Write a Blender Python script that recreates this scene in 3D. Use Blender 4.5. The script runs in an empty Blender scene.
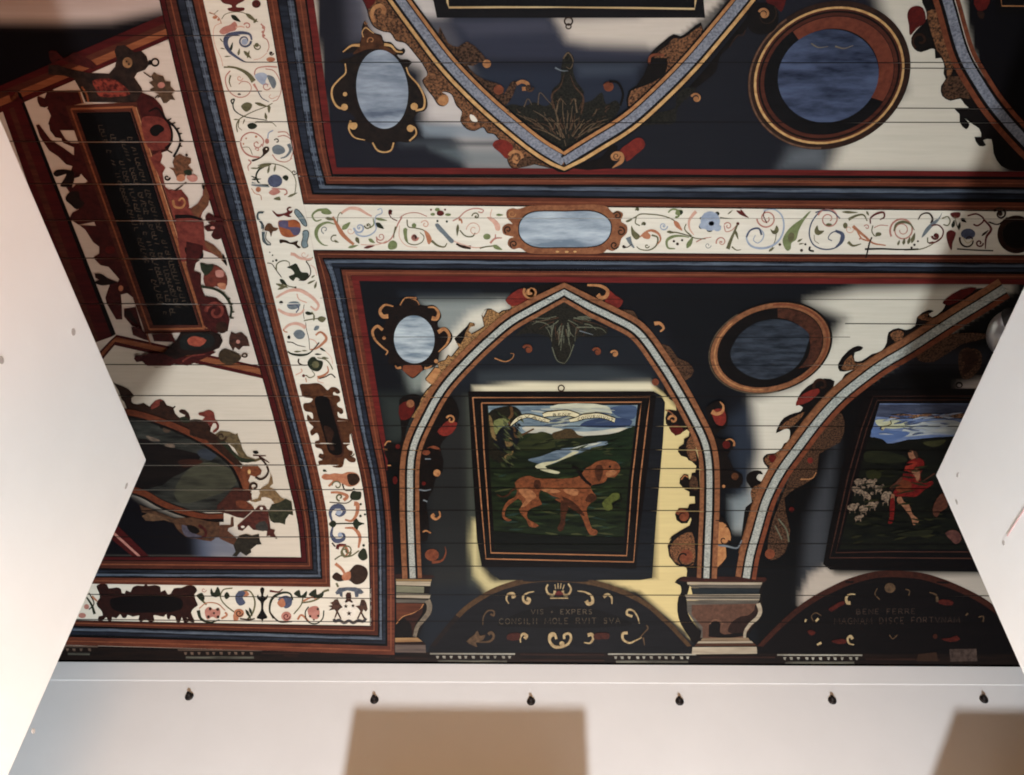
import bpy, bmesh, math, random
import numpy as np
from mathutils import Vector, Matrix
from mathutils.geometry import tessellate_polygon
random.seed(7)
SC = bpy.context.scene
COL = SC.collection
# ------------------------------------------------------------------ camera
FOC, PX0, PY0 = 887.0, 532.0, 387.5
PITCH, ROLL = math.radians(47.3), math.radians(0.30)
R0 = Vector((1, 0, 0)); F0 = Vector((0, math.cos(PITCH), math.sin(PITCH))); U0 = Vector((0, -math.sin(PITCH), math.cos(PITCH)))
RC = R0 * math.cos(ROLL) + U0 * math.sin(ROLL)
UC = -R0 * math.sin(ROLL) + U0 * math.cos(ROLL)
cam_d = bpy.data.cameras.new('camera'); cam = bpy.data.objects.new('camera', cam_d); COL.objects.link(cam)
cam.matrix_world = Matrix(((RC.x, UC.x, -F0.x, 0), (RC.y, UC.y, -F0.y, 0), (RC.z, UC.z, -F0.z, 0), (0, 0, 0, 1)))
cam_d.sensor_width = 36; cam_d.lens = 36 * FOC / 1024; cam_d.shift_x = -(PX0 - 512) / 1024; cam_d.clip_start = 0.01
SC.camera = cam
SC.view_settings.view_transform = 'Standard'; SC.view_settings.look = 'None'
SC.view_settings.gamma = 1; SC.view_settings.use_curve_mapping = False; SC.view_settings.exposure = 0.32
SC.cycles.filter_width = 1.9

# ------------------------------------------------------------------ the coved vault: profile in the Y-Z plane
YC = 2.2                                   # crown line; the far and near halves mirror about it
_ctl = [(2.2, 3.445), (2.7, 3.445), (3.2, 3.445), (3.7, 3.450), (4.0, 3.443), (4.26, 3.405), (4.507, 3.288), (4.60, 3.207), (4.778, 3.045), (4.95, 2.868)]
def _cr1(p, n=16):
    out = []
    q = [(2 * p[0][0] - p[1][0], p[0][1])] + p + [(2 * p[-1][0] - p[-2][0], 2 * p[-1][1] - p[-2][1])]
    for i in range(1, len(q) - 2):
        for k in range(n):
            t = k / n
            out.append(tuple(0.5 * ((2 * q[i][j]) + (-q[i-1][j] + q[i+1][j]) * t + (2*q[i-1][j] - 5*q[i][j] + 4*q[i+1][j] - q[i+2][j]) * t*t + (-q[i-1][j] + 3*q[i][j] - 3*q[i+1][j] + q[i+2][j]) * t**3) for j in (0, 1)))
    return out + [p[-1]]
_far = _cr1(_ctl)
PROFILE = [(2 * YC - y, z) for y, z in reversed(_far[1:])] + _far       # near springing ... crown ... far springing
YS, ZS = _ctl[-1]
# table: level image height v -> (depth, Y, Z, normal)
_prof = np.array(PROFILE)
_pd = _prof[:, 0] * math.cos(PITCH) + _prof[:, 1] * math.sin(PITCH)
_pu = -_prof[:, 0] * math.sin(PITCH) + _prof[:, 1] * math.cos(PITCH)
_ok = _pd > 0.35
_tab = _prof[_ok]; _tv = (_pu / _pd)[_ok]; _td = _pd[_ok]
_tan = np.gradient(_tab, axis=0); _nrm = np.stack([_tan[:, 1], -_tan[:, 0]], 1); _nrm /= np.linalg.norm(_nrm, axis=1)[:, None]
_o = np.argsort(_tv); _tv, _td, _tab, _nrm = _tv[_o], _td[_o], _tab[_o], _nrm[_o]
CR, SR = math.cos(ROLL), math.sin(ROLL)
def on_vault(pts, h=0.0):
    """points of the photograph (n,2) -> points on the vault (n,3), lifted h metres into the room"""
    a = np.asarray(pts, float).reshape(-1, 2)
    u = (a[:, 0] - PX0) / FOC; v = (PY0 - a[:, 1]) / FOC
    ul = u * CR - v * SR; vl = u * SR + v * CR
    d = np.interp(vl, _tv, _td)
    Y = np.interp(vl, _tv, _tab[:, 0]); Z = np.interp(vl, _tv, _tab[:, 1])
    ny = np.interp(vl, _tv, _nrm[:, 0]); nz = np.interp(vl, _tv, _nrm[:, 1])
    return np.stack([ul * d, Y + ny * h, Z + nz * h], 1)
def ray(px, py):
    return F0 + RC * ((px - PX0) / FOC) + UC * ((PY0 - py) / FOC)

# ------------------------------------------------------------------ materials
def lin(c):
    return tuple(((x / 255) / 12.92 if x / 255 <= 0.04045 else ((x / 255 + 0.055) / 1.055) ** 2.4) for x in c[:3])
ALB = 0.80
def pig(c):
    """contrast curve worked into the pigment: deeper in the darks"""
    return tuple(x ** 1.3 for x in lin(c))
_mats = {}
def mute(c):
    g = .3 * c[0] + .55 * c[1] + .15 * c[2]
    return tuple(max(0, (x * .80 + g * .20)) for x in c)
def paint(a, b=None, kind='streak', rough=0.62, bias=0.5, con=0.22, sc=1.0):
    """painted timber: two pigments mixed by procedural noise"""
    b = b or tuple(int(x * 0.72) for x in a)
    a, b = mute(a), mute(b)
    key = (a, b, kind, rough, bias, con, sc)
    if key in _mats: return _mats[key]
    m = bpy.data.materials.new('paint'); m.use_nodes = True
    nt = m.node_tree; N = nt.nodes; bs = N['Principled BSDF']
    bs.inputs['Roughness'].default_value = rough; bs.inputs['Specular IOR Level'].default_value = 0.10
    geo = N.new('ShaderNodeNewGeometry'); mp = N.new('ShaderNodeMapping'); nz = N.new('ShaderNodeTexNoise'); rp = N.new('ShaderNodeValToRGB')
    s = {'streak': (5, 55, 55), 'mottle': (42, 42, 42), 'cloud': (2.6, 11, 11), 'speck': (110, 110, 110), 'vstreak': (70, 6, 6)}[kind]
    mp.inputs['Scale'].default_value = tuple(x * sc for x in s)
    mp.inputs['Location'].default_value = (len(_mats) * 1.37, len(_mats) * 0.61, 0)
    nz.inputs['Scale'].default_value = 1; nz.inputs['Detail'].default_value = 5; nz.inputs['Roughness'].default_value = 0.6
    rp.color_ramp.elements[0].position = max(0, bias - con); rp.color_ramp.elements[1].position = min(1, bias + con)
    rp.color_ramp.elements[0].color = tuple(x * ALB for x in pig(a)) + (1,)
    rp.color_ramp.elements[1].color = tuple(x * ALB for x in pig(b)) + (1,)
    L = nt.links.new
    L(geo.outputs['Position'], mp.inputs['Vector']); L(mp.outputs['Vector'], nz.inputs['Vector']); L(nz.outputs['Fac'], rp.inputs['Fac']); L(rp.outputs['Color'], bs.inputs['Base Color'])
    _mats[key] = m
    return m
def plain(name, c, rough=0.6, metal=0.0, bump=0.0, spec=0.3, var=0.03):
    m = bpy.data.materials.new(name); m.use_nodes = True
    nt = m.node_tree; N = nt.nodes; bs = N['Principled BSDF']; L = nt.links.new
    bs.inputs['Roughness'].default_value = rough; bs.inputs['Metallic'].default_value = metal; bs.inputs['Specular IOR Level'].default_value = spec
    geo = N.new('ShaderNodeNewGeometry'); nz = N.new('ShaderNodeTexNoise'); nz.inputs['Scale'].default_value = 3.0; nz.inputs['Detail'].default_value = 4
    rp = N.new('ShaderNodeValToRGB'); k = lin(c)
    rp.color_ramp.elements[0].position = .3; rp.color_ramp.elements[1].position = .7
    rp.color_ramp.elements[0].color = tuple(x * (1 - var) for x in k) + (1,); rp.color_ramp.elements[1].color = tuple(min(1, x * (1 + var)) for x in k) + (1,)
    L(geo.outputs['Position'], nz.inputs['Vector']); L(nz.outputs['Fac'], rp.inputs['Fac']); L(rp.outputs['Color'], bs.inputs['Base Color'])
    if bump:
        n2 = N.new('ShaderNodeTexNoise'); n2.inputs['Scale'].default_value = 14; n2.inputs['Detail'].default_value = 6
        bp = N.new('ShaderNodeBump'); bp.inputs['Strength'].default_value = bump; bp.inputs['Distance'].default_value = 0.004
        L(geo.outputs['Position'], n2.inputs['Vector']); L(n2.outputs['Fac'], bp.inputs['Height']); L(bp.outputs['Normal'], bs.inputs['Normal'])
    return m

# ------------------------------------------------------------------ curves on the painting
def P(s):
    return [tuple(float(q) for q in t.split(',')) for t in s.split()]
def sm(p, n=6, closed=False):
    """Catmull-Rom through the points"""
    p = P(p) if isinstance(p, str) else list(p)
    if len(p) < 3: return p
    q = [p[-1]] + p + [p[0], p[1]] if closed else [tuple(2*a-b for a, b in zip(p[0], p[1]))] + p + [tuple(2*a-b for a, b in zip(p[-1], p[-2]))]
    out = []
    kn = lambda u, v: max(1e-4, math.hypot(u[0]-v[0], u[1]-v[1])) ** .5         # centripetal knots: no overshoot on uneven points
    for i in range(1, len(q) - 2):
        d0, d1, d2 = kn(q[i-1], q[i]), kn(q[i], q[i+1]), kn(q[i+1], q[i+2])
        m1, m2 = [], []
        for j in (0, 1):
            m1.append((q[i][j]-q[i-1][j])/d0 - (q[i+1][j]-q[i-1][j])/(d0+d1) + (q[i+1][j]-q[i][j])/d1)
            m2.append((q[i+1][j]-q[i][j])/d1 - (q[i+2][j]-q[i][j])/(d1+d2) + (q[i+2][j]-q[i+1][j])/d2)
        for k in range(n):
            t = k / n; h1 = 2*t**3-3*t*t+1; h2 = t**3-2*t*t+t; h3 = -2*t**3+3*t*t; h4 = t**3-t*t
            out.append(tuple(h1*q[i][j] + h2*d1*m1[j] + h3*q[i+1][j] + h4*d1*m2[j] for j in (0, 1)))
    if not closed: out.append(p[-1])
    return out
def lerp_at(pts, y):
    return float(np.interp(y, [p[0] for p in pts], [p[1] for p in pts]))
def ell(cx, cy, rx, ry, rot=0, n=40, a0=0, a1=360):
    c, s = math.cos(math.radians(rot)), math.sin(math.radians(rot)); out = []
    full = abs(a1 - a0) >= 360
    for i in range(n if full else n + 1):
        a = math.radians(a0 + (a1 - a0) * i / n)
        x, y = rx * math.cos(a), ry * math.sin(a)
        out.append((cx + x * c - y * s, cy + x * s + y * c))
    return out
def spiral(cx, cy, r, a0, turns, r1=0.15, n=26, sq=1.0):
    """from the rim (radius r at angle a0 degrees) winding in"""
    out = []
    m = max(8, int(n * abs(turns)))
    for i in range(m + 1):
        t = i / m; a = math.radians(a0 + 360 * turns * t); rr = r * (1 - t * (1 - r1))
        out.append((cx + rr * math.cos(a), cy + rr * sq * math.sin(a)))
    return out
def offset(p, d):
    """polyline moved d to its left-hand side"""
    out = []
    for i in range(len(p)):
        a, b = p[max(0, i-1)], p[min(len(p)-1, i+1)]
        tx, ty = b[0]-a[0], b[1]-a[1]; l = math.hypot(tx, ty) or 1
        out.append((p[i][0] + ty / l * d, p[i][1] - tx / l * d))
    return out

# the gaps between the ceiling boards: (y at x0, x0, y at x1, x1)
JOINTS = []
GAP0 = 0.46
def _cut(bm, a, b):
    t = Vector((b[0] - a[0], b[1] - a[1], 0)); n = Vector((-t.y, t.x, 0)).normalized()
    bmesh.ops.bisect_plane(bm, geom=bm.verts[:] + bm.edges[:] + bm.faces[:], dist=1e-4, plane_co=(a[0], a[1], 0), plane_no=n)
class Sheet:
    """a layer of paint laid on the boards; the outline is cut where two boards meet"""
    def __init__(s): s.f = []
    def tri(s, loops):
        loops = [[Vector((x, y, 0)) for x, y in l] for l in loops]
        flat = [v for l in loops for v in l]
        for t in tessellate_polygon(loops): s.f.append([(flat[i].x, flat[i].y) for i in t])
        return s
    def poly(s, p, smooth=0):
        p = P(p) if isinstance(p, str) else p
        if smooth: p = sm(p, smooth, True)
        return s.tri([p])
    def hole(s, outer, inner):
        return s.tri([outer, inner])
    def strip(s, a, b):
        for i in range(len(a) - 1): s.f.append([a[i], a[i+1], b[i+1], b[i]])
        return s
    def ring(s, a, b):
        a, b = list(a) + [a[0]], list(b) + [b[0]]
        return s.strip(a, b)
    def stroke(s, p, w, w1=None, n=6, mid=None):
        """a brush stroke: width w at its start, w1 at its end, mid half-way"""
        p = sm(p, n) if n > 1 else (P(p) if isinstance(p, str) else list(p))
        w1 = w if w1 is None else w1
        L = [0]
        for i in range(1, len(p)): L.append(L[-1] + math.hypot(p[i][0]-p[i-1][0], p[i][1]-p[i-1][1]))
        T = L[-1] or 1; l, r = [], []
        for i in range(len(p)):
            a, b = p[max(0, i-1)], p[min(len(p)-1, i+1)]
            tx, ty = b[0]-a[0], b[1]-a[1]; k = math.hypot(tx, ty) or 1; t = L[i] / T
            if mid is None: ww = w + (w1 - w) * t
            else: ww = (w + (mid - w) * t * 2) if t < .5 else (mid + (w1 - mid) * (t * 2 - 1))
            ww = max(ww, 0.25) / 2
            l.append((p[i][0] + ty / k * ww, p[i][1] - tx / k * ww)); r.append((p[i][0] - ty / k * ww, p[i][1] + tx / k * ww))
        return s.strip(l, r)
    def dot(s, x, y, r, r2=None, rot=0):
        return s.poly(ell(x, y, r, r2 or r, rot, 14))
    def volute(s, cx, cy, r, a0, turns, w, w1=0.6, eye=0, r1=0.2, sq=1.0):
        s.stroke(spiral(cx, cy, r, a0, turns, r1, sq=sq), w, w1, n=1)
        if eye: s.dot(cx, cy, eye)
        return s
    def leaf(s, x, y, l, w, ang, bend=0.0):
        a = math.radians(ang); ux, uy = math.cos(a), math.sin(a); vx, vy = -uy, ux
        q = [(0, 0), (.3, .5), (.62, .42), (1, 0), (.6, -.38), (.28, -.5)]
        return s.poly([(x + ux*l*t + vx*(w*k + bend*l*t*t), y + uy*l*t + vy*(w*k + bend*l*t*t)) for t, k in q], 4)
    def build(s, name, mat, root=None, h=0.0015, parent=None, cuts=True, layer=None):
        bm = bmesh.new(); cache = {}
        for f in s.f:
            vs = []
            for x, y in f:
                k = (round(x, 3), round(y, 3))
                if k not in cache: cache[k] = bm.verts.new((k[0], k[1], 0))
                if cache[k] not in vs: vs.append(cache[k])
            if len(vs) >= 3:
                try: bm.faces.new(vs)
                except ValueError: pass
        ys = [v.co.y for v in bm.verts]; xs = [v.co.x for v in bm.verts]
        y0, y1, x0, x1 = min(ys), max(ys), min(xs), max(xs)
        y = 20.0
        while y < y1:
            if y > y0 + .5: _cut(bm, (0, y + 2.6), (-1000, y - 2.6))
            y += 4 if y > 440 else (10 if y > 400 else 45)
        # straight runs along the boards stay straight on the vault, long ones are split all the same
        if x1 - x0 > 160:
            x = math.ceil(x0 / 80) * 80
            while x < x1:
                _cut(bm, (x, 0), (x + .01, 1000)); x += 80
        if cuts:
            for (ya, xa, yb, xb, GAP) in JOINTS:
                if xb < x0 or xa > x1 or max(ya, yb) < y0 or min(ya, yb) > y1: continue
                _cut(bm, (xa, ya - GAP), (xb, yb - GAP)); _cut(bm, (xa, ya + GAP), (xb, yb + GAP))
                dead = []
                for f in bm.faces:
                    c = f.calc_center_median()
                    yy = ya + (yb - ya) * (c.x - xa) / (xb - xa)
                    if xa < c.x < xb and abs(c.y - yy) < GAP: dead.append(f)
                if dead: bmesh.ops.delete(bm, geom=dead, context='FACES')
        if not bm.faces: bm.free(); return None
        co = on_vault([(v.co.x, v.co.y) for v in bm.verts], h)
        o = Vector(root.location) if root else Vector((0, 0, 0))
        for v, c in zip(bm.verts, co): v.co = Vector(c) - o
        bmesh.ops.recalc_face_normals(bm, faces=bm.faces[:])
        bm.faces.ensure_lookup_table(); bm.normal_update()
        flip = [f for f in bm.faces if f.normal.dot(f.calc_center_median() + o) > 0]
        if flip: bmesh.ops.reverse_faces(bm, faces=flip)
        me = bpy.data.meshes.new(name); bm.to_mesh(me); bm.free()
        me.materials.append(mat)
        ob = bpy.data.objects.new(name, me); COL.objects.link(ob)
        if parent or root: ob.parent = parent or root
        return ob
class Thing:
    """an Empty on the vault that carries its parts, each a little above the one before"""
    def __init__(s, name, label, cat, px, py, group=None, h0=0.002, kind=None):
        s.e = bpy.data.objects.new(name, None); COL.objects.link(s.e)
        s.e.empty_display_size = 0.05
        s.e.location = on_vault([(px, py)])[0]
        s.e['label'] = label; s.e['category'] = cat
        if group: s.e['group'] = group
        if kind: s.e['kind'] = kind
        s.h0, s.n, s.wrap = h0, 0, 14 if name == 'painted_frieze' else 999
    def add(s, name, mat, sheet, parent=None, label=None, kind=None):
        s.n += 6 if (s.n == 1 and s.wrap < 99) else 1
        if s.n > s.wrap: s.n = 7
        s.h = s.h0 + 0.00014 * s.n
        o = sheet.build(name, mat, s.e, s.h, parent)
        if o and label: o['label'] = label
        if o and kind: o['kind'] = kind
        return o
def struct(o, name=None):
    o['kind'] = 'structure'
    return o
def mesh_obj(name, verts, faces, mat, parent=None, smooth=False):
    me = bpy.data.meshes.new(name); me.from_pydata([tuple(v) for v in verts], [], faces); me.update()
    bm = bmesh.new(); bm.from_mesh(me); bmesh.ops.recalc_face_normals(bm, faces=bm.faces[:]); bm.to_mesh(me); bm.free()
    if smooth:
        for p in me.polygons: p.use_smooth = True
    if mat: me.materials.append(mat)
    o = bpy.data.objects.new(name, me); COL.objects.link(o)
    if parent: o.parent = parent
    return o
def box(name, x0, x1, y0, y1, z0, z1, mat, parent=None):
    v = [(x, y, z) for x in (x0, x1) for y in (y0, y1) for z in (z0, z1)]
    return mesh_obj(name, v, [(0,1,3,2),(4,6,7,5),(0,4,5,1),(2,3,7,6),(0,2,6,4),(1,5,7,3)], mat, parent)
# ================================================================== THE SETTING
WHITE = (217, 206, 191)
for ya, xa, yb, xb in [
    (35, -60, 35.5, 243), (91, -60, 91, 262), (141, -60, 141.5, 256), (183.5, -60, 183.5, 268), (220, -60, 220, 275), (258, -60, 258, 283),
    (303.5, -60, 303.5, 296), (364, -60, 365, 310), (395, -60, 396, 318), (420, -60, 420.5, 326), (443, -60, 443, 336), (464.5, -60, 465, 338),
    (489, -60, 489.5, 362), (509.5, -60, 510, 366), (536.5, -60, 537, 368), (592, -60, 598.5, 372), (618, -60, 622, 372),
    (62, 246, 62.5, 1100), (121.5, 256, 122.5, 1100), (176, 300, 180, 880), (217.5, 300, 219, 1100), (298, 320, 300, 1100), (336.5, 330, 337, 850), (364.5, 335, 365, 1100),
    (396, 350, 397, 1100), (425.5, 352, 426, 1100), (449, 360, 449.5, 1100), (468, 362, 469, 1100), (487, 362, 488, 1100), (510, 366, 511, 1100),
    (543, 368, 544, 1100), (566, 370, 567, 1100), (594.5, 374, 596, 1100), (621, 374, 623, 1100),
    (68, 900, 69, 1100), (108, 895, 109, 1100), (323.5, 845, 325, 1100)]:
    JOINTS.append((ya, xa, yb, xb, {217.5: .2, 298: .26, 336.5: .3, 364.5: .3}.get(ya, GAP0)))

# ---- boards of the ceiling with the large washes of colour painted on them
def _seg_dist(X, Y, poly):
    d = np.full(X.shape, 1e9); ins = np.zeros(X.shape, bool)
    n = len(poly)
    for i in range(n):
        x0, y0 = poly[i]; x1, y1 = poly[(i + 1) % n]
        dx, dy = x1 - x0, y1 - y0; l2 = dx*dx + dy*dy or 1
        t = np.clip(((X - x0) * dx + (Y - y0) * dy) / l2, 0, 1)
        d = np.minimum(d, np.hypot(X - x0 - t * dx, Y - y0 - t * dy))
        c = (y0 > Y) != (y1 > Y)
        with np.errstate(divide='ignore', invalid='ignore'):
            ins ^= c & (X < (x1 - x0) * (Y - y0) / (dy if dy else 1e-9) + x0)
    return np.where(ins, -d, d)
WASH = [  # colour, outline, softness in photo pixels (paint blended by the brush), strength
 # upper bay
 ((46, 46, 55), "310,-60 1100,-60 1100,172 330,172", 2, 1),
 ((205, 196, 190), "355,-60 410,-60 470,70 520,125 545,168 470,166 452,128 425,122 424,70 372,44", 9, 1),
 ((120, 118, 128), "345,-40 368,-20 375,40 352,40", 14, .7),
 ((150, 157, 163), "420,124 510,124 500,140 425,136", 4, .9),
 ((84, 88, 93), "400,139 520,141 520,147 400,146", 4, .9),
 ((120, 128, 131), "430,148 520,148 560,168 470,166", 6, .8),
 ((72, 74, 88), "420,17 700,17 660,60 450,60", 6, .9),
 ((98, 98, 110), "455,22 545,20 555,32 470,36", 6, .6),
 ((214, 202, 190), "556,18 720,14 690,46 640,46 590,44 568,40", 9, 1),
 ((214, 202, 190), "640,16 730,-10 700,40 650,46", 7, 1),
 ((58, 64, 78), "440,66 690,66 640,118 490,118", 9, .9),
 ((96, 104, 116), "575,64 640,64 632,74 580,76", 6, .5),
 ((40, 37, 36), "500,112 640,112 566,158", 10, .9),
 ((44, 45, 52), "640,70 770,-40 800,170 620,170", 3, .8),
 ((216, 208, 194), "868,-40 1000,-40 1000,172 828,172 842,140 905,90", 12, 1),
 ((130, 134, 138), "790,150 826,140 826,168 780,168", 10, .7),
 ((22, 18, 24), "958,-40 1100,-40 1100,172 1010,150 985,90 970,40", 3, 1),
 # lower bay
 ((29, 31, 37), "345,276 1100,276 1100,660 360,660", 2, 1),
 ((152, 156, 152), "420,300 508,299 500,318 450,350 436,322", 8, .95),
 ((212, 206, 192), "470,312 502,302 512,306 450,362 441,366 446,340", 6, 1),
 ((58, 66, 76), "400,292 480,292 470,297 400,297", 4, .6),
 ((148, 154, 148), "404,366 446,366 438,386 412,392", 8, .9),
 ((212, 206, 192), "428,372 448,364 436,390 424,392", 4, 1),
 ((64, 70, 67), "380,395 420,395 408,440 388,446", 9, .9),
 ((16, 15, 15), "384,446 408,440 404,575 396,575", 5, .9),
 ((47, 51, 57), "470,330 660,330 690,392 440,392", 12, .8),
 ((74, 80, 84), "478,372 600,366 650,376 640,384 478,384", 5, .8),
 ((216, 208, 184), "474,386.5 500,384.5 530,382 560,383 590,382.5 620,382 652,381.5 657,392 474,393", 2.2, 1),
 ((55, 56, 55), "440,400 478,392 482,600 428,600 424,440", 10, .9),
 ((88, 92, 84), "466,396 474,396 480,600 470,600", 5, .9),
 ((200, 190, 150), "473,520 478,520 480,566 492,582 520,580 520,606 488,600 474,575 470,545", 4, 1),
 ((44, 49, 56), "424,588 480,584 500,606 440,660 420,660", 7, .9),
 ((45, 50, 58), "430,600 690,600 690,660 420,660", 8, .9),
 ((214, 198, 152), "652,386 664,394 690,420 702,450 702,560 692,640 686,632 640,592 600,580 655,578 655,470 662,400", 2.5, 1),
 ((26, 29, 34), "655,290 760,290 730,400 740,560 716,560 716,450", 6, .7),
 ((60, 68, 80), "728,420 758,396 764,430 758,520 740,520", 10, .9),
 ((213, 207, 193), "752,400 800,384 846,318 808,302 858,290 1012,284 1012,292 940,340 850,390 800,440 764,510 754,522 738,528 750,500 759,450", 9, 1),
 ((150, 158, 160), "730,500 756,490 750,532 732,530", 6, .8),
 ((19, 17, 19), "1012,292 940,340 850,392 806,446 774,500 756,560 756,660 1100,660 1100,284", 3, 1),
 ((84, 86, 90), "808,520 826,470 836,440 826,576 816,596 800,600", 9, .9),
 ((190, 180, 168), "810,574 826,566 836,574 1040,574 1040,640 960,596 880,576 800,606 800,596", 4, 1),
 ((60, 60, 68), "890,352 990,348 990,366 880,370", 7, .7),
 ((186, 176, 168), "958,384 996,376 990,396 958,394", 5, .9),
 # bays on the left of the upright frieze
 ((205, 190, 182), "-60,-60 168,-60 168,40 -60,110", 2, 1),
 ((24, 17, 24), "-60,20 60,22 110,20 168,8 168,60 -60,130", 9, 1),
 ((190, 172, 164), "-60,-60 150,-60 165,3 110,9 60,10 -60,8", 8, .8),
 ((215, 202, 190), "-60,110 170,38 260,368 110,345 -60,400", 2, 1),
 ((22, 18, 26), "40,470 118,484 135,492 152,503 180,514 200,522 210,540 212,562 40,562", 8, 1),
 ((112, 118, 134), "196,518 226,528 244,546 246,562 200,562", 11, .9),
]
def wash_colour(X, Y):
    C = np.zeros(X.shape + (3,)) + np.array(pig(WHITE)) * ALB
    for c, p, s, k in WASH:
        a = np.clip(0.5 - _seg_dist(X, Y, P(p)) / (2 * s), 0, 1); a = a * a * (3 - 2 * a) * k
        C = C * (1 - a)[..., None] + (np.array(pig(c)) * ALB)[None, :] * a[..., None] if X.ndim == 1 else C
    return C
def make_ceiling():
    gx = list(range(-620, 0, 60)) + list(range(0, 1024, 5)) + list(range(1024, 1720, 60))
    # photo rows down to the springing, finer where the cove turns
    gy = [-60, -40, -20] + list(np.arange(0, 668, 4.0))
    bm = bmesh.new(); V = []
    for y in gy:
        V.append([bm.verts.new((x, y + (x - 532) * 0.00524, 0)) for x in gx])
    for j in range(len(gy) - 1):
        for i in range(len(gx) - 1): bm.faces.new((V[j][i], V[j][i+1], V[j+1][i+1], V[j+1][i]))
    px = np.array([tuple(v.co)[:2] for v in bm.verts])
    colr = wash_colour(px[:, 0], px[:, 1])
    co = on_vault(px, 0.0)
    for v, c in zip(bm.verts, co): v.co = c
    bm.normal_update()
    for f in bm.faces:
        if f.normal.dot(f.calc_center_median()) > 0: f.normal_flip()
    # the half of the vault overhead and behind, which carries on past the top of the photograph
    lay = bm.verts.layers.float_color.new('wash')
    for v, c in zip(bm.verts, colr): v[lay] = (c[0], c[1], c[2], 1)
    for (ya, xa, yb, xb, GAP) in JOINTS:                 # the dark gaps between the boards
        n = 12; prev = None
        for i in range(n + 1):
            x = xa + (xb - xa) * i / n; y = ya + (yb - ya) * i / n
            cur = [bm.verts.new(c) for c in on_vault([(x, y - GAP), (x, y + GAP)], 0.0005)]
            for v in cur: v[lay] = (0.02, 0.015, 0.012, 1)
            if prev:
                f = bm.faces.new((prev[0], cur[0], cur[1], prev[1])); f.material_index = 1; f.normal_update()
                if f.normal.dot(f.calc_center_median()) > 0: f.normal_flip()
            prev = cur
    ymin = min(v.co.y for v in bm.verts)
    rows = [p for p in PROFILE if p[0] < ymin + 0.02][::4]
    rows = [PROFILE[0]] + rows + [(ymin + 0.03, 3.44)]
    xs = [-7, -4, -2, 0, 2, 4, 7]; W = []
    for y, z in rows:
        r = []
        for x in xs:
            v = bm.verts.new((x, y, z + 0.004)); v[lay] = (0.3, 0.26, 0.22, 1); r.append(v)
        W.append(r)
    for j in range(len(rows) - 1):
        for i in range(len(xs) - 1):
            f = bm.faces.new((W[j][i], W[j][i+1], W[j+1][i+1], W[j+1][i])); f.normal_update()
            if f.normal.z > 0: f.normal_flip()
    me = bpy.data.meshes.new('ceiling'); bm.to_mesh(me); bm.free()
    m = bpy.data.materials.new('painted_boards'); m.use_nodes = True
    nt = m.node_tree; N = nt.nodes; L = nt.links.new; bs = N['Principled BSDF']
    bs.inputs['Roughness'].default_value = 0.62; bs.inputs['Specular IOR Level'].default_value = 0.10
    at = N.new('ShaderNodeAttribute'); at.attribute_name = 'wash'
    geo = N.new('ShaderNodeNewGeometry'); mp = N.new('ShaderNodeMapping'); mp.inputs['Scale'].default_value = (4, 60, 60)
    nz = N.new('ShaderNodeTexNoise'); nz.inputs['Scale'].default_value = 1; nz.inputs['Detail'].default_value = 6; nz.inputs['Roughness'].default_value = .62
    mr = N.new('ShaderNodeMapRange'); mr.inputs['From Min'].default_value = .3; mr.inputs['From Max'].default_value = .7; mr.inputs['To Min'].default_value = .94; mr.inputs['To Max'].default_value = 1.04
    vm = N.new('ShaderNodeVectorMath'); vm.operation = 'SCALE'
    L(geo.outputs['Position'], mp.inputs['Vector']); L(mp.outputs['Vector'], nz.inputs['Vector']); L(nz.outputs['Fac'], mr.inputs['Value'])
    L(at.outputs['Color'], vm.inputs[0]); L(mr.outputs['Result'], vm.inputs['Scale']); L(vm.outputs['Vector'], bs.inputs['Base Color'])
    me.materials.append(m); me.materials.append(paint((38, 24, 18), (20, 14, 12)))
    o = bpy.data.objects.new('ceiling', me); COL.objects.link(o); struct(o)
    return o
ceiling = make_ceiling()

# ---- plaster walls
plaster = plain('white_plaster', (234, 231, 228), rough=0.8, bump=0.25, var=0.02)
limewash = plain('limewashed_wall', (209, 206, 205), rough=0.8, bump=0.25, var=0.02)
FLOOR_Z = -3.6
def wall_far():
    # section of the wall under the springing, with its shallow moulding: (Y, Z)
    sec = [(YS + .16, ZS + .02), (YS + .031, ZS + .004), (YS + .031, ZS - .115), (YS + .035, ZS - .117), (YS + .035, FLOOR_Z), (YS + .22, FLOOR_Z), (YS + .22, ZS + .02)]
    v = [(x, y, z) for x in (-7, 7) for y, z in sec]; n = len(sec)
    f = [tuple(range(n)), tuple(range(2*n-1, n-1, -1))] + [(i, (i+1) % n, n + (i+1) % n, n + i) for i in range(n)]
    return struct(mesh_obj('wall_back', v, f, limewash))
wall_far()
rubble = plain('bare_stone', (84, 70, 58), rough=.9, bump=.6, var=.12)
struct(box('floor', -7, 7, 2*YC - YS - .2, YS + .22, FLOOR_Z - .2, FLOOR_Z, plain('stone_floor', (96, 84, 74), rough=.8, var=.1)))
struct(box('wall_front', -7, 7, 2*YC - YS - .2, 2*YC - YS, FLOOR_Z, ZS + .02, rubble))
for s, nm in ((-1, 'wall_gable_left'), (1, 'wall_gable_right')):
    struct(box(nm, 7*s - .1, 7*s + .1, 2*YC - YS - .2, YS + .22, FLOOR_Z, 3.7, rubble))
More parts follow.
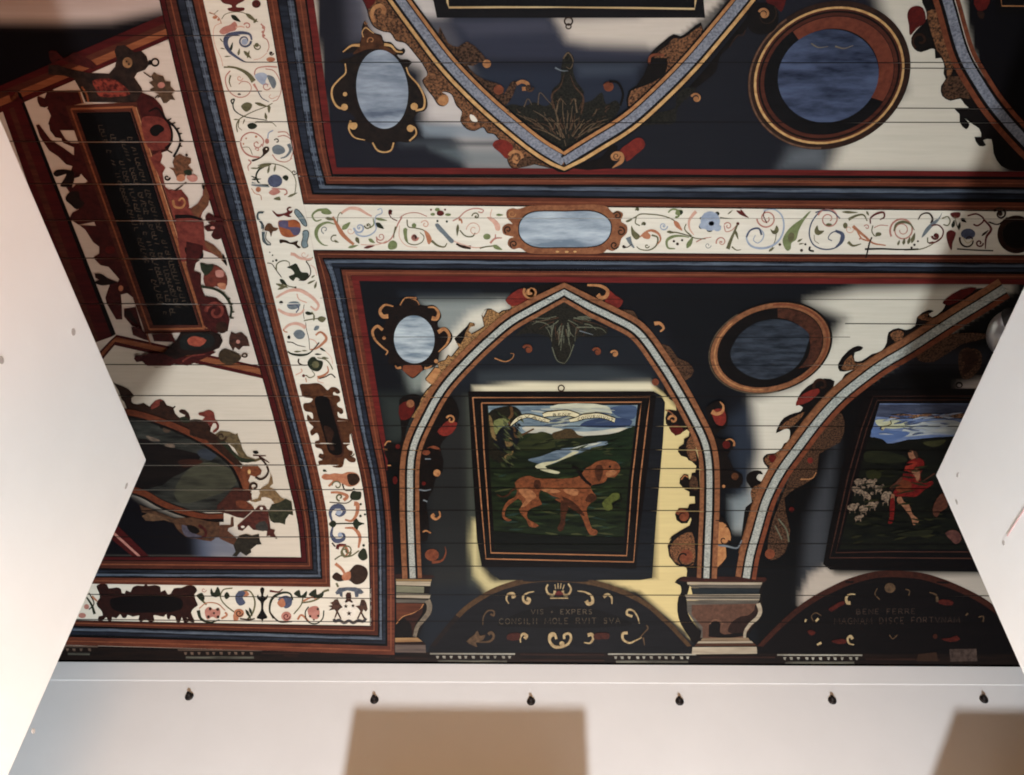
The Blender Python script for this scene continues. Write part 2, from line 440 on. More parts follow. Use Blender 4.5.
# the two plastered walls the photographer stands between: upright end, level top
TOP_Z = 2.29
for nm, px, py, s in (('wall_left', 147, 460, -1), ('wall_right', 935, 475, 1)):
    r = ray(px, py); p = r * (TOP_Z / r.z)
    x0, x1 = sorted((p.x, p.x + s * 0.28))
    w = box(nm, x0, x1, 2*YC - YS, p.y, FLOOR_Z, TOP_Z, plaster)
    bv = w.modifiers.new('bevel', 'BEVEL'); bv.width = 0.008; bv.segments = 2
    struct(w)
    print(nm, p)
def xz_on_back(px, py):
    r = ray(px, py); t = (YS + .035) / r.y
    return r * t
# ================================================================== PIGMENTS
BROWN = paint((142, 78, 54), (96, 48, 34)); BROWN2 = paint((120, 64, 46), (84, 42, 31)); GOLDBR = paint((178, 112, 72), (140, 78, 48))
BLUE = paint((112, 122, 136), (54, 60, 76), con=.12); BLUED = paint((62, 69, 84), (38, 42, 55), con=.14); BLUEL = paint((126, 140, 158), (92, 102, 122))
RED = paint((142, 50, 45), (108, 36, 34)); REDD = paint((112, 34, 32), (82, 24, 26)); BLACK = paint((26, 18, 17), (15, 11, 12))
IVORY = paint((235, 226, 209), (223, 212, 194), con=.3)
GRN = paint((150, 158, 110), (122, 130, 84), 'mottle'); OLV = paint((136, 130, 94), (106, 100, 70), 'mottle'); DGR = paint((66, 74, 52), (50, 54, 42), 'mottle')
PINK = paint((228, 186, 166), (214, 162, 140), 'mottle'); ROSE = paint((208, 148, 132), (188, 124, 110), 'mottle'); ORG = paint((208, 144, 108), (182, 114, 82), 'mottle')
SKYB = paint((180, 188, 200), (154, 164, 184), 'mottle'); DBL = paint((108, 114, 138), (82, 88, 112), 'mottle'); GRYB = paint((140, 148, 152), (112, 118, 124), 'mottle')
WINE = paint((134, 58, 52), (110, 44, 42), 'mottle'); UMB = paint((84, 58, 42), (62, 42, 32), 'mottle'); INK = paint((38, 28, 24), (26, 20, 18), 'mottle')
CARVE = paint((122, 76, 46), (78, 46, 30), 'mottle'); CARVED = paint((84, 52, 36), (48, 30, 24), 'mottle'); GILT = paint((226, 184, 124), (190, 138, 84), 'mottle')
GILTD = paint((206, 150, 98), (162, 106, 66), 'mottle'); STONE = paint((174, 180, 180), (132, 136, 140), 'mottle', con=.3); CREAM = paint((216, 200, 168), (196, 178, 144), 'mottle')

def lines_map(s, f=None):
    return P(s)
def dens(p, step=14):
    out = []
    for i in range(len(p) - 1):
        n = max(1, int(math.hypot(p[i+1][0]-p[i][0], p[i+1][1]-p[i][1]) / step))
        for k in range(n): out.append((p[i][0] + (p[i+1][0]-p[i][0])*k/n, p[i][1] + (p[i+1][1]-p[i][1])*k/n))
    out.append(p[-1]); return out
def resample(p, n):
    L = [0]
    for i in range(1, len(p)): L.append(L[-1] + math.hypot(p[i][0]-p[i-1][0], p[i][1]-p[i-1][1]))
    q = np.linspace(0, L[-1], n)
    return list(zip(np.interp(q, L, [a[0] for a in p]), np.interp(q, L, [a[1] for a in p])))
def runs(lines, corners):
    """lines: polylines split at the given corner markers '|' ; every run is resampled alike so stripes stay mitred"""
    out = []
    for s in lines:
        segs = [P(t) for t in s.split('|')]
        full = []
        for i, g in enumerate(segs):
            if i: g = [segs[i-1][-1]] + g
            l = resample(sm(g, 6) if len(g) > 2 else g, corners[i])
            full += l if i == 0 else l[1:]
        out.append(full)
    return out
LLB = paint((170, 104, 70), (136, 76, 52), 'mottle', con=.3); LLU = paint((128, 138, 150), (88, 95, 110), 'mottle', con=.35)
def nm_line(m):
    return LLB if m in (BROWN, BROWN2) else (LLU if m is BLUE else None)
def moulding(name, label, lines, corners, mats, px, py, h=0.0012):
    t = Thing(name, label, 'moulding', px, py, kind='structure', h0=h)
    R_ = runs(lines, corners)
    for i, m in enumerate(mats):
        if m is None: continue
        nm = 'roll' if m in (BLUE, BLUED, BLUEL) else ('fillet' if m in (RED, REDD, BLACK) else 'bead')
        t.add(nm, m, Sheet().strip(R_[i], R_[i+1]))
    for i, m in enumerate(mats):                                   # painted highlights and dark lines ruled along each moulding
        mid_ = [((a[0]+b[0])/2, (a[1]+b[1])/2) for a, b in zip(R_[i], R_[i+1])]
        if nm_line(m): t.add('highlight_line', nm_line(m), Sheet().stroke(mid_, 1.1, n=1))
        if i and m is not BLACK and mats[i-1] is not BLACK: t.add('dark_line', BLACK, Sheet().stroke(R_[i], .9, n=1))
    t.add('dark_line', BLACK, Sheet().stroke(R_[0], .9, n=1))
    return t, R_
# ---- frame round the upper bay: down its left side, then along its foot
moulding('trim_1', 'painted brown, blue and red moulding round the upper bay', [
    "261,-35 267,0 280,75 293,150 303.7,203.7|700,207.5 1110,211.5", "271,-35 277,0 289.3,75 301.8,150 312.3,194.5|700,199.5 1110,203",
    "272.5,-35 278.5,0 290.8,75 303.2,150 314,192.3|700,197 1110,199", "281,-35 287,0 298,75 310,150 319.5,189|700,192 1110,194.5", "287.5,-35 293.5,0 304.5,75 316,150 325,185.5|700,187.5 1110,190", "290,-35 296,0 307,75 318,150 326.7,183.5|700,184.7 1110,187.5",
    "299,-35 305,0 315.5,75 326,150 331.5,176.2|700,177.6 1110,180", "301,-35 307,0 317,75 327.5,150 333,173.6|700,174.4 1110,177", "308,-35 314,0 324,75 334,150 336.7,167.3|700,169 1110,172"],
    (24, 60), [BROWN, BLACK, BLUED, BLUE, BLACK, BROWN, BLACK, RED], 320, 190)
# ---- moulding that runs below the lower frieze, up beside the upright frieze and along the head of the lower bay
moulding('trim_2', 'painted brown, blue and red moulding round the lower bay', [
    "20,618 90,620.7 250,624 370.3,626|370.2,600 369.6,567 367.7,523 361.4,478 351.5,435 319.8,280 313.3,250|700,253.5 1110,255.5",
    "20,624 90,626 250,631 378,635|377.8,600 377.4,567 376.2,523 370.5,478 361,435 330.5,280 322.3,257.6|700,260.5 1110,263",
    "20,626 90,628 250,633 379.5,637|379.3,600 379,567 377.7,523 372,478 362.5,435 332,280 324,259.5|700,262 1110,264.5",
    "20,630 90,631.6 250,636.4 382.5,640.5|382.3,600 382,567 381,523 375.5,478 366.5,435 337,280 331.5,263.3|700,265.7 1110,268.2",
    "20,633.5 90,635 250,639.5 385.5,643.5|385.5,600 385.3,567 384,523 379,478 370.5,435 341.5,280 339.3,267|700,269.5 1110,272",
    "20,636 90,637.5 250,642 387.5,646|387.3,600 387,567 386,523 380.7,478 372,435 343.5,280 341.5,269.5|700,272 1110,274.5",
    "20,644 90,645.5 250,650 394.5,655|394.6,600 394,567 391.5,523 386.5,478 379,435 352,280 350.5,275|700,277 1110,279"],
    (40, 60, 60), [BROWN2, BLACK, BLUE, BLUED, BLACK, BROWN], 372, 500)
t, _ = moulding('trim_3', 'red fillet inside the head of the lower bay', [
    "386,470 384,455 379.2,435 350.7,275|700,277 1110,279", "387.5,470 387.5,455 384.6,435 359.2,280.8|700,283 1110,284.6"], (50, 60), [RED], 356, 300)
# ---- moulding between the white panels on the left and the upright frieze
moulding('trim_4', 'painted red, brown and blue moulding beside the white panels', [
    "153,-35 160,0 196,150 210,200 231.5,270 278.5,435 288,478 298.3,523 301.5,557.5|150,556.5 40,556",
    "158,-35 165.5,0 201.5,150 215.5,200 237,270 284.5,435 293.7,478 303.5,523 307,562.5|150,560.5 40,560",
    "169,-35 176,0 213,150 226,200 245.5,270 291,435 302,478 309.5,523 312.5,569|150,568.5 40,567.5",
    "171,-35 178,0 215,150 228,200 247,270 292.5,435 303.5,478 311,523 314,570.6|150,570.3 40,569.3",
    "178,-35 185,0 221,150 234,200 252,270 295.5,435 306.5,478 314.5,523 317.5,573.8|150,573.4 40,572.4",
    "184,-35 191.5,0 227,150 240,200 257,270 298.7,435 309.5,478 317.7,523 321,577|150,576.3 40,575.3",
    "186,-35 193.5,0 228.7,150 241.7,200 258.7,270 300,435 311,478 319,523 322.6,579|150,578 40,577",
    "196,-35 203.4,0 238,150 251.8,200 267,270 309,435 319.8,478 328,523 330.5,587|150,584.5 40,583"],
    (80, 40), [REDD, BROWN2, BLACK, BLUED, BLUE, BLACK, BROWN], 250, 300)
# ---- mouldings that divide the left bay into panels
def divider(name, label, edges, mats, px, py):
    t = Thing(name, label, 'moulding', px, py, kind='structure', h0=0.0009)
    E_ = [resample(P(e), 24) for e in edges]
    for i, m in enumerate(mats): t.add('fillet' if m in (REDD, BLACK, RED) else 'bead', m, Sheet().strip(E_[i], E_[i+1]))
divider('trim_5', 'slanting red and brown moulding above the dark tablet', ["-60,112 165,14", "-60,117 168,22", "-60,124 170,27", "-60,132 172,33", "-60,139 171,38"], [REDD, BROWN2, GOLDBR, REDD], 90, 70)
divider('trim_6', 'red and brown moulding down the outer side of the dark tablet', ["-4,92 84,345", "3,92 92,344", "8,91 99,341", "17,91 112,336.5", "21,93 116,334"], [REDD, BROWN2, REDD, BLACK], 60, 230)
divider('trim_7', 'slanting red and brown moulding below the dark tablet', ["80,372 116,334.5 262,366.5", "80,376 115.5,337 263,369", "80,382 115,341.5 264,375", "80,387 114.6,345 265.5,379"], [REDD, GOLDBR, REDD], 190, 355)
divider('trim_8', 'short slanting red moulding at the foot of the left bay', ["98,528 137,560", "104,526 142,560", "107,525 145,560", "114,522 153,560"], [REDD, ROSE, REDD], 125, 545)
# ---- painted cornice along the springing
t = Thing('trim_9', 'dark painted cornice along the foot of the vault', 'cornice', 540, 658, kind='structure', h0=0.0011)
top = resample(P("20,644 250,650 395,655 412,652 700,653 1110,654.5"), 120); bot = resample(P("20,660.5 1110,666.2"), 120)
t.add('board', paint((54, 36, 28), (28, 20, 18)), Sheet().strip(top, bot))
UMBD = paint((78, 50, 40), (46, 30, 26))
for a, b, y in ((60, 98, 646.2), (178, 262, 649.8), (430, 515, 653.6), (608, 696, 654), (777, 862, 654.8)):
    LN = paint((188, 184, 170), (120, 112, 100)) if a > 300 else paint((138, 116, 100), (96, 76, 64))
    t.add('pale_ledge', LN, Sheet().stroke([(a, y), (b, y + (b-a)*.004)], 1.5, n=1))
    s = Sheet(); x = a + 6; i = 0
    while x < b - 6:
        s.poly([(x, y + 2.2), (x + 3.2, y + 2.3), (x + 2.3 + (i % 2), y + 5.0), (x + .8, y + 4.8)]); x += 6.3 + (i % 3); i += 1
    t.add('dentil_row', LN, s)
    t.add('ledge', paint((128, 126, 112), (70, 62, 54)), Sheet().stroke([(a + 8, y + 7.6), (b - 8, y + 7.8)], 2.2, n=1))
for a, b, y in ((262, 300, 653), (284, 298, 655.5), (376, 390, 656.5), (395, 428, 658), (520, 604, 654.5), (520, 604, 660), (700, 775, 657), (865, 940, 659)):
    t.add('ledge', UMBD, Sheet().stroke([(a, y), (b, y + .3)], 1.8, n=1))
t.add('block', paint((112, 92, 82), (52, 38, 36), 'mottle'), Sheet().poly("949,649 976,648.5 977,661 950,661.5"))
t.add('block', UMB, Sheet().poly("918,654 936,652 938,661 916,661"))

rnd = random.Random(5)
def strokes(t, name, poly, mats, n, ln, w, ang=0.0):
    """loose brushwork inside an outline; each colour is one layer of strokes nobody would count"""
    xs = [q[0] for q in poly]; ys = [q[1] for q in poly]
    for m in mats:
        s = Sheet(); k = 0; tries = 0
        while k < n and tries < n * 12:
            tries += 1
            x, y = rnd.uniform(min(xs), max(xs)), rnd.uniform(min(ys), max(ys)); l = rnd.uniform(.5, 1.2) * ln; a = ang + rnd.uniform(-.25, .25)
            e = [(x - l*.5*math.cos(a), y - l*.5*math.sin(a)), (x, y + rnd.uniform(-.6, .6)), (x + l*.5*math.cos(a), y + l*.5*math.sin(a))]
            if any(_seg_dist(np.array([q[0]]), np.array([q[1]]), poly)[0] > -w for q in e): continue
            s.stroke(e, w * .4, .3, 3, w * rnd.uniform(.7, 1.3)); k += 1
        if s.f: t.add(name, m, s, kind='stuff')
# ================================================================== FRIEZES
def CROP(ox, oy, k):
    def f(s):
        p = P(s) if isinstance(s, str) else s
        return [(ox + x / k, oy + y / k) for x, y in p]
    f.k = k; f.o = (ox, oy)
    return f
def work(t, crop, items):
    """brushwork copied from an enlargement: s stroke, v volute, l leaf, d disc, b filled shape"""
    k = crop.k; last = None; lastkey = None
    def pt(x, y): return crop([(x, y)])[0]
    for it in items:
        kind, mat = it[0], it[1]
        nm = {'s': 'scroll', 'v': 'scroll', 'l': 'leaf', 'd': 'berry', 'b': 'bloom'}[kind]
        s = Sheet()
        a = it[2:]
        if kind == 's':
            w0 = a[1] * 1.4 / k; w1 = (a[2] if len(a) > 2 else a[1]) * 1.4 / k; mid = a[3] * 1.25 / k if len(a) > 3 else None
            s.stroke(crop(a[0]), w0, w1, 5, mid)
        elif kind == 'v':
            x, y = pt(a[0], a[1]); s.volute(x, y, a[2] / k, a[3], a[4], a[5] * 1.45 / k, (a[6] if len(a) > 6 else a[5]) * 1.3 / k, eye=(a[7] / k if len(a) > 7 else 0))
        elif kind == 'l':
            x, y = pt(a[0], a[1]); s.leaf(x, y, a[2] / k, a[3] / k, a[4], a[5] if len(a) > 5 else 0)
        elif kind == 'd':
            qs = a[0] if isinstance(a[0], list) else [a]
            for q in qs[1:]: work(t, crop, [('d', mat) + tuple(q)])
            q = qs[0]; x, y = pt(q[0], q[1]); s.dot(x, y, q[2] / k, (q[3] if len(q) > 3 else q[2]) / k)
        elif kind == 'b':
            s.poly(crop(a[0]), a[1] if len(a) > 1 else 4)
        t.add(nm, mat, s)
# ---- the level frieze across the crown
fz = Thing('painted_frieze', 'long level white frieze of coloured scrolls across the middle of the ceiling', 'frieze', 660, 229, h0=0.0012)
fz.add('ground', IVORY, Sheet().strip(resample(P("304.1,203 700,206.8 1110,211"), 40), resample(P("314.2,251 700,254 1110,256"), 40)))
work(fz, CROP(300, 190, 8.533), [
 ('s', GRN, "185,250 135,262 106,215 150,172 220,166", 7, 18), ('b', GRN, "180,165 230,153 272,195 250,207 190,198"),
 ('s', GRN, "300,290 230,275 160,310 138,370 160,430 200,465 238,472", 6, 4, 28), ('s', ORG, "280,225 320,300 360,370 420,430 460,462", 12, 16, 30),
 ('l', GRN, 360, 335, 95, 42, -42), ('l', OLV, 215, 235, 85, 26, 12), ('v', GRYB, 212, 335, 34, 100, 1.0, 6), ('v', OLV, 292, 418, 38, -60, -.8, 9, 4), ('l', OLV, 290, 430, 45, 20, 20),
 ('s', PINK, "352,196 420,155 500,160 570,200 612,222", 14, 10, 24), ('s', OLV, "320,290 325,220 345,190 362,205", 6), 
 ('v', SKYB, 508, 320, 46, 180, -1.3, 14, 6, 9), ('s', SKYB, "465,320 480,370 540,393 610,375 650,330 640,270 650,220 700,192 692,155 660,168", 10, 6), ('v', OLV, 580, 300, 30, 180, -1.1, 9, 6, 8), ('s', GRN, "600,320 630,290 625,240", 9, 6),
 ('l', DGR, 648, 278, 85, 40, 36), ('l', GRN, 640, 240, 108, 22, 10), ('v', ROSE, 690, 395, 38, 180, -1.2, 8, 5), ('s', ROSE, "655,400 660,440 720,450 780,410 810,350 840,280 870,230", 7, 9), ('v', WINE, 775, 180, 20, 60, .8, 12, 12, 14), ('s', WINE, "755,190 780,235 830,260", 6),
 ('s', PINK, "520,462 600,467 680,460 740,430", 5), ('l', WINE, 545, 492, 95, 22, -12), ('l', OLV, 478, 400, 62, 34, 62), ('l', GRN, 585, 415, 66, 30, 32), ('b', GRN, "750,470 770,435 800,428 828,450 825,490 785,507 757,500"), ('l', GRN, 410, 490, 92, 24, -14), ('v', PINK, 430, 345, 34, 0, 1, 5), ('s', OLV, "820,310 805,360 800,410", 14, 5), ('s', PINK, "850,300 850,400 905,470 1000,488", 5)])
work(fz, CROP(400, 190, 8.533), [
 ('s', ROSE, "0,230 60,198 150,192 230,222", 5), ('v', ROSE, 125, 400, 30, 0, 1.2, 14, 14, 20), ('s', OLV, "60,330 40,400 70,450 130,465 190,440 205,395 170,360", 8, 5), ('s', OLV, "60,250 70,310 130,322 200,340 230,372", 7), ('d', GRN, 120, 300, 20), ('b', GRN, "30,330 55,320 62,400 70,450 40,410"),
 ('b', ORG, "208,340 250,370 272,430 245,462 222,400"), ('s', OLV, "270,430 320,470 380,482 402,450", 16, 6), ('v', PINK, 215, 290, 36, 200, 1.2, 7),
 ('d', WINE, 345, 195, 32, 24), ('d', GRN, [(320, 165, 22, 16), (280, 205, 20, 13), (410, 208, 26, 12)]), ('d', WINE, [(265, 165, 9), (385, 165, 9)]), ('d', DGR, [(320, 262, 10), (400, 266, 10)]),
 ('b', GRYB, "300,290 322,282 362,320 424,390 462,432 440,452 380,390 320,332"), ('s', DBL, "305,300 350,350 400,410 450,445", 5), ('s', UMB, "480,456 530,480 605,488", 12, 24), ('s', PINK, "450,430 500,450 560,470 640,490 720,485", 6),
 ('s', ROSE, "450,262 500,235 560,180 640,155 712,170 700,190 668,184", 7), ('s', ORG, "500,250 520,252 530,282", 16, 8), ('l', OLV, 495, 288, 105, 24, 94), ('s', OLV, "510,340 560,390 620,392 642,362", 8), ('v', PINK, 632, 335, 66, 180, 1.4, 5), ('v', OLV, 648, 222, 34, 180, 1.0, 8, 8, 8),
 ('b', PINK, "740,230 800,240 855,300 850,342 820,342 800,290"), ('s', PINK, "785,160 772,220 800,260", 6), ('l', GRN, 820, 210, 62, 22, 0), ('d', GRN, 742, 395, 32, 26), ('s', OLV, "680,495 740,480 790,475", 8), ('l', GRN, 790, 470, 92, 36, 24), ('s', ROSE, "770,450 810,412 870,405", 14, 6), ('s', ROSE, "812,420 815,375", 7)])
work(fz, CROP(600, 190, 8.533), [
 ('s', OLV, "220,265 300,230 340,205 430,205 520,215 600,240 650,270", 7), ('v', OLV, 320, 165, 16, 150, 1, 10, 8, 10), ('v', OLV, 376, 288, 18, 150, 1, 10, 8, 10), ('s', OLV, "310,230 302,280 340,302", 7), ('b', OLV, "268,300 290,340 342,392 310,422 270,380"), ('l', OLV, 220, 270, 60, 16, -20),
 ('s', ORG, "340,400 380,362 440,342 500,372 516,420 490,462", 7, 6, 20), ('b', ORG, "355,385 400,358 432,385 420,415 375,410"), ('s', OLV, "440,382 490,402 480,470 420,510 340,502 312,480", 12, 6), ('v', OLV, 400, 475, 20, 0, 1, 7), ('s', GRYB, "240,400 260,450 292,492", 34, 8), ('v', UMB, 203, 478, 14, 0, 1, 9, 8, 10), ('s', UMB, "200,492 240,482 270,460", 6),
 ('v', SKYB, 540, 305, 36, 0, 1.3, 8, 6, 8), ('v', GRN, 642, 212, 64, 200, .7, 9, 14), ('b', GRN, "655,168 706,172 692,212 642,204"), ('d', DGR, 690, 188, 18), ('l', ORG, 630, 260, 112, 40, 50), ('s', OLV, "570,355 650,360 730,380 820,410 900,415", 9, 5), ('l', OLV, 570, 352, 70, 24, 8),
 ('s', GRN, "640,498 580,490 570,430 620,395 700,390 760,402", 6, 5, 22), ('d', UMB, [(630, 435, 11), (660, 457, 13), (700, 425, 10)]), ('l', GRN, 740, 495, 115, 40, -62), ('s', ROSE, "820,440 880,412 950,400", 8, 4), ('s', PINK, "800,380 765,330 760,260 800,200 820,180", 6, 22), ('s', OLV, "735,285 722,330 780,392", 6, 10),
 ('d', SKYB, [(940, 262, 84, 84), (880, 300, 34, 30), (1000, 320, 34, 30)]), ('d', DGR, [(940, 195, 18, 16), (1000, 200, 20, 18), (870, 240, 22, 12), (862, 310, 20), (935, 340, 26, 16), (1010, 310, 24, 14), (930, 295, 20, 16)]), ('d', PINK, 950, 282, 24, 20), ('v', GRYB, 920, 470, 28, 0, 1.1, 4)])
work(fz, CROP(700, 190, 8.533), [
 ('v', ROSE, 238, 305, 34, 200, 1.1, 7), ('s', ROSE, "205,300 220,352 270,340 320,290", 6), ('d', WINE, 322, 285, 14), ('s', OLV, "320,290 290,360 260,430 236,500", 9, 24), ('l', OLV, 300, 340, 84, 22, 72), ('s', OLV, "270,480 310,510 350,506", 10, 4), ('v', ROSE, 182, 440, 46, 160, 1.2, 8, 5, 8), ('s', OLV, "170,235 220,240 290,242", 10, 3),
 ('l', WINE, 308, 172, 126, 28, 30), ('s', WINE, "345,165 385,212", 9), ('l', OLV, 235, 205, 60, 12, -40), ('v', ROSE, 568, 240, 84, 180, -1.6, 10, 7), ('s', WINE, "560,165 540,210 570,280", 7), 
 ('s', SKYB, "540,175 620,160 690,205 715,300 690,400 620,470 520,495 430,470 396,400 430,340 500,328 542,370 530,420 490,450 455,422 472,382", 8, 5, 15), ('s', DBL, "395,400 430,340 500,325 525,380", 9, 12),
 ('b', OLV, "600,330 628,345 652,300 672,340 650,372 618,370"), ('s', OLV, "650,370 640,430 600,520", 5), ('l', OLV, 585, 522, 62, 20, -36), ('b', GRN, "945,176 920,190 870,240 800,290 740,350 704,420 715,480 745,517 772,500 780,450 820,420 840,350 880,270"), ('b', OLV, "770,360 800,370 800,410 765,440 750,400"), ('d', UMB, [(680, 462, 12), (865, 512, 13), (898, 460, 10)]), ('l', OLV, 830, 440, 52, 18, -32), ('l', OLV, 840, 460, 48, 12, -10)])
work(fz, CROP(800, 190, 8.533), [
 ('s', DBL, "130,190 190,172 150,200 92,290 80,390 120,470 220,505 320,480 372,410 340,352 270,362 240,410 272,432", 8, 6, 10), ('s', DBL, "300,345 360,375 350,440 300,490", 14, 8, 32), ('v', ROSE, 242, 245, 95, 200, 1.6, 10, 7), ('s', DBL, "190,172 270,180 340,240", 7), ('b', OLV, "122,340 148,298 160,340 206,345 160,382 130,372"), ('d', OLV, 245, 292, 26, 12), ('s', OLV, "120,380 125,430 160,455", 4), ('s', INK, "85,480 80,510 118,520", 12),
 ('s', OLV, "412,250 480,216 540,210 572,262", 18, 7), ('l', OLV, 355, 185, 140, 22, 2), ('l', OLV, 565, 178, 44, 20, 60), ('s', WINE, "600,285 600,240 650,200 712,190 716,230 680,250", 8, 8, 16), ('v', ROSE, 568, 315, 24, 200, 1, 6), ('d', OLV, 385, 300, 20, 26), ('v', PINK, 420, 330, 40, 0, 1, 6),
 ('s', ORG, "450,305 500,350 560,400 620,450 730,470", 20, 7), ('s', ORG, "488,350 525,412 585,432", 10), ('s', UMB, "575,520 595,440 612,400", 9), ('s', OLV, "620,300 612,350 640,390 690,370", 7), ('d', OLV, 668, 374, 26, 17), ('s', ROSE, "750,302 680,298 630,320", 5), ('s', OLV, "408,440 450,472 520,456", 20, 5), ('d', ROSE, 510, 415, 8),
 ('v', ROSE, 872, 340, 108, 150, 2.1, 12, 6), ('s', OLV, "800,350 820,290 880,270 940,290 975,340", 9, 5, 20), ('l', OLV, 832, 470, 50, 20, -70), ('l', OLV, 880, 465, 60, 26, -80), ('l', OLV, 920, 460, 66, 26, -75), ('l', OLV, 950, 450, 95, 32, -72), ('d', UMB, [(975, 465, 11), (950, 488, 10), (1005, 435, 9)]), ('s', INK, "552,502 700,500 860,506 1010,500", 12, 7), ('s', INK, "590,450 575,520 560,580", 9)])
work(fz, CROP(904, 190, 8.533), [
 ('s', UMB, "118,250 150,205 210,196 242,240 230,282", 7, 14), ('b', GRYB, "324,186 296,232 240,270 180,330 148,404 176,384 230,322 296,256"), ('v', WINE, 268, 388, 32, 180, -1.2, 14, 10, 16), ('s', WINE, "232,300 290,296 332,340 320,400 270,440 210,452", 9), ('s', OLV, "0,510 150,500 240,460 320,400", 8, 5), ('s', OLV, "322,240 372,226 392,262 372,300 334,292", 8), ('s', OLV, "200,402 204,446 250,440", 8),
 ('b', WINE, "392,200 440,186 480,192 470,230 420,236"), ('s', OLV, "430,220 450,300 470,340", 6), ('l', DGR, 412, 320, 70, 30, -78), ('l', DGR, 464, 335, 66, 26, -80), ('l', INK, 482, 240, 60, 28, 34), ('b', WINE, "362,360 400,340 440,362 430,410 414,450 404,512 372,450"), ('d', DBL, 545, 372, 62, 46), ('v', UMB, 545, 425, 74, 200, -1, 12, 8), ('s', CREAM, "500,400 540,450 590,420", 7),
 ('s', WINE, "540,218 620,202 680,250 625,302 590,290", 10), ('s', WINE, "680,250 742,330 700,400 692,500", 10, 6, 18), ('v', UMB, 820, 200, 56, 200, 1.4, 14, 10, 20), ('s', UMB, "720,270 800,290 880,230", 9), ('v', WINE, 642, 450, 34, 0, 1.2, 10), ('l', UMB, 660, 390, 80, 20, -40), ('s', INK, "450,500 600,510 760,515", 8)])
# ---- the oval looking-glass set in it
t = Thing('oval_cartouche', 'wide oval sky-blue panel in a scrolled tan border on the level frieze', 'cartouche', 564, 229, h0=0.0036)
c3 = CROP(500, 190, 8.533)
fr = c3("150,160 250,132 560,126 900,132 965,190 1000,172 1050,200 1032,262 1082,300 1082,362 1036,412 1014,480 960,517 915,505 880,532 560,540 240,532 170,492 110,502 65,460 80,412 118,398 30,372 22,312 70,282 106,286 58,230 60,172 110,152")
op = sm(c3("163,335 175,270 220,215 290,186 550,180 800,182 890,220 937,270 946,330 922,400 862,455 780,477 540,482 300,478 220,442 175,390"), 5, True)
t.add('border', paint((176, 118, 80), (138, 84, 56), 'mottle'), Sheet().poly(sm(fr, 4, True)))
t.add('dark_line', BLACK, Sheet().poly([(564.5 + (x - 564.5) * 1.022, 229 + (y - 229) * 1.06) for x, y in op]))
t.add('sky_panel', paint((192, 200, 206), (128, 142, 156), 'cloud', con=.14, sc=1.4), Sheet().poly(op))
work(t, c3, [('v', GILTD, 102, 198, 34, 0, 1.3, 10, 6), ('v', UMB, 68, 335, 34, 120, 1.1, 9), ('v', UMB, 118, 458, 34, 120, 1.2, 9), ('v', UMB, 1000, 215, 36, 200, 1.2, 9), ('v', UMB, 1030, 350, 40, 250, 1.2, 9), ('v', UMB, 975, 465, 36, 20, 1.2, 9), ('d', GILT, [(490, 520, 16, 8), (570, 522, 16, 8), (640, 520, 14, 8)])])
t = Thing('round_medallion', 'small dark round medallion at the far right end of the level frieze', 'medallion', 1016, 234, h0=0.0036)
t.add('rim', CARVED, Sheet().ring(ell(1016, 234, 19, 19), ell(1016, 234, 14, 14))); t.add('field', INK, Sheet().poly(ell(1016, 234, 14, 14)))

# ---- the upright frieze
fz = Thing('painted_frieze', 'upright white frieze of coloured scrolls left of the arched bays', 'frieze', 290, 300, h0=0.0012)
lw = resample(sm("193.5,-40 203.4,0 238,150 251.8,200 267,270 291,366 309,435 319.8,478 328,523 330.5,588"), 70)
rw = resample(sm("260,-40 267,0 280,75 293,150 303.7,203.7 313.3,250 319.8,280 352,435 361.4,478 367.7,523 369.6,567 370.3,588"), 70)
fz.add('ground', IVORY, Sheet().strip(lw, rw))
work(fz, CROP(205, 0, 11.07), [
 ('b', WINE, "170,-20 420,-20 440,0 350,55 350,75 440,85 430,115 270,118 250,92 300,75 290,55 200,30"), ('d', WINE, 570, 40, 50, 46), ('v', UMB, 570, 40, 40, 0, 1.2, 8),
 ('s', OLV, "185,210 220,160 320,130 430,140 500,180 590,240", 6), ('l', DGR, 290, 165, 130, 50, 35), ('l', OLV, 450, 145, 160, 42, 36), ('l', OLV, 540, 250, 60, 30, -50), ('s', ORG, "50,130 110,160 160,200 185,260", 6), ('d', ORG, [(110, 190, 26, 18), (150, 215, 14)]), ('s', OLV, "45,140 100,150 150,110", 5),
 ('b', ROSE, "160,350 200,300 280,270 330,235 360,280 340,330 280,350 200,380"), ('v', ROSE, 470, 285, 40, 200, 1, 12, 8), ('s', PINK, "185,250 110,290 95,400 120,520 180,640 200,730", 6), ('s', PINK, "340,300 400,290 440,300", 10),
 ('s', DBL, "520,440 500,380 430,360 330,370 250,400 230,470 270,560 340,620 440,680", 14, 10, 46), ('v', DBL, 440, 450, 72, 0, 1.5, 18, 9), ('d', SKYB, 440, 460, 36), ('s', DGR, "300,590 360,640 440,680 560,690", 14, 5), ('l', DGR, 280, 570, 110, 30, -75), ('l', OLV, 370, 610, 80, 28, -80), ('l', OLV, 430, 560, 120, 36, 45), ('l', OLV, 470, 640, 90, 26, -75), ('l', OLV, 165, 420, 60, 14, 50), ('l', OLV, 170, 530, 60, 14, 10), ('l', OLV, 215, 625, 80, 14, -5),
 ('v', OLV, 590, 510, 46, 200, -.9, 12, 8), ('d', OLV, 575, 495, 24), ('s', ROSE, "620,260 660,310 640,400 690,440 710,520 690,570", 12, 6), ('d', ROSE, [(650, 300, 18), (640, 350, 14), (655, 390, 14)]), ('v', UMB, 735, 585, 26, 0, 1.2, 9, 8, 12), ('s', PINK, "540,660 620,640 690,580", 6), ('d', ORG, 730, 655, 50, 26), ('s', OLV, "210,740 300,745 400,770", 12, 6)])
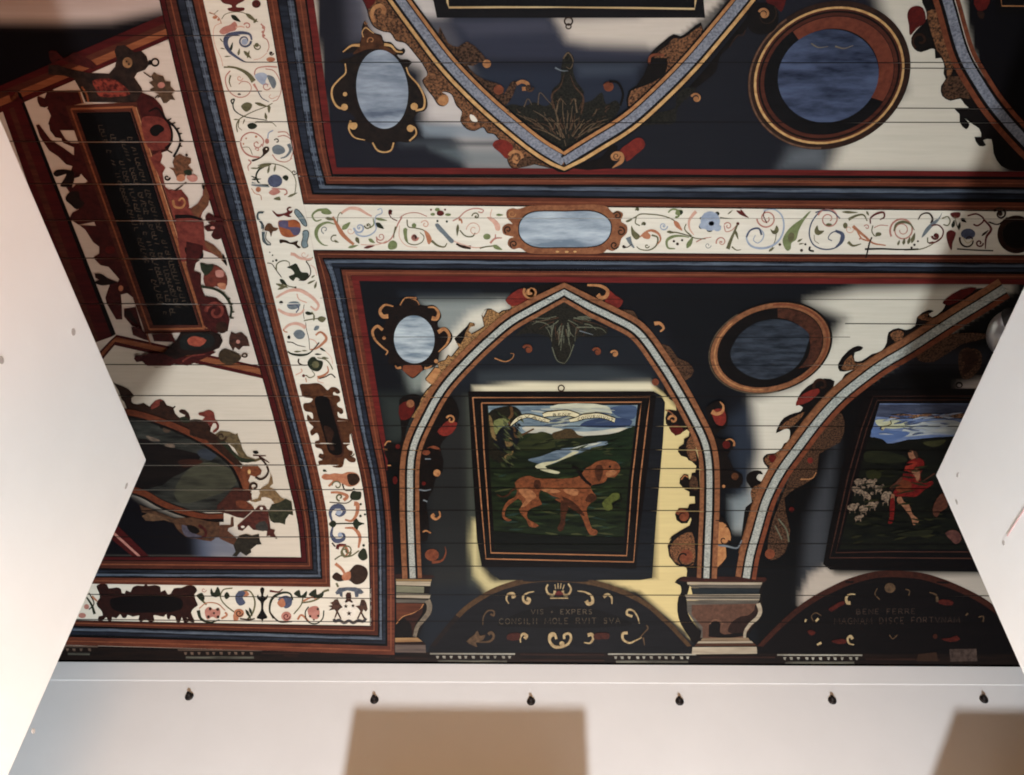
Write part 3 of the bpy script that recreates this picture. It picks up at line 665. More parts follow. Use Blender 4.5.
work(fz, CROP(215, 65, 11.07), [
 ('s', OLV, "140,10 220,25 310,60 380,110 430,180", 8, 40), ('s', ROSE, "170,60 120,130 130,230 180,310 270,355 360,330 405,250 370,190 300,180 265,210", 10, 6), ('v', PINK, 275, 140, 36, 0, 1, 8), ('s', OLV, "175,110 160,180 180,240", 14, 6), ('d', UMB, 270, 320, 20, 10),
 ('s', ROSE, "690,20 560,15 460,40 440,100 480,150", 12, 8), ('b', SKYB, "440,110 520,80 580,110 560,190 600,210 540,220 480,180"), ('b', GRYB, "580,110 650,130 680,210 650,260 600,180"), ('s', ROSE, "560,40 650,60 715,160 735,270 690,380 640,400", 8, 6), ('v', ROSE, 570, 230, 50, 20, 1, 8), ('s', ROSE, "430,205 480,290", 20, 8), ('s', DBL, "480,290 520,360 600,405", 9, 6), ('s', PINK, "620,320 600,350 630,370 700,340", 6),
 ('s', DGR, "195,430 180,390 215,375 200,440 220,500 320,565 480,595 580,610", 12, 6), ('b', OLV, "290,450 350,410 410,430 400,480 350,515 310,490"), ('s', OLV, "250,740 240,660 270,600 330,560 430,510 560,460 640,420", 10, 6), ('l', OLV, 440, 415, 160, 34, 16), ('l', OLV, 600, 440, 90, 34, 90), ('l', OLV, 570, 600, 80, 30, -100), ('b', DGR, "360,660 420,635 470,670 430,705 380,700"), ('s', OLV, "440,632 560,632 640,640 680,680", 9, 5), ('s', OLV, "270,600 260,680 300,720", 10, 5), ('l', OLV, 205, 600, 70, 16, 0), ('s', OLV, "330,600 310,650", 12, 5)])
work(fz, CROP(230, 130, 11.07), [
 ('s', ROSE, "360,180 372,110 300,40 220,25 140,70 120,150 160,240 230,285 330,300", 9, 14), ('v', ROSE, 300, 150, 52, 0, 1.0, 9), ('b', UMB, "360,210 390,180 430,185 435,225 390,270 340,310 250,345 240,330 330,300 365,260"), ('d', IVORY, 405, 207, 9), ('v', ROSE, 305, 215, 24, 180, 1, 8), ('d', ORG, [(290, 70, 14), (180, 90, 10), (150, 150, 10)]), ('s', OLV, "130,190 210,190 250,270", 5), ('s', ROSE, "205,325 235,355 200,400 210,450", 12, 6),
 ('s', SKYB, "420,90 430,30 480,0", 10), ('d', ROSE, 412, 120, 24, 30), ('b', GRYB, "470,190 530,160 600,195 610,240 540,270 480,250"), ('s', ROSE, "470,270 520,330 620,350 690,310", 9, 6), ('s', GRYB, "650,150 670,220 620,290 560,310", 30, 8), ('s', ROSE, "530,70 610,60 680,110 700,230 670,320", 8), ('s', ROSE, "530,20 620,20 660,60", 8), ('v', UMB, 520, 120, 30, 200, .8, 9),
 ('s', OLV, "310,390 380,370 480,370 590,400 680,460 730,560 720,700", 7), ('b', OLV, "300,420 360,375 440,365 460,380 380,410 330,420"), ('s', DGR, "430,610 330,590 290,510 320,440 380,400", 12, 16), ('l', OLV, 420, 480, 100, 26, -80), ('l', OLV, 490, 460, 90, 22, -80), ('l', DGR, 240, 545, 110, 22, -4), ('l', DGR, 230, 505, 90, 14, 20), ('l', OLV, 230, 420, 100, 16, 0), ('s', GRYB, "240,590 330,610 440,625", 30, 8), ('d', DBL, 500, 560, 82, 72), ('v', SKYB, 490, 555, 50, 0, 1.4, 9), ('d', SKYB, 475, 550, 14), ('b', DGR, "580,520 620,495 650,520 630,560 600,545"), ('v', UMB, 712, 465, 30, 0, 1.2, 8), 
 ('d', ORG, 315, 655, 30), ('s', ROSE, "460,640 560,650 620,660 630,700 600,715", 8, 12), ('b', ROSE, "430,690 500,640 560,680 480,720"), ('s', ORG, "240,640 280,700 340,720 350,770", 6), ('l', OLV, 640, 740, 120, 26, -25), ('b', OLV, "480,760 550,735 560,775")])
work(fz, CROP(260, 250, 11.07), [
 ('d', INK, [(110, 22, 8), (140, 55, 9), (145, 120, 10), (182, 110, 14), (160, 90, 6)]), ('s', PINK, "340,40 380,45 430,80 520,100 580,90", 26, 14), ('s', OLV, "510,110 560,105 585,75", 14, 8), ('v', PINK, 490, 45, 44, 0, 1, 6),
 ('s', UMB, "80,140 130,150 180,220 240,300", 7), ('s', OLV, "180,220 190,150 260,115 320,130 330,170", 12, 6), ('b', DGR, "300,190 350,165 400,145 430,190 460,240 530,250 540,300 470,335 400,300 370,340 320,290 380,260 350,210"), ('s', UMB, "510,120 550,180 560,260 500,330 430,330", 10, 7), ('s', PINK, "560,160 610,200 630,280", 6), ('l', OLV, 525, 370, 100, 22, -25), ('l', OLV, 605, 425, 85, 26, -75), ('l', OLV, 570, 305, 50, 18, -40),
 ('l', DGR, 220, 320, 110, 44, 40), ('l', OLV, 175, 370, 150, 30, 18), ('l', OLV, 195, 435, 130, 30, -22), ('s', OLV, "240,370 330,400 390,410", 8), ('s', UMB, "395,400 395,450", 14), 
 ('s', PINK, "180,525 250,480 330,445 430,440 520,480 600,540 650,610 620,660 560,620", 16, 14, 34), ('s', UMB, "420,440 500,470 570,520", 8), ('s', PINK, "410,480 430,540 520,580", 10), ('d', INK, 235, 580, 22), ('b', GRYB, "300,600 340,570 420,570 450,600 420,640 350,655 310,635"), ('s', DBL, "320,610 400,600 430,640 400,690", 10), ('s', PINK, "200,650 260,690 350,715 450,700 490,650", 20, 12, 30), ('l', DGR, 500, 690, 90, 40, 10), ('s', OLV, "570,680 600,720 600,770", 10), ('b', OLV, "640,760 680,730 730,750 720,775"), ('s', UMB, "490,600 480,680 490,760", 5)])
work(fz, CROP(275, 315, 11.07), [
 ('s', OLV, "320,60 400,45 480,35", 9), ('b', OLV, "470,35 510,10 560,40 530,78 490,65"), ('s', OLV, "430,0 430,60", 9), ('s', PINK, "95,160 150,110 230,90 300,110 340,140", 16, 30), ('s', ORG, "90,155 110,180 140,185", 10), ('b', GRYB, "205,205 235,165 300,165 335,210 310,255 250,260"), ('s', DBL, "230,185 300,190 320,230 280,250", 9), ('d', INK, 155, 243, 18, 22), ('s', UMB, "340,80 350,160 375,260 385,380", 5), ('s', UMB, "135,295 190,300 250,330 340,350", 9, 5),
 ('b', GRYB, "430,155 455,115 490,120 480,155 440,168"), ('s', ORG, "450,220 500,185 550,215 570,260 520,320 450,370 390,380", 14, 10, 26), ('s', PINK, "380,260 440,280 470,330 440,360", 8), ('s', UMB, "490,300 440,360 400,400", 12, 6), ('d', UMB, 548, 218, 14), ('s', DGR, "140,400 180,425 260,440 360,430 420,390", 12, 8, 24), ('l', OLV, 210, 405, 90, 20, -5), ('l', OLV, 300, 392, 60, 16, 0), ('l', DGR, 495, 360, 80, 24, 30), ('l', DGR, 440, 430, 80, 20, 0),
 ('b', DGR, "360,520 400,465 440,460 470,490 530,510 520,580 480,620 420,610 380,580"), ('d', OLV, 450, 545, 40), ('s', UMB, "265,480 260,520 300,550 380,550", 14, 8), ('s', OLV, "470,470 560,490 610,540 640,600", 9), ('l', OLV, 520, 465, 80, 22, 10), ('s', ORG, "470,690 530,670 590,620 580,560", 26, 8), ('s', UMB, "490,700 560,680 620,650 670,690", 10), ('s', PINK, "230,660 300,620 290,590", 10), ('d', WINE, 318, 668, 17), ('s', OLV, "340,660 390,690 440,660 410,610", 10, 6), ('s', ORG, "340,690 350,740", 8), ('s', PINK, "470,700 480,730 540,750", 6), ('s', PINK, "560,400 620,460 640,540", 5)])
work(fz, CROP(305, 460, 7.75), [
 ('d', DGR, [(152, 80, 14, 10)]), ('l', DGR, 140, 70, 40, 10, 30), ('b', ORG, "128,130 150,105 190,108 230,100 290,105 330,90 400,100 428,150 400,190 340,205 290,180 240,165 190,205 180,195 215,155 150,150"), ('b', UMB, "330,110 400,105 425,150 390,190 350,190 330,150"), ('v', OLV, 250, 195, 40, 180, 1, 8), ('s', UMB, "290,180 310,230 370,235", 10, 5), ('s', ORG, "200,250 260,250 330,280 300,310", 12, 20), ('v', OLV, 270, 285, 30, 90, 1, 10), ('b', DGR, "350,270 375,235 400,240 435,245 430,300 390,310 355,300"), ('d', DGR, [(378, 223, 9), (432, 340, 10), (430, 432, 11), (465, 420, 9), (455, 660, 11)]), ('s', UMB, "190,325 260,330 330,330 370,300", 6),
 ('s', DBL, "210,470 195,410 220,365 280,360 305,400 270,430 235,415", 10, 8, 34), ('d', SKYB, 262, 405, 22), ('s', ORG, "310,460 360,470 400,420 405,340 380,335", 10, 26), ('s', DGR, "190,495 300,490 460,492", 8), ('b', DGR, "185,495 220,465 245,492 220,522"), ('b', DGR, "370,490 400,450 420,475 460,490 420,510 405,540"), ('s', DBL, "215,520 205,580 240,625 300,610 300,575 265,565", 10, 8, 30), ('d', SKYB, 272, 578, 18), ('s', ORG, "310,525 380,530 425,590 415,680", 8, 10, 24), ('s', WINE, "250,690 260,660 320,655", 20, 8), ('v', OLV, 330, 700, 46, 120, 1.3, 10, 7), ('s', UMB, "210,640 235,670", 9), ('b', DGR, "410,740 440,690 465,685 480,735 450,765"), ('s', OLV, "230,770 280,740 350,745 420,700", 8)])
# continues to the foot
work(fz, CROP(270, 540, 5.12), [
 ('s', ORG, "340,30 380,30 400,60 380,90", 10, 6), ('v', OLV, 385, 60, 30, 0, 1.1, 7), ('b', DGR, "450,80 480,40 500,90 475,105"), ('b', UMB, "318,190 340,165 370,180 400,165 440,125 490,140 502,175 480,215 440,228 400,205 350,212"), ('b', ORG, "370,180 410,160 410,200 375,205"), ('s', ORG, "335,120 370,150 390,190", 12, 8), ('s', OLV, "340,220 350,240", 8)])
# ---- long slot cartouche on the upright frieze
t = Thing('slot_cartouche', 'tall black slot in a scrolled brown border on the upright frieze', 'cartouche', 329, 424, h0=0.0036)
c = CROP(300, 370, 7.05)
t.add('border', CARVE, Sheet().poly(c("0,100 60,95 130,90 170,115 195,140 220,118 260,122 285,155 262,165 240,150 235,172 275,180 285,215 262,232 270,255 300,270 305,300 285,308 268,290 272,330 340,345 372,380 378,420 352,455 352,520 330,535 345,560 372,570 368,595 352,600 392,620 390,645 350,645 318,620 300,680 240,682 215,665 140,668 130,640 160,630 130,610 140,585 165,590 150,555 110,540 108,500 135,490 120,440 85,460 72,430 95,400 70,375 50,340 55,310 90,345 88,300 35,285 25,235 75,225 90,200 20,185 10,150"), 3))
t.add('slot', BLACK, Sheet().poly(c("105,200 125,182 185,185 215,215 235,300 270,420 300,550 290,590 250,598 205,575 185,510 150,390 120,290"), 4))
t.add('reveal', paint((96, 54, 38), (70, 40, 30)), Sheet().stroke(c("215,215 240,300 275,420 305,550 295,600 245,608"), 1.8))
t.add('scrollwork', UMB, Sheet().volute(*c([(45, 160)])[0], 3.2, 0, 1.1, 1.2).volute(*c([(262, 150)])[0], 3.2, 180, 1, 1.2).volute(*c([(290, 285)])[0], 2, 0, 1, 1).volute(*c([(155, 600)])[0], 3, 0, 1, 1.2).volute(*c([(360, 585)])[0], 3.2, 0, 1, 1.2))
t.add('slot_figure', CARVED, Sheet().poly(c("170,390 210,400 240,440 225,500 245,560 215,560 195,500"), 3))
# ---- coat of arms at the crossing
t = Thing('coat_of_arms', 'coat of arms with orange and purple quartered shield where the friezes meet', 'coat of arms', 284, 227, h0=0.0036)
c = CROP(245, 195, 11.07)
t.add('shield', paint((196, 118, 70), (160, 84, 52), 'mottle'), Sheet().poly(c("372,285 470,275 560,270 610,310 615,400 570,450 470,465 410,440 380,380"), 4))
t.add('quarter', paint((120, 110, 138), (94, 86, 116), 'mottle'), Sheet().poly(c("375,290 480,282 480,345 540,350 615,360 600,430 540,440 500,380 385,345"), 2))
t.add('supporter', WINE, Sheet().poly(c("300,165 330,180 360,205 420,200 470,180 460,150 490,125 520,135 480,150 500,175 530,160 520,195 490,215 520,235 480,240 430,220 380,240 350,230"), 2))
t.add('supporter', UMB, Sheet().poly(c("385,490 430,490 470,500 500,520 550,510 590,500 580,540 620,575 590,585 550,550 490,535 430,520 390,530"), 3))
t.add('crest', paint((138, 96, 66), (96, 66, 48), 'mottle'), Sheet().poly(c("215,385 250,310 290,310 320,350 370,360 350,390 310,400 290,460 270,400"), 3))
for p in ("560,150 605,175 680,290 685,340 650,330 600,260 550,190", "640,400 690,385 710,420 690,520 700,560 650,580 625,540 645,460"):
    t.add('motto_ribbon', paint((150, 166, 168), (110, 124, 130), 'mottle'), Sheet().poly(c(p), 3)); t.add('ribbon_edge', INK, Sheet().stroke(sm(c(p), 3, True), .7, n=1))
t.add('motto_ribbon', paint((120, 134, 138), (84, 94, 98), 'mottle'), Sheet().stroke(c("205,190 150,195 145,250 190,310 195,370"), 1.6, 2.6).stroke(c("205,400 210,480 250,540 290,545"), 3.4, 1.2))
t.add('ribbon_edge', INK, Sheet().stroke(c("215,180 150,185 135,250 210,330 200,390"), .8).stroke(c("240,400 235,480 290,535"), .8).stroke(c("200,410 200,500 250,550"), .8))
# ---- the lower frieze
fz = Thing('painted_frieze', 'lower white frieze with pink roses and scrolls left of the arched bay', 'frieze', 240, 605, h0=0.0012)
fz.add('ground', IVORY, Sheet().strip(resample(P("40,582 150,584.5 331,588.2 371,588.6"), 50), resample(P("20,618.5 90,621 250,624.3 371,626.4"), 50)))
work(fz, CROP(190, 575, 5.39), [
 ('s', OLV, "90,160 60,130 40,105", 6, 14), ('b', DGR, "40,110 65,95 80,130 65,140"), ('v', ROSE, 75, 80, 14, 0, 1, 3), ('s', OLV, "240,200 190,160 165,120 180,80 230,70", 5), ('b', DGR, "115,70 130,95 150,62 165,105 140,120 112,105"), ('b', DGR, "185,110 200,90 215,115 195,130"),
 ('s', DGR, "45,190 60,235 110,255 160,240", 14, 4), ('s', ORG, "50,180 90,150 150,155 190,190", 4), ('b', ROSE, "80,190 105,170 130,185 155,175 165,205 150,235 120,225 95,240"), ('d', UMB, [(110, 182, 8), (150, 185, 8), (100, 225, 8), (152, 225, 8), (130, 205, 6)]), ('s', ORG, "170,235 200,215 190,200", 8),
 ('b', DBL, "245,110 270,85 300,95 285,120 300,150 270,165 250,145"), ('b', ORG, "262,95 300,82 320,105 300,115"), ('s', OLV, "260,90 320,85 350,140 340,200 310,240", 5, 8), ('l', DGR, 300, 185, 60, 16, 60), ('l', DGR, 320, 175, 50, 14, 70), ('d', ORG, 265, 205, 28, 24), ('v', UMB, 265, 205, 20, 0, 1.2, 4), ('b', ORG, "235,210 265,235 240,250"), ('s', UMB, "270,235 320,240 350,235", 6), 
 ('b', INK, "378,75 390,65 402,75 396,110 405,120 420,105 418,125 400,145 398,190 418,230 395,240 390,258 384,240 360,232 382,190 380,145 362,125 366,105 376,118 384,110"), ('s', DGR, "450,235 430,190 445,125 500,95 540,100 555,135", 5, 6, 12), ('b', DBL, "475,130 520,110 550,130 545,165 515,180 495,160"), ('b', ORG, "470,150 500,125 515,160 495,175"), ('d', ROSE, 520, 222, 28, 26), ('v', WINE, 520, 222, 20, 0, 1.2, 4), ('s', UMB, "430,200 480,250 550,250", 6), ('s', OLV, "560,210 600,160 610,120", 5), ('b', DGR, "560,100 590,80 600,110 630,85 625,120 595,122"), ('s', WINE, "430,85 480,90 500,75", 9, 4), ('s', ORG, "580,240 600,215 640,250", 8),
 ('s', DGR, "640,170 622,200 635,250 680,262 715,235 722,190", 5), ('b', ROSE, "635,185 660,168 690,170 700,205 690,235 660,235 640,215"), ('d', UMB, [(645, 185, 7), (690, 183, 7), (692, 220, 7), (648, 222, 7), (668, 240, 6)]), ('s', OLV, "600,150 660,140 700,120 720,90 750,80", 6, 9), ('b', DGR, "640,105 680,75 685,105 720,90 715,118 670,120"), ('s', ORG, "610,140 660,120 680,130", 8, 4)])
work(fz, CROP(70, 570, 6.827), [('s', DGR, "115,185 150,240 170,300", 8, 14), ('d', ROSE, [(115, 250, 18), (85, 310, 26, 18)]), ('s', ORG, "150,180 190,215", 14, 6), ('s', UMB, "130,155 165,230 130,270", 6)])
# ---- dark cartouche and coat of arms on it
t = Thing('dark_cartouche', 'dark brown cartouche with black panel on the lower frieze by the left wall', 'cartouche', 148, 603, h0=0.0036)
c = CROP(70, 570, 6.827)
t.add('border', paint((78, 38, 28), (56, 28, 24), 'mottle'), Sheet().poly(c("182,110 205,95 255,98 265,125 320,118 350,130 355,155 375,160 385,138 415,150 428,120 460,105 505,108 520,92 535,108 580,102 618,115 622,150 650,135 668,165 690,160 710,125 765,120 800,105 850,108 870,140 852,165 862,210 875,240 850,258 828,290 850,340 848,358 808,345 800,320 815,350 780,358 765,320 752,355 728,352 720,320 690,310 682,335 665,330 660,300 640,318 600,310 570,310 580,345 545,355 520,335 490,352 468,340 475,310 430,318 395,305 385,325 360,325 345,300 318,330 290,320 285,345 262,345 250,320 225,345 195,348 198,315 225,310 215,275 195,255 182,225 205,190 198,150"), 2))
t.add('black_panel', paint((30, 12, 14), (16, 8, 10)), Sheet().poly(c("275,205 300,190 520,175 750,190 775,230 755,270 520,290 300,272"), 3))
t = Thing('coat_of_arms', 'coat of arms with white shield and three stars at the foot of the upright frieze', 'coat of arms', 348, 611, h0=0.0036)
c = CROP(325, 580, 15.5)
t.add('scroll', paint((122, 128, 138), (84, 90, 104), 'mottle'), Sheet().poly(c("160,190 215,120 350,108 480,112 560,140 605,190 570,215 525,215 520,260 470,265 455,180 350,160 275,185 275,265 235,250 225,215 180,225"), 1))
t.add('shield', paint((238, 230, 216), (220, 208, 192), 'mottle'), Sheet().poly(c("255,310 480,305 485,500 440,590 372,612 295,590 255,500"), 2))
t.add('helm', paint((104, 62, 50), (62, 38, 34), 'mottle'), Sheet().poly(c("330,300 320,230 345,190 400,190 412,250 405,300 440,340 420,352 372,330 325,352 305,335"), 1))
def star(x, y, r): return [(x + (r if i % 2 == 0 else r*.45) * math.sin(math.pi*i/5), y - (r if i % 2 == 0 else r*.45) * math.cos(math.pi*i/5)) for i in range(10)]
for x, y, r in ((325, 405, 38), (436, 396, 36), (375, 515, 44)): t.add('star', UMB, Sheet().poly(c(star(x, y, r))))
for p in ("150,300 200,290 235,370 280,420 240,440 205,480 262,600 235,600 195,520 165,585 145,580 175,490 150,455 55,470 110,425 50,400 120,385 80,350 130,330", "560,300 610,300 640,345 655,400 665,450 635,490 600,455 580,500 625,585 595,595 560,520 520,600 495,600 548,480 520,440 470,400 540,390"):
    t.add('supporter', paint((120, 84, 68), (70, 48, 42), 'mottle', con=.2), Sheet().poly(c(p), 1))
t.add('motto_ribbon', paint((104, 98, 100), (58, 54, 60), 'mottle', con=.2), Sheet().stroke(c("135,600 165,640 215,620 300,660 372,630 440,660 520,625 590,640 640,590"), 3))
# ================================================================== THE ARCHED BAYS
SLATE = paint((162, 163, 172), (116, 118, 130), 'speck', con=.16); SLATEW = paint((196, 196, 184), (140, 144, 140), 'speck', con=.16)
TAN = paint((172, 116, 78), (128, 82, 54), 'mottle'); TANL = paint((204, 150, 98), (172, 114, 70), 'mottle'); RUST = paint((158, 90, 58), (118, 62, 42), 'mottle')
FRET = paint((160, 110, 72), (70, 46, 34), 'speck', con=.12); FRETD = paint((118, 84, 60), (40, 28, 24), 'speck', con=.12); FRETG = paint((190, 144, 92), (110, 78, 50), 'speck', con=.12)
ROLLR = paint((160, 60, 46), (118, 42, 38), 'mottle'); ROLLD = paint((128, 38, 30), (92, 26, 24), 'mottle')
DK = paint((40, 28, 24), (24, 18, 17), 'mottle'); DKG = paint((62, 58, 48), (34, 32, 28), 'speck', con=.15)
def arch_bars(t, c, ws, wo, wi, do, di, mats, line=True):
    """stone band between an outer and an inner moulding; c runs with the outer side on its left"""
    t.add('stone_band', DK, Sheet().stroke(c, ws + 2.6 if isinstance(ws, (int, float)) else ws, n=1))
    t.add('stone_band', mats[0], Sheet().stroke(c, ws, n=1))
    t.add('outer_moulding', mats[1], Sheet().stroke(offset(c, do), wo, n=1))
    t.add('inner_moulding', mats[2], Sheet().stroke(offset(c, -di), wi, n=1))
# ---------- upper bay ----------
UP_L = sm("387,-20 401,0 423,30 447.5,62 478,94 509.5,122 540,146 564,160.5"); UP_R = sm("564,160.5 594,142 628,120.5 660,92 689,62.5 716,31 741.5,0 757,-20")
t = Thing('pointed_arch', 'blue-grey pointed arch hanging point down in the upper bay', 'arch', 564, 165, h0=0.0022)
oL = offset(UP_L, -12.5); out = P("350,-20 363.8,0 367.9,9.6 369.9,17.8 374.7,26 384.3,30.8 391,32 396.6,39.7 400.7,41 406,42.4 415.7,53.3 424,64.3 428,73.8 423,79.3 428,88.9 433.5,95.7 439,104 444.4,105.3 448.5,101.9 447,95 441.7,91.6 446,91 452.3,93.7 457,104.6 462.6,110.8 461,119.7 467.3,127.9 475.5,130 483.8,126.5 487.9,132 494.7,133.3 500,138.8 508,141.5 512.5,147 508,158 508.4,160.7 512.5,167 524.8,166 534.3,163.4 541,164.8 557.6,168.2")
t.add('strapwork', DK, Sheet().poly(sm([(x - .8, y + .8) for x, y in out], 3) + [(564, 168)] + list(reversed(offset(UP_L, 2)))))
t.add('strapwork', FRET, Sheet().poly(sm(out, 3)[:-1] + [(564, 165)] + list(reversed(offset(UP_L, 0)))))
cA, cB, cD = CROP(320, 0, 7.314), CROP(320, 80, 7.314), CROP(440, 80, 7.314); cC, cE, cF = CROP(440, 0, 7.314), CROP(560, 0, 7.314), CROP(560, 80, 7.314); cS = CROP(680, 0, 8.533)
t.add('scroll_end', GILTD, Sheet().stroke(cA("400,160 380,110 395,60 440,40 470,70 460,100"), 3.5, 4.5)); t.add('scroll_end', ROLLD, Sheet().poly(cA("300,-40 420,-40 400,20 350,70 330,30")))
t.add('scroll_end', GILTD, Sheet().poly(cB("860,150 890,110 930,110 942,150 915,183 880,180"), 3)); t.add('scroll_end', TAN, Sheet().volute(*cD([(245, 290)])[0], 8, 40, 1.1, 3, 2)); t.add('scroll_opening', IVORY, Sheet().poly(cD("220,250 250,260 275,300 240,300 222,280"), 3))
t.add('paper_roll', ROLLR, Sheet().poly(cD("385,478 400,445 440,432 500,448 535,490 515,530 490,575 440,530"), 3), label='faded red paper roll'); t.add('scroll_end', GILTD, Sheet().volute(*cD([(560, 570)])[0], 8, 200, 1.2, 3.2, 2.4, 1.5)); t.add('strapwork', FRETD, Sheet().poly(cD("600,570 690,560 760,600 700,612 620,632 560,628"), 3))
# right limb, outer side: dark fretwork, rolls
t.add('strapwork', DK, Sheet().poly(cS("640,20 600,120 560,260 500,300 420,400 340,480 310,600 200,700 100,768 60,768 200,600 640,40"), 3)); t.add('strapwork', DK, Sheet().poly(cS("600,40 700,20 800,40 840,120 820,230 760,280 660,290 590,250 570,150"), 3))
t.add('paper_roll', ROLLD, Sheet().poly(cS("740,-40 900,-40 890,40 860,100 800,40 740,20"), 2), label='dark red paper roll'); t.add('scroll_end', GILTD, Sheet().volute(*cS([(715, 115)])[0], 5.4, 200, 1.3, 2.6, 2, 2.2)); t.add('scroll_line', UMB, Sheet().stroke(cS("560,250 530,300 500,295 470,320 420,400"), 1.2).volute(*cS([(715, 130)])[0], 14, -40, .6, 1.2))
t.add('strapwork', DKG, Sheet().poly(cF("1000,60 900,60 850,130 840,200 700,240 600,300 590,330 700,320 840,310 860,200"), 3)); t.add('scroll_end', GILTD, Sheet().volute(*cF([(995, 130)])[0], 5, 200, 1.2, 2.2, 1.6, 2))
t.add('strapwork', DK, Sheet().poly(cF("60,640 300,560 370,480 420,480 400,600 380,640"), 2)); t.add('paper_roll', ROLLR, Sheet().poly(cF("432,516 500,460 560,420 600,425 622,465 610,495 550,545 488,592 470,550"), 2), label='bright red paper roll'); t.add('scroll_end', GILTD, Sheet().poly(cF("370,550 400,520 450,525 470,560 460,600 420,625 380,640 420,600 440,575 410,585 380,580"), 3)); t.add('scroll_line', UMB, Sheet().volute(*cF([(412, 552)])[0], 4, 0, 1.2, 1, .8))
# inner sides
t.add('strapwork', FRETD, Sheet().poly(cC("0,190 60,310 130,340 200,300 300,380 340,430 370,470 340,500 300,450 240,480 200,470 260,540 330,580 400,600 470,640 460,700 520,600 560,590 540,680 480,768 430,768 0,330"), 2)); t.add('scroll_end', GILTD, Sheet().dot(*cC([(343, 462)])[0], 4.2)); t.add('scroll_end', RUST, Sheet().dot(*cC([(428, 652)])[0], 5)); t.add('scroll_end', GILTD, Sheet().stroke(cC("560,610 600,592 640,610 640,640 600,645"), 3.4, 4))
t.add('strapwork', DK, Sheet().poly(cE("1030,160 940,225 880,262 830,246 760,296 680,366 636,436 642,470 560,620 500,660 490,780 540,780 1030,300"), 2)); t.add('strapwork', FRET, Sheet().poly(cE("1030,185 940,250 880,280 830,275 780,330 700,390 690,420 780,420 780,500 740,560 600,630 520,660 500,768 530,768 1030,260"), 2)); t.add('scroll_end', RUST, Sheet().stroke(cE("650,460 660,410 700,395 760,400"), 2.6)); t.add('scroll_end', RUST, Sheet().dot(*cE([(355, 628)])[0], 5)); t.add('scroll_line', DK, Sheet().stroke(cE("360,590 420,600 460,680 440,768"), 2.4))
for c, a, b in ((UP_L, 7.6, 6.4), (UP_R, 7.6, 6.6)):
    t.add('stone_band', DK, Sheet().stroke(c, 12.5, 14, n=1)); t.add('stone_band', SLATE, Sheet().stroke(c, 8, 9.5, n=1))
# mouldings: the left limb has its outer side on the lower left
t.add('outer_moulding', DK, Sheet().stroke(offset(UP_L, -9) + [(564, 169)] + offset(UP_R, -9)[3:], 6, n=1)); t.add('outer_moulding', GILT, Sheet().stroke(offset(UP_L, -8.4)[:-2] + [(564, 168.2)] + offset(UP_R, -8.6)[3:], 3.4, n=1))
t.add('inner_moulding', DK, Sheet().stroke(offset(UP_L, 7.8)[:-2] + [(564, 151)] + offset(UP_R, 8)[3:], 5.4, n=1)); t.add('inner_moulding', TANL, Sheet().stroke(offset(UP_L, 7)[:-2] + [(564, 152.6)] + offset(UP_R, 7.2)[3:], 3.2, n=1))
# ---------- leaf ornament in its point
def leafage(name, label, mass, dark, strokes, px, py, extra=()):
    t = Thing(name, label, 'ornament', px, py, h0=0.0019)
    t.add('leaf_mass', dark, Sheet().poly(mass, 3))
    for m, p, w in strokes: t.add('leaf_vein', m, Sheet().stroke(p, w, .5))
    for m, x, y, r, a, tn in extra: t.add('curl', m, Sheet().volute(x, y, r, a, tn, r * .5, r * .3, r * .45))
rnd = random.Random(3)
VEIN = paint((142, 118, 90), (96, 78, 60), 'speck'); VEINB = paint((116, 84, 60), (74, 54, 42), 'speck'); VEING = paint((134, 134, 112), (90, 92, 76), 'speck')
st = []
for i in range(46):
    a = math.radians(-172 + 164 * i / 45 + rnd.uniform(-4, 4)); r0 = rnd.uniform(4, 22); r1 = r0 + rnd.uniform(10, 24)
    k = 1.0 if abs(math.cos(a)) > .5 else .8
    x0, y0, x1, y1 = 566 + r0 * math.cos(a) * 1.5, 142 + r0 * math.sin(a) * .9, 566 + r1 * math.cos(a) * 1.6 * k, 142 + r1 * math.sin(a) * .95
    if y0 > 150 - abs(x0 - 566) * .65 or y1 > 150 - abs(x1 - 566) * .6: continue
    st.append((VEIN if i % 3 else VEINB, [(x0, y0), ((x0+x1)/2 + rnd.uniform(-3, 3), (y0+y1)/2 - 2), (x1, y1)], rnd.uniform(.8, 1.6)))
st += [(VEIN, P("556,112 560,98 566,104"), 1.6), (VEIN, P("577,112 574,98 570,104"), 1.6), (VEINB, P("554,108 552,94 560,86 564,74"), 2.4), (VEINB, P("582,108 583,96 575,86 570,74"), 2.4), (VEIN, P("563,58 568,52 573,60 570,68 566,66"), 1.6), (GRYB, P("555,67 562,70 568,70"), 1.8), (VEIN, P("538,104 540,92 548,100 552,104"), 1.1), (VEIN, P("524,106 528,98 532,104"), 1)]
OM = P('566,152 540,138 520,124 502,111 512,106 552,108 556,96 580,96 584,104 618,101 604,124')
for i in range(150):
    x, y = rnd.uniform(500, 622), rnd.uniform(74, 150)
    if _seg_dist(np.array([x]), np.array([y]), OM)[0] > -3: continue
    a = math.atan2(y - 152, x - 566) + rnd.uniform(-.5, .5); l = rnd.uniform(3, 7)
    st.append(([VEIN, VEINB, VEINB][i % 3], [(x, y), (x + l*.5*math.cos(a), y + l*.5*math.sin(a) + rnd.uniform(-1, 1)), (x + l*math.cos(a), y + l*math.sin(a))], rnd.uniform(.7, 1.3)))
st = st[:99]
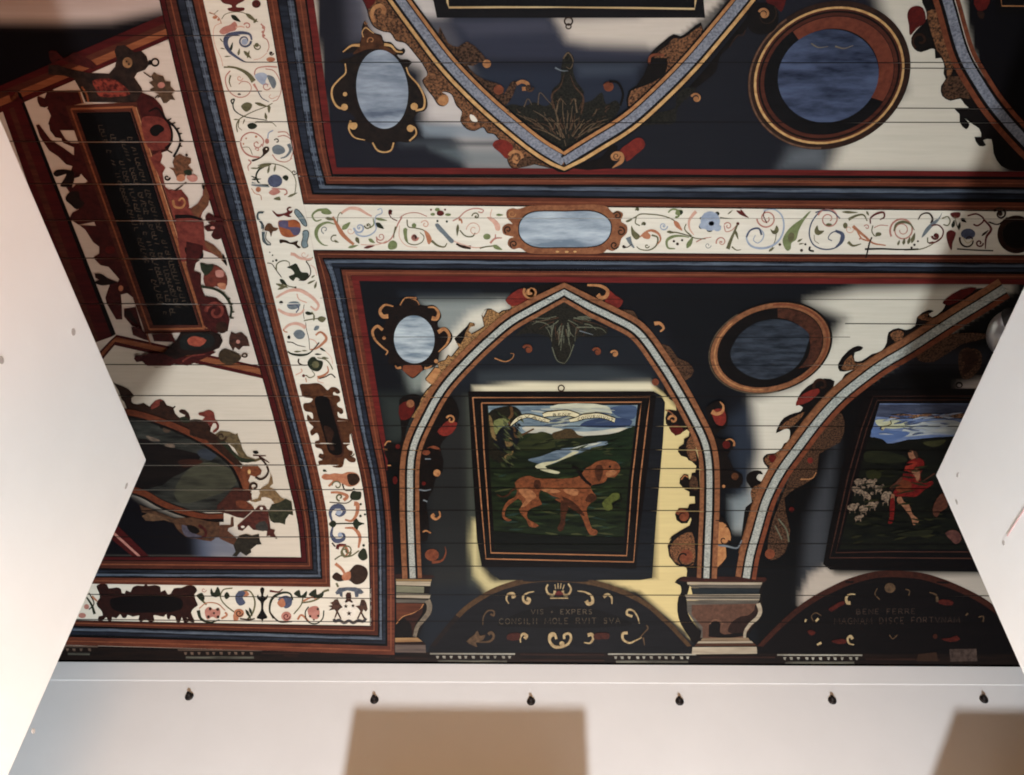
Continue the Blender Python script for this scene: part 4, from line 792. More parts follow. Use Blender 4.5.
leafage('leaf_ornament', 'carved brown leaf cluster with a spire in the point of the upper arch', P("566,152 540,138 520,124 500,110 512,104 524,106 534,102 546,106 552,100 552,90 560,82 561,70 563,58 568,51 574,58 573,70 577,82 584,92 582,102 592,100 602,92 606,104 616,100 620,108 604,126 584,141"), DKG, st, 566, 130, [(RUST, 608, 86, 4.5, 200, 1), (VEINB, 529, 86, 4.5, 0, 1)])
# ---------- framed picture at the top edge, with its hanging ring
t = Thing('picture_frame', 'black framed picture cut off by the top edge, thin gold line along its foot', 'picture', 570, 8, h0=0.0026)
t.add('frame', paint((34, 28, 32), (22, 18, 22)), Sheet().poly("425,-40 700,-40 705,17.5 437,17.5")); t.add('gold_line', paint((226, 200, 152), (196, 160, 110)), Sheet().stroke("446,-30 447.5,2 449,7.2 560,6.6 694.5,8.6 695.5,0 697,-30", 2.0, n=1)); t.add('panel', paint((18, 14, 18), (12, 10, 12)), Sheet().poly("448,-40 695,-40 693.4,7 450,5.6"))
t = Thing('hanging_ring', 'small double brown ring below the foot of the upper picture', 'ring', 568.5, 22, h0=0.0026)
t.add('ring', UMB, Sheet().ring(ell(568.5, 21, 4.8, 4.6), ell(568.5, 21, 3.2, 3))); t.add('ring', UMB, Sheet().ring(ell(568.5, 26, 3.2, 3.2), ell(568.5, 26, 1.9, 1.9)))
# ---------- round windows painted in the spandrels
t = Thing('round_window', 'large round blue opening with brown mouldings in the upper bay', 'medallion', 829, 75, h0=0.0026)
E_ = lambda k, dx=0, dy=0, n=64: ell(829 + dx, 75 + dy, 84 * k, 71.5 * k, -28, n)
t.add('outer_rim', paint((82, 54, 40), (52, 34, 28), 'mottle'), Sheet().ring(E_(1), E_(.9))); t.add('pale_edge', paint((142, 104, 80), (96, 68, 52), 'mottle'), Sheet().stroke(ell(829, 75, 82.5, 70, -28, 50, 120, 262), 1.8, n=1))
t.add('gold_bead', GILT, Sheet().ring(E_(.925), E_(.895))); t.add('inner_rim', BROWN2, Sheet().ring(E_(.895), E_(.80)))
t.add('inner_rim', DK, Sheet().ring(E_(.87), E_(.845))); t.add('reveal', paint((34, 30, 34), (22, 18, 20)), Sheet().poly(E_(.80)))
t.add('reveal', paint((150, 82, 58), (112, 54, 40), 'mottle', con=.3), Sheet().poly([p for p in ell(829, 75, 66.5, 56.5, -28, 30, -100, 58)] + [p for p in reversed(ell(828, 75.5, 52, 46, -28, 30, -100, 58))]))
t.add('sky', paint((96, 108, 138), (44, 52, 76), 'cloud', con=.14, sc=1.7), Sheet().poly(ell(828, 75.5, 51, 46, -20, 50)))
t.add('painted_highlight', paint((150, 140, 120), (120, 104, 84)), Sheet().stroke("811,43 818,47 828,46", 1.4, .5).stroke("835,46 844,48 853,45", 1.8, .5))  # highlights painted on the round opening
# ---------- upper right arch
UR = sm("936,-30 947,0 963,54 979,83 996,108 1030,146 1060,172")
t = Thing('pointed_arch', 'blue-grey arch limb at the top right corner', 'arch', 970, 70, h0=0.0022)
cR = CROP(880, 0, 7.11); c3 = CROP(600, 0, 2.415)
edge = cR("290,-60 300,20 320,60 330,130 260,210 220,270 240,345 290,370 360,345 388,350 392,415 432,410 455,470 450,520 465,560 432,610 440,680 500,715 570,700 600,740 630,768") + c3("855,262 868,275 868,295 884,312 892,300 880,285 900,300 915,310 920,330 904,330 915,352 932,350 925,338 945,336 950,370 968,400 1000,412 1040,412")
t.add('strapwork', DK, Sheet().poly(sm(edge, 2) + [(1060, 172)] + list(reversed(UR))))
t.add('strapwork', FRET, Sheet().poly(cR("335,80 400,70 430,200 470,330 520,480 480,560 470,480 440,400 400,350 385,300 350,190"), 2)); t.add('strapwork', FRETD, Sheet().poly(cR("470,560 560,540 640,700 570,690 500,705 450,680 440,620"), 2)); t.add('scroll_end', IVORY, Sheet().poly(c3("895,305 905,300 912,312 925,320 938,325 945,332 930,345 912,350 905,332 918,330"), 2)) if False else None
t.add('paper_roll', ROLLD, Sheet().poly(cR("192,100 215,55 270,40 308,60 322,150 260,200 212,250 205,180"), 3), label='dark red paper roll'); t.add('scroll_end', CARVED, Sheet().volute(*cR([(285, 285)])[0], 9, 120, 1, 3, 2))
t.add('stone_band', DK, Sheet().stroke(UR, 14, n=1)); t.add('stone_band', SLATE, Sheet().stroke(UR, 9.5, n=1))
t.add('outer_moulding', RUST, Sheet().stroke(offset(UR, -11), 5.5, n=1)); t.add('inner_moulding', RUST, Sheet().stroke(offset(UR, 10), 4.5, n=1))
t.add('paper_roll', ROLLD, Sheet().poly(cR("665,-30 780,-30 755,60 690,72"), 2)); t.add('scroll_end', CARVED, Sheet().poly(cR("690,80 740,90 730,130 700,120"), 3))
t = Thing('picture_frame', 'dark picture corner with a thin tan line at the top right corner', 'picture', 1015, 5, h0=0.0024)
t.add('frame', BLACK, Sheet().poly("992,-30 1090,-30 1090,14 996,14")); t.add('gold_line', GILTD, Sheet().stroke("999,-20 1001.5,5.6 1090,6.6", 1.1, n=1))

# ---------- lower bay ----------
LO = sm("413,578 411.3,540 410.3,500 412.5,450 427,415 444,386 470,357 490,338 511,320.5 538,305"); LO2 = sm("590,305.5 612,316 636.7,330 661,362 676,386 691,413 704,440 708.3,460 709,500 707.5,540 706,578")
t = Thing('pointed_arch', 'white-grey pointed arch round the lion picture', 'arch', 564, 292, h0=0.0022)
cG, cH, cI, cJ, cK, cL, cM, cN = CROP(350, 280, 7.314), CROP(470, 275, 7.314), CROP(590, 275, 7.314), CROP(370, 370, 8.533), CROP(370, 450, 8.533), CROP(640, 370, 8.533), CROP(640, 450, 8.533), CROP(640, 530, 6.4)
FULL = LO + P("564,291") + LO2
# outer fretwork on the left shoulder
edge = cJ("440,420 350,400 380,330 440,240 480,180 530,125 500,110 480,90") + cG("555,722 620,640 650,640 640,605 700,585 722,548 745,562 800,492 768,432 800,400 860,342 880,312 915,318 912,335 885,340 868,365 890,396 945,366 985,340 968,262 985,225 1010,212") + cH("100,315 92,290 112,256 160,250 214,280 240,262 300,252 308,235 262,186 310,130 380,92 420,82 560,72 640,62 690,58")
t.add('strapwork', DK, Sheet().poly([(x - .7, y - .7) for x, y in edge] + [(564, 290)] + list(reversed(LO))))
t.add('strapwork', FRETG, Sheet().poly(edge[:-6] + cH("430,180 560,120 640,80") + [(562, 290)] + list(reversed(LO))))
t.add('strapwork', DK, Sheet().poly(cG("768,432 800,400 860,342 880,325 850,370 810,470"), 2)); t.add('strapwork', DK, Sheet().poly(cH("390,110 420,82 560,72 640,66 560,110 460,165"), 2)); t.add('paper_roll', TANL, Sheet().poly(cG("556,722 625,638 665,658 605,762")), label='tan paper roll')
t.add('paper_roll', ROLLR, Sheet().poly(cH("260,186 310,130 385,95 400,150 460,176 400,200 310,226"), 2), label='pinkish red paper roll'); t.add('scroll_end', GILTD, Sheet().stroke(cH("400,95 395,125 420,155 465,150 470,115 440,105"), 2.4, 5).dot(*cH([(440, 128)])[0], 4.5))
# dark fretwork on the right shoulder
t.add('strapwork', DK, Sheet().poly(cH("700,60 840,62 960,75 1010,110 1010,170 960,180 880,150 780,110"), 2)); t.add('strapwork', FRETD, Sheet().poly(cI("200,260 300,255 350,310 370,400 470,440 520,500 580,520 640,600 720,640 760,700 700,768 640,720 560,600 420,450 250,330"), 2))
t.add('paper_roll', ROLLR, Sheet().poly(cI("125,100 190,150 242,185 212,235 165,242 110,195"), 2), label='red paper roll'); t.add('scroll_end', GILTD, Sheet().stroke(cI("-20,70 80,78 128,110 118,152 80,165 55,140"), 2, 4.4)); t.add('scroll_end', GILTD, Sheet().stroke(cI("512,412 538,385 510,350 470,352"), 1.4, 4)); t.add('scroll_line', VEINB, Sheet().stroke(cI("560,520 600,580 680,630"), 1.2).stroke(cI("230,270 310,262 350,330"), 1.2))
# left foot, outside and inside
t.add('strapwork', DK, Sheet().poly(cJ("250,250 330,205 430,215 420,300 340,420 300,560 280,768 150,768 120,640 140,600 250,640 270,520"), 2)); t.add('paper_roll', ROLLD, Sheet().poly(cJ("250,300 320,260 385,300 345,400 265,422"), 2), label='red paper roll'); t.add('scroll_end', TAN, Sheet().dot(*cJ([(345, 282)])[0], 4)); t.add('scroll_end', ROLLD, Sheet().dot(*cJ([(238, 648)])[0], 2.4)); t.add('scroll_line', GILTD, Sheet().stroke(cJ("125,640 150,605 180,605"), 1.3).stroke(cJ("110,672 150,675"), 1.3))
t.add('strapwork', DK, Sheet().poly(cJ("620,240 700,220 760,340 760,400 740,460 660,560 600,640 610,720 560,768 430,768 470,600"), 2)); t.add('paper_roll', ROLLR, Sheet().poly(cJ("575,520 610,478 660,430 745,445 700,535 625,558"), 2), label='red paper roll'); t.add('scroll_end', GILTD, Sheet().volute(*cJ([(690, 418)])[0], 4.6, 200, 1.1, 2, 1.4)); t.add('scroll_end', RUST, Sheet().poly(cJ("470,680 540,640 600,670 590,710 520,720"), 3))
t.add('strapwork', DK, Sheet().poly(cK("420,0 600,0 620,180 560,240 540,330 480,450 500,560 490,768 420,768"), 2)); t.add('scroll_end', GILTD, Sheet().dot(*cK([(572, 190)])[0], 3.6)); t.add('scroll_end', GILTD, Sheet().stroke(cK("590,510 598,560 560,585 530,560 550,545"), 1.2, 3.4)); t.add('scroll_end', ROLLD, Sheet().dot(*cK([(215, 252)])[0], 2.4, 4)); t.add('scroll_end', ROLLD, Sheet().dot(*cK([(460, 280)])[0], 2)); t.add('scroll_line', GRYB, Sheet().stroke(cK("410,330 470,340 520,330"), 1.6, .8).stroke(cK("455,420 490,435"), 1.4).stroke(cK("470,70 520,70"), 1.2)); t.add('scroll_end', RUST, Sheet().dot(*cK([(480, 15)])[0], 4, 2.6)); t.add('scroll_line', GILTD, Sheet().stroke(cK("450,695 480,685 520,705"), 1.4).stroke(cK("150,125 180,125"), 1.2))
t.add('scroll_end', RUST, Sheet().dot(432, 554.5, 7, 6).stroke("432,562 442,560 446,552 445,546", 3, .6))
# right foot, inside: silhouette against the cream ground
edge = cL("200,180 250,240 300,270 310,340 240,330 215,400 220,450 250,480 300,555 375,515 400,500 420,520 415,560 375,580 370,625 330,650 322,690 350,725 400,740") + cM("412,80 440,90 480,130 470,185 440,190 432,240 418,245 410,205 375,198 340,235 335,280 380,330 420,350 420,388 466,390 468,450 420,456 405,490 330,490 298,540 310,592 352,622 402,620 430,570 438,590 420,640 350,680 270,730 242,768") + cN("200,50 175,100 185,165 230,222 296,240 300,262 296,300")
t.add('strapwork', DK, Sheet().poly(edge + [(697, 577), (698, 540), (700, 500), (699, 460), (690, 430), (676, 405), (664, 385)]))
t.add('strapwork', FRET, Sheet().poly(cL("330,330 380,350 440,470 430,560 400,600 400,700 440,768 480,768 440,500 380,380"), 2)); t.add('strapwork', FRETD, Sheet().poly(cM("440,210 480,230 490,330 440,330 420,290"), 2)); t.add('strapwork', FRET, Sheet().poly(cN("330,10 350,100 340,220 290,225 220,200 190,130 205,80 260,30"), 2)); t.add('paper_roll', ROLLD, Sheet().poly(cL("245,480 300,460 340,470 372,512 305,552"), 2), label='dark red paper roll'); t.add('scroll_end', GILTD, Sheet().volute(*cL([(280, 415)])[0], 4.6, 180, 1, 2.4, 2)); t.add('scroll_end', RUST, Sheet().dot(*cL([(130, 95)])[0], 3.6)); t.add('scroll_end', RUST, Sheet().volute(*cM([(365, 560)])[0], 6.4, 200, 1.2, 4, 2, 3)); t.add('scroll_end', RUST, Sheet().dot(*cN([(295, 165)])[0], 6.8, 7)); t.add('scroll_line', DK, Sheet().volute(*cN([(285, 170)])[0], 10, 30, .8, 1.6, 1.6))
t.add('scroll_end', GILTD, Sheet().stroke(cM("350,245 380,210 410,225"), 1.2)); t.add('scroll_line', TAN, Sheet().stroke(cL("215,335 250,345 290,380"), 1.2))
# right foot, outside
t.add('strapwork', DK, Sheet().poly(cL("560,330 600,280 690,250 740,330 740,480 690,500 640,560 700,580 780,570 810,620 760,700 700,768 660,768 620,520"), 2)); t.add('paper_roll', ROLLR, Sheet().poly(cL("605,350 640,325 690,320 722,345 732,425 702,466 650,452 622,395"), 2), label='red paper roll'); t.add('scroll_end', GILTD, Sheet().stroke(cL("610,345 650,365 700,345 708,295 680,262"), 4.4, 1.2)); t.add('scroll_end', GILTD, Sheet().stroke(cL("800,640 800,605 765,580 730,590"), 2.2, 1)); t.add('scroll_end', ROLLD, Sheet().dot(*cL([(735, 628)])[0], 4))
t.add('strapwork', DK, Sheet().poly(cM("690,0 760,60 800,160 870,200 872,280 820,325 740,320 690,330"), 2)); t.add('scroll_end', CARVE, Sheet().dot(*cM([(808, 215)])[0], 3.6)); t.add('scroll_end', GILTD, Sheet().dot(*cM([(712, 300)])[0], 1.6)); t.add('bracket', DK, Sheet().poly(cM("650,548 700,560 775,680 778,768") + cN("580,70 545,190 490,260 455,290 455,200"), 2)); t.add('bracket', TANL, Sheet().poly(cM("655,562 715,612 765,690 770,768") + cN("570,60 545,90 550,170 500,230 455,285 470,100"), 2)); t.add('scroll_line', CARVED, Sheet().volute(*cN([(535, 60)])[0], 5, 0, .9, 1.6, 1)); t.add('scroll_line', GRYB, Sheet().stroke(cN("490,90 560,100 620,110 650,60"), 2.4, 1.2))
t.add('stone_band', DK, Sheet().stroke(FULL, 9.5, n=1)); t.add('stone_band', SLATEW, Sheet().stroke(FULL, 5.8, n=1))
t.add('outer_moulding', TAN, Sheet().stroke(offset(LO, 7.6) + [(564.3, 284)] + offset(LO2, 7.6), 5.6, n=1)); t.add('inner_moulding', TAN, Sheet().stroke(offset(LO, -7)[:-1] + [(564, 298.5)] + offset(LO2, -7.4)[1:], 4.2, n=1))
t.add('outer_moulding', DK, Sheet().stroke(offset(LO, 4.7) + [(564.3, 287)] + offset(LO2, 4.7), 1.2, n=1)); t.add('inner_moulding', DK, Sheet().stroke(offset(LO, -4.6)[:-1] + [(564, 295.8)] + offset(LO2, -4.8)[1:], 1.2, n=1))
# ---------- leaf mask in its point
rnd = random.Random(9); st = []
for i in range(44):
    a = math.radians(rnd.uniform(0, 180)); r0 = rnd.uniform(3, 16); r1 = r0 + rnd.uniform(6, 20)
    x0, y0, x1, y1 = 564 + r0 * math.cos(a) * 1.7, 322 + r0 * math.sin(a) * .9 - 6 * abs(math.cos(a)), 564 + r1 * math.cos(a) * 1.6, 320 + r1 * math.sin(a) * 1.05 - 4 * abs(math.cos(a))
    if y0 < 302 + abs(x0 - 564) * .55: continue
    if y1 > 332 and abs(x1 - 564) > 10: x1 = 564 + (x1 - 564) * .4
    st.append((VEING if i % 3 else VEINB, [(x0, y0), ((x0+x1)/2, (y0+y1)/2 + rnd.uniform(-2, 2)), (x1, y1)], rnd.uniform(.7, 1.4)))
st += [(VEING, cH("780,375 880,375 960,385 995,415"), 1.4), (GRYB, cH("800,400 900,430"), 1.0), (VEING, cH("480,330 560,350 600,390"), 1.2), (VEING, cH("600,520 640,620 690,640"), 1.2), (VEING, cH("760,500 720,600 690,640"), 1.2), (GILTD, cH("180,600 260,625 310,600 320,570 295,565"), 1.2)]
st = st[:99]
leafage('leaf_mask', 'grey-green carved leaf mask under the point of the lion arch', cH("690,185 620,220 560,250 480,310 380,395 330,440 420,425 540,440 590,470 600,540 640,620 690,650 730,600 762,500 800,450 900,450 1000,430 1010,400 960,375 880,340 800,260"), DKG, st, 564, 320, [(RUST, 528, 348.5, 5, 200, 1), (RUST, 597, 351, 4.5, 200, 1), (GILTD, 614.5, 353, 4, 200, 1)])
# ---------- oval looking-glasses
t = Thing('oval_mirror', 'tall pale oval looking-glass in dark scrolled frame in the upper bay', 'mirror', 382, 88, h0=0.0026)
t.add('frame', paint((62, 46, 38), (30, 24, 24), 'mottle'), Sheet().poly(cA("330,148 352,190 400,238 450,255 470,300 520,308 560,350 590,362 612,350 625,372 600,402 565,398 590,430 640,432 672,455 652,482 640,520 680,580 740,640 782,720 785,780 760,812 722,818 690,860 692,895 720,935 718,985 690,1022 640,1040 565,1035 545,1065 520,1102 470,1118 420,1102 383,1050 330,1030 260,1012 215,965 203,910 230,880 262,868 200,815 130,790 80,710 85,640 130,580 180,540 190,480 140,450 165,430 220,420 270,385 165,382 190,345 250,315 290,310 308,245 308,195"), 3))
t.add('crest', CARVE, Sheet().poly(cA("335,180 400,245 450,265 465,320 560,385 520,400 440,358 340,360 290,380 240,395 290,330 310,250"), 3))
t.add('glass', paint((176, 184, 194), (112, 122, 140), 'cloud', con=.15, sc=1.4), Sheet().poly(ell(382.3, 89, 25.8, 39.5, -6, 56)))
for p, w0, w1 in (("185,462 188,530 140,580 92,640 90,710 130,780 190,795", 1.2, 2.2), ("632,490 650,540 720,620 765,720 755,790 700,805", 1.2, 2.2), ("225,880 212,940 250,1000 330,1022", 2, .8), ("640,925 690,928 704,975 655,1028", 1.4, 1.8), ("385,1040 420,1095 470,1110 520,1095 540,1040", 1.6, 1.6), ("168,378 230,332 292,328", 1.0, 3), ("470,322 520,332 560,372 605,378", 3, 1.2), ("318,270 310,230 335,200 372,225 395,240", 1.0, 1.0)):
    t.add('gilt_line', GILT, Sheet().stroke(cA(p), w0, w1))
for x, y, r in ((180, 780, 3.4), (690, 775, 3.6), (245, 915, 4), (662, 935, 3.6), (185, 685, 2.2)): t.add('gilt_boss', GILT, Sheet().dot(*cA([(x, y)])[0], r))
t.add('gilt_line', GILTD, Sheet().volute(*cA([(375, 292)])[0], 4, 150, .9, 1.2, 1).volute(*cA([(335, 162)])[0], 1.8, 0, 1, .8))
t = Thing('oval_mirror', 'small pale oval looking-glass in dark scrolled frame beside the lion arch', 'mirror', 414, 339, h0=0.0026)
t.add('frame', paint((54, 36, 30), (26, 20, 20), 'mottle'), Sheet().poly(cG("430,118 485,122 512,175 560,185 612,182 655,220 668,270 642,310 650,345 700,342 744,390 750,430 705,490 655,530 648,575 632,622 590,642 530,662 500,692 458,718 420,692 378,652 325,630 280,602 285,560 270,520 180,440 158,385 165,345 200,326 245,335 262,290 215,252 218,200 260,172 320,185 358,180 382,132"), 3))
t.add('pendant', RUST, Sheet().poly(cG("390,625 440,618 520,622 530,660 500,680 460,712 420,685 385,655"), 2))
t.add('glass', paint((196, 204, 206), (120, 136, 150), 'cloud', con=.15, sc=1.6), Sheet().poly(ell(414.3, 339, 20.3, 24, -4, 50)))
for p, w0, w1 in (("240,362 200,335 166,370 182,430 240,490 276,520 262,545", 3, 1.2), ("318,190 255,180 220,222 240,262 280,262", 1.2, 4.4), ("366,182 400,132 440,125 485,130", 1.2, 1.2), ("440,130 490,150 508,180", .8, 1.0), ("570,195 622,200 648,240 632,280 598,275", 1.2, 4.4), ("645,378 690,355 726,400 710,460 648,522", 4, 1.0), ("330,618 345,640 375,635", 1, 2.6), ("545,640 570,640 600,622", 2.6, 1)):
    t.add('gilt_line', GILTD, Sheet().stroke(cG(p), w0, w1))
for x, y, r in ((250, 420, 1.8), (630, 590, 2), (478, 130, 1.4)): t.add('gilt_boss', GILTD, Sheet().dot(*cG([(x, y)])[0], r))
# ---------- round window of the lower bay
t = Thing('round_window', 'smaller round slate-blue opening with tan mouldings in the lower bay', 'medallion', 770, 347, h0=0.0026)
cO = CROP(700, 290, 6.46)
def O_(k, dx=0, dy=0): return ell(770.2 + dx, 347.2 + dy, 63.5 * k, 44.8 * k, -17, 64)
t.add('outer_rim', DK, Sheet().ring(O_(1.0), O_(.955))); t.add('pale_edge', paint((120, 104, 82), (80, 66, 52)), Sheet().stroke(ell(770.2, 347.2, 62.6, 44, -17, 50, 95, 250), 1.2, n=1))
t.add('bead', TAN, Sheet().ring(O_(.965), O_(.855))); t.add('bead', RUST, Sheet().stroke(ell(770.2, 347.2, 58.5, 41.4, -17, 40, -75, 70), 2.0, n=1)); t.add('bead', GILTD, Sheet().stroke(ell(770.2, 347.2, 57, 40.4, -17, 40, 110, 240), 1.4, n=1))
t.add('reveal', paint((32, 24, 24), (20, 16, 17)), Sheet().poly(O_(.855))); t.add('reveal', paint((112, 66, 46), (60, 36, 30), 'mottle', con=.2), Sheet().poly(ell(770.2, 347.2, 53.5, 37.6, -17, 24, -70, 52) + list(reversed(ell(768.5, 348.5, 42, 31, -10, 24, -70, 52)))))
t.add('sky', paint((76, 84, 96), (44, 50, 60), 'cloud', con=.12, sc=2.8), Sheet().poly(sm(cO("195,405 215,350 260,280 350,215 450,188 560,195 660,240 705,290 690,360 660,440 600,510 500,560 410,575 300,545 220,480"), 4, True)))
# ---------- right-hand arch of the lower bay
RA = sm("746,578 750,555 757,530 766,500 780,472 798,447 818.5,420 838.5,398 860,380 882,364 908,348.6 933,332.4 957,317 980,303 1004,288")
t = Thing('pointed_arch', 'arch limb rising to the right above the shepherd picture', 'arch', 850, 390, h0=0.0022)
cP, cQ = CROP(824, 250, 5.12), CROP(740, 400, 4.31); cT = CROP(680, 270, 2.977)
edge = cQ("0,640 15,510 25,460 50,440 45,400 52,385 28,350 30,320 60,303 90,305 98,320 80,318 70,335 90,350 112,335 125,300 105,275 98,250 115,232 150,228 180,205 190,185 205,180 215,150 212,125 190,125 155,142 165,110 190,75 235,55 260,48 270,30") + cT("352,400 350,380 380,345 430,322 460,330 455,352 470,345 490,310 520,295 500,300 475,300 470,280 500,240 528,225 545,230 535,240 520,245 520,270 540,270 570,250 600,240 615,215 620,185 650,172 672,178 700,165 705,140 740,118 755,122 740,130 750,140 780,120 790,100 785,95 820,75 880,55 960,50")
t.add('strapwork', DK, Sheet().poly(sm(edge, 2) + [(1010, 290)] + list(reversed(RA)))); t.add('strapwork', paint((150, 98, 58), (92, 60, 38), 'mottle'), Sheet().poly([(x + 1.2, y + 1.0) for x, y in offset(RA, 13.5)[6:-14]] + list(reversed(offset(RA, 7)[6:-14]))))
for cc, p in ((cQ, "105,258 118,238 150,232 172,215 150,270 128,285"), (cQ, "165,125 200,90 250,62 280,50 240,100 215,118"), (cT, "480,292 510,250 520,275 545,275 560,265 530,290 495,298"), (cT, "625,190 650,178 665,185 660,205 640,212"), (cQ, "45,395 60,372 90,362 80,400 55,430"), (cT, "705,140 740,125 735,140 760,140 740,150")):
    t.add('strapwork', FRET, Sheet().poly(cc(p), 2))
t.add('paper_roll', ROLLR, Sheet().poly(cT("344,402 352,380 385,358 412,352 415,362 385,390 350,402"), 2), label='red paper roll'); t.add('scroll_end', CARVED, Sheet().volute(*cT([(420, 342)])[0], 8, 150, .9, 3, 2)); t.add('scroll_end', ROLLD, Sheet().dot(*cQ([(140, 250)])[0], 4)); t.add('paper_roll', ROLLD, Sheet().poly(cP("605,270 620,250 700,200 780,190 720,240 640,280"), 2), label='dark red paper roll')
t.add('strapwork', FRETD, Sheet().poly(cQ("300,100 420,40 450,90 430,180 340,230 330,320 260,370 190,420 215,560 190,660 130,690 120,600 170,440 260,220"), 2)); t.add('scroll_end', ROLLR, Sheet().dot(*cQ([(302, 258)])[0], 3)); t.add('scroll_end', GILTD, Sheet().stroke(cQ("260,340 310,335 328,310"), 1.4, .8)); t.add('scroll_end', ROLLD, Sheet().dot(*cQ([(222, 470)])[0], 2.6)); t.add('scroll_end', RUST, Sheet().dot(*cQ([(128, 662)])[0], 5)); t.add('scroll_line', VEING, Sheet().stroke(cQ("165,510 200,560 210,610"), 1.4).stroke(cQ("150,540 180,600"), 1.2))
t.add('scroll_end', CARVED, Sheet().poly(cP("700,520 760,510 790,560 740,620 700,640 720,580"), 3)); t.add('strapwork', FRETD, Sheet().poly(cP("460,510 560,450 640,430 780,420 860,440 700,480 560,570 480,560"), 2))
t.add('stone_band', DK, Sheet().stroke(RA, 11.5, n=1)); t.add('stone_band', SLATEW, Sheet().stroke(RA, 7, 8, n=1))
t.add('outer_moulding', TAN, Sheet().stroke(offset(RA, 8.2), 5.6, 7, n=1)); t.add('inner_moulding', RUST, Sheet().stroke(offset(RA, -7.4), 4.4, 6, n=1)); t.add('outer_moulding', DK, Sheet().stroke(offset(RA, 4.9), 1.2, n=1)); t.add('inner_moulding', DK, Sheet().stroke(offset(RA, -4.9), 1.2, n=1))
t = Thing('leaf_ornament', 'dark brown carved leaf cluster under the right-hand arch by the white wall', 'ornament', 960, 355, h0=0.0019)
t.add('leaf_mass', FRETD, Sheet().poly(cP("690,530 720,500 800,520 800,600 740,660 705,650"), 3)); t.add('curl', CARVED, Sheet().stroke(cP("720,520 760,560 740,630"), 1.6, .8)); t.add('curl', CARVED, Sheet().stroke(cP("545,540 580,560 600,530"), 1.6, .8)); 
# ================================================================== LETTERING (Roman capitals drawn as strokes on a 0..1 box)
GLYPH = {
 'A': ".0,1 .5,0 1,1|.2,.65 .8,.65", 'B': ".1,1 .1,0 .7,.05 .75,.4 .1,.48 .85,.6 .85,.95 .1,1", 'C': ".95,.15 .6,0 .2,.15 .05,.5 .2,.85 .6,1 .95,.85", 'D': ".1,1 .1,0 .6,.05 .95,.5 .6,.95 .1,1",
 'E': ".9,0 .1,0 .1,1 .9,1|.1,.5 .7,.5", 'F': ".9,0 .1,0 .1,1|.1,.5 .7,.5", 'G': ".95,.15 .6,0 .2,.15 .05,.5 .2,.85 .6,1 .95,.85 .95,.55 .6,.55", 'I': ".5,0 .5,1", 'L': ".1,0 .1,1 .85,1", 'M': ".0,1 .1,0 .5,.8 .9,0 1,1",
 'N': ".05,1 .05,0 .95,1 .95,0", 'O': ".5,0 .15,.15 .02,.5 .15,.85 .5,1 .85,.85 .98,.5 .85,.15 .5,0", 'P': ".1,1 .1,0 .75,.03 .85,.3 .7,.5 .1,.55", 'Q': ".5,0 .15,.15 .02,.5 .15,.85 .5,1 .85,.85 .98,.5 .85,.15 .5,0|.55,.75 1,1.15", 'R': ".1,1 .1,0 .75,.03 .85,.28 .65,.5 .1,.52|.5,.52 .95,1",
 'S': ".9,.12 .5,0 .12,.15 .2,.42 .8,.58 .88,.85 .5,1 .08,.88", 'T': ".0,0 1,0|.5,0 .5,1", 'U': ".08,0 .08,.75 .5,1 .92,.75 .92,0", 'V': ".0,0 .5,1 1,0", 'X': ".05,0 .95,1|.95,0 .05,1", '+': ".5,.3 .5,.8|.2,.55 .8,.55", '.': ".45,.5 .55,.55"}
NARROW = {'I': .32, '+': .7, '.': .4, 'M': 1.15, 'E': .78, 'F': .76, 'L': .76, 'S': .74}
def letters(t, text, path, hgt, mat, weight, parent=None, gap=.34, sp=.75):
    """each letter is set upright on the base line 'path'"""
    p = sm(path, 6); L = [0]
    for i in range(1, len(p)): L.append(L[-1] + math.hypot(p[i][0]-p[i-1][0], p[i][1]-p[i-1][1]))
    ws = [sp if c == ' ' else NARROW.get(c, .9) for c in text]; tot = sum(ws) + gap * (len(text) - 1); k = L[-1] / tot; pos = 0
    for c, w in zip(text, ws):
        if c != ' ':
            s = Sheet(); m = pos + w / 2
            x, y = np.interp(m * k, L, [q[0] for q in p]), np.interp(m * k, L, [q[1] for q in p])
            x2, y2 = np.interp(min(L[-1], m * k + 1), L, [q[0] for q in p]), np.interp(min(L[-1], m * k + 1), L, [q[1] for q in p])
            x1, y1 = np.interp(max(0, m * k - 1), L, [q[0] for q in p]), np.interp(max(0, m * k - 1), L, [q[1] for q in p])
            d = math.hypot(x2-x1, y2-y1) or 1; ux, uy = (x2-x1)/d, (y2-y1)/d
            for st in GLYPH[c].split('|'):
                pts = [(x + ux*(gx-.5)*w*k + uy*(1-gy)*hgt, y + uy*(gx-.5)*w*k - ux*(1-gy)*hgt) for gx, gy in P(st)]
                s.stroke(pts, weight, n=1)
            t.add('letter', mat, s, parent)
        pos += w + gap
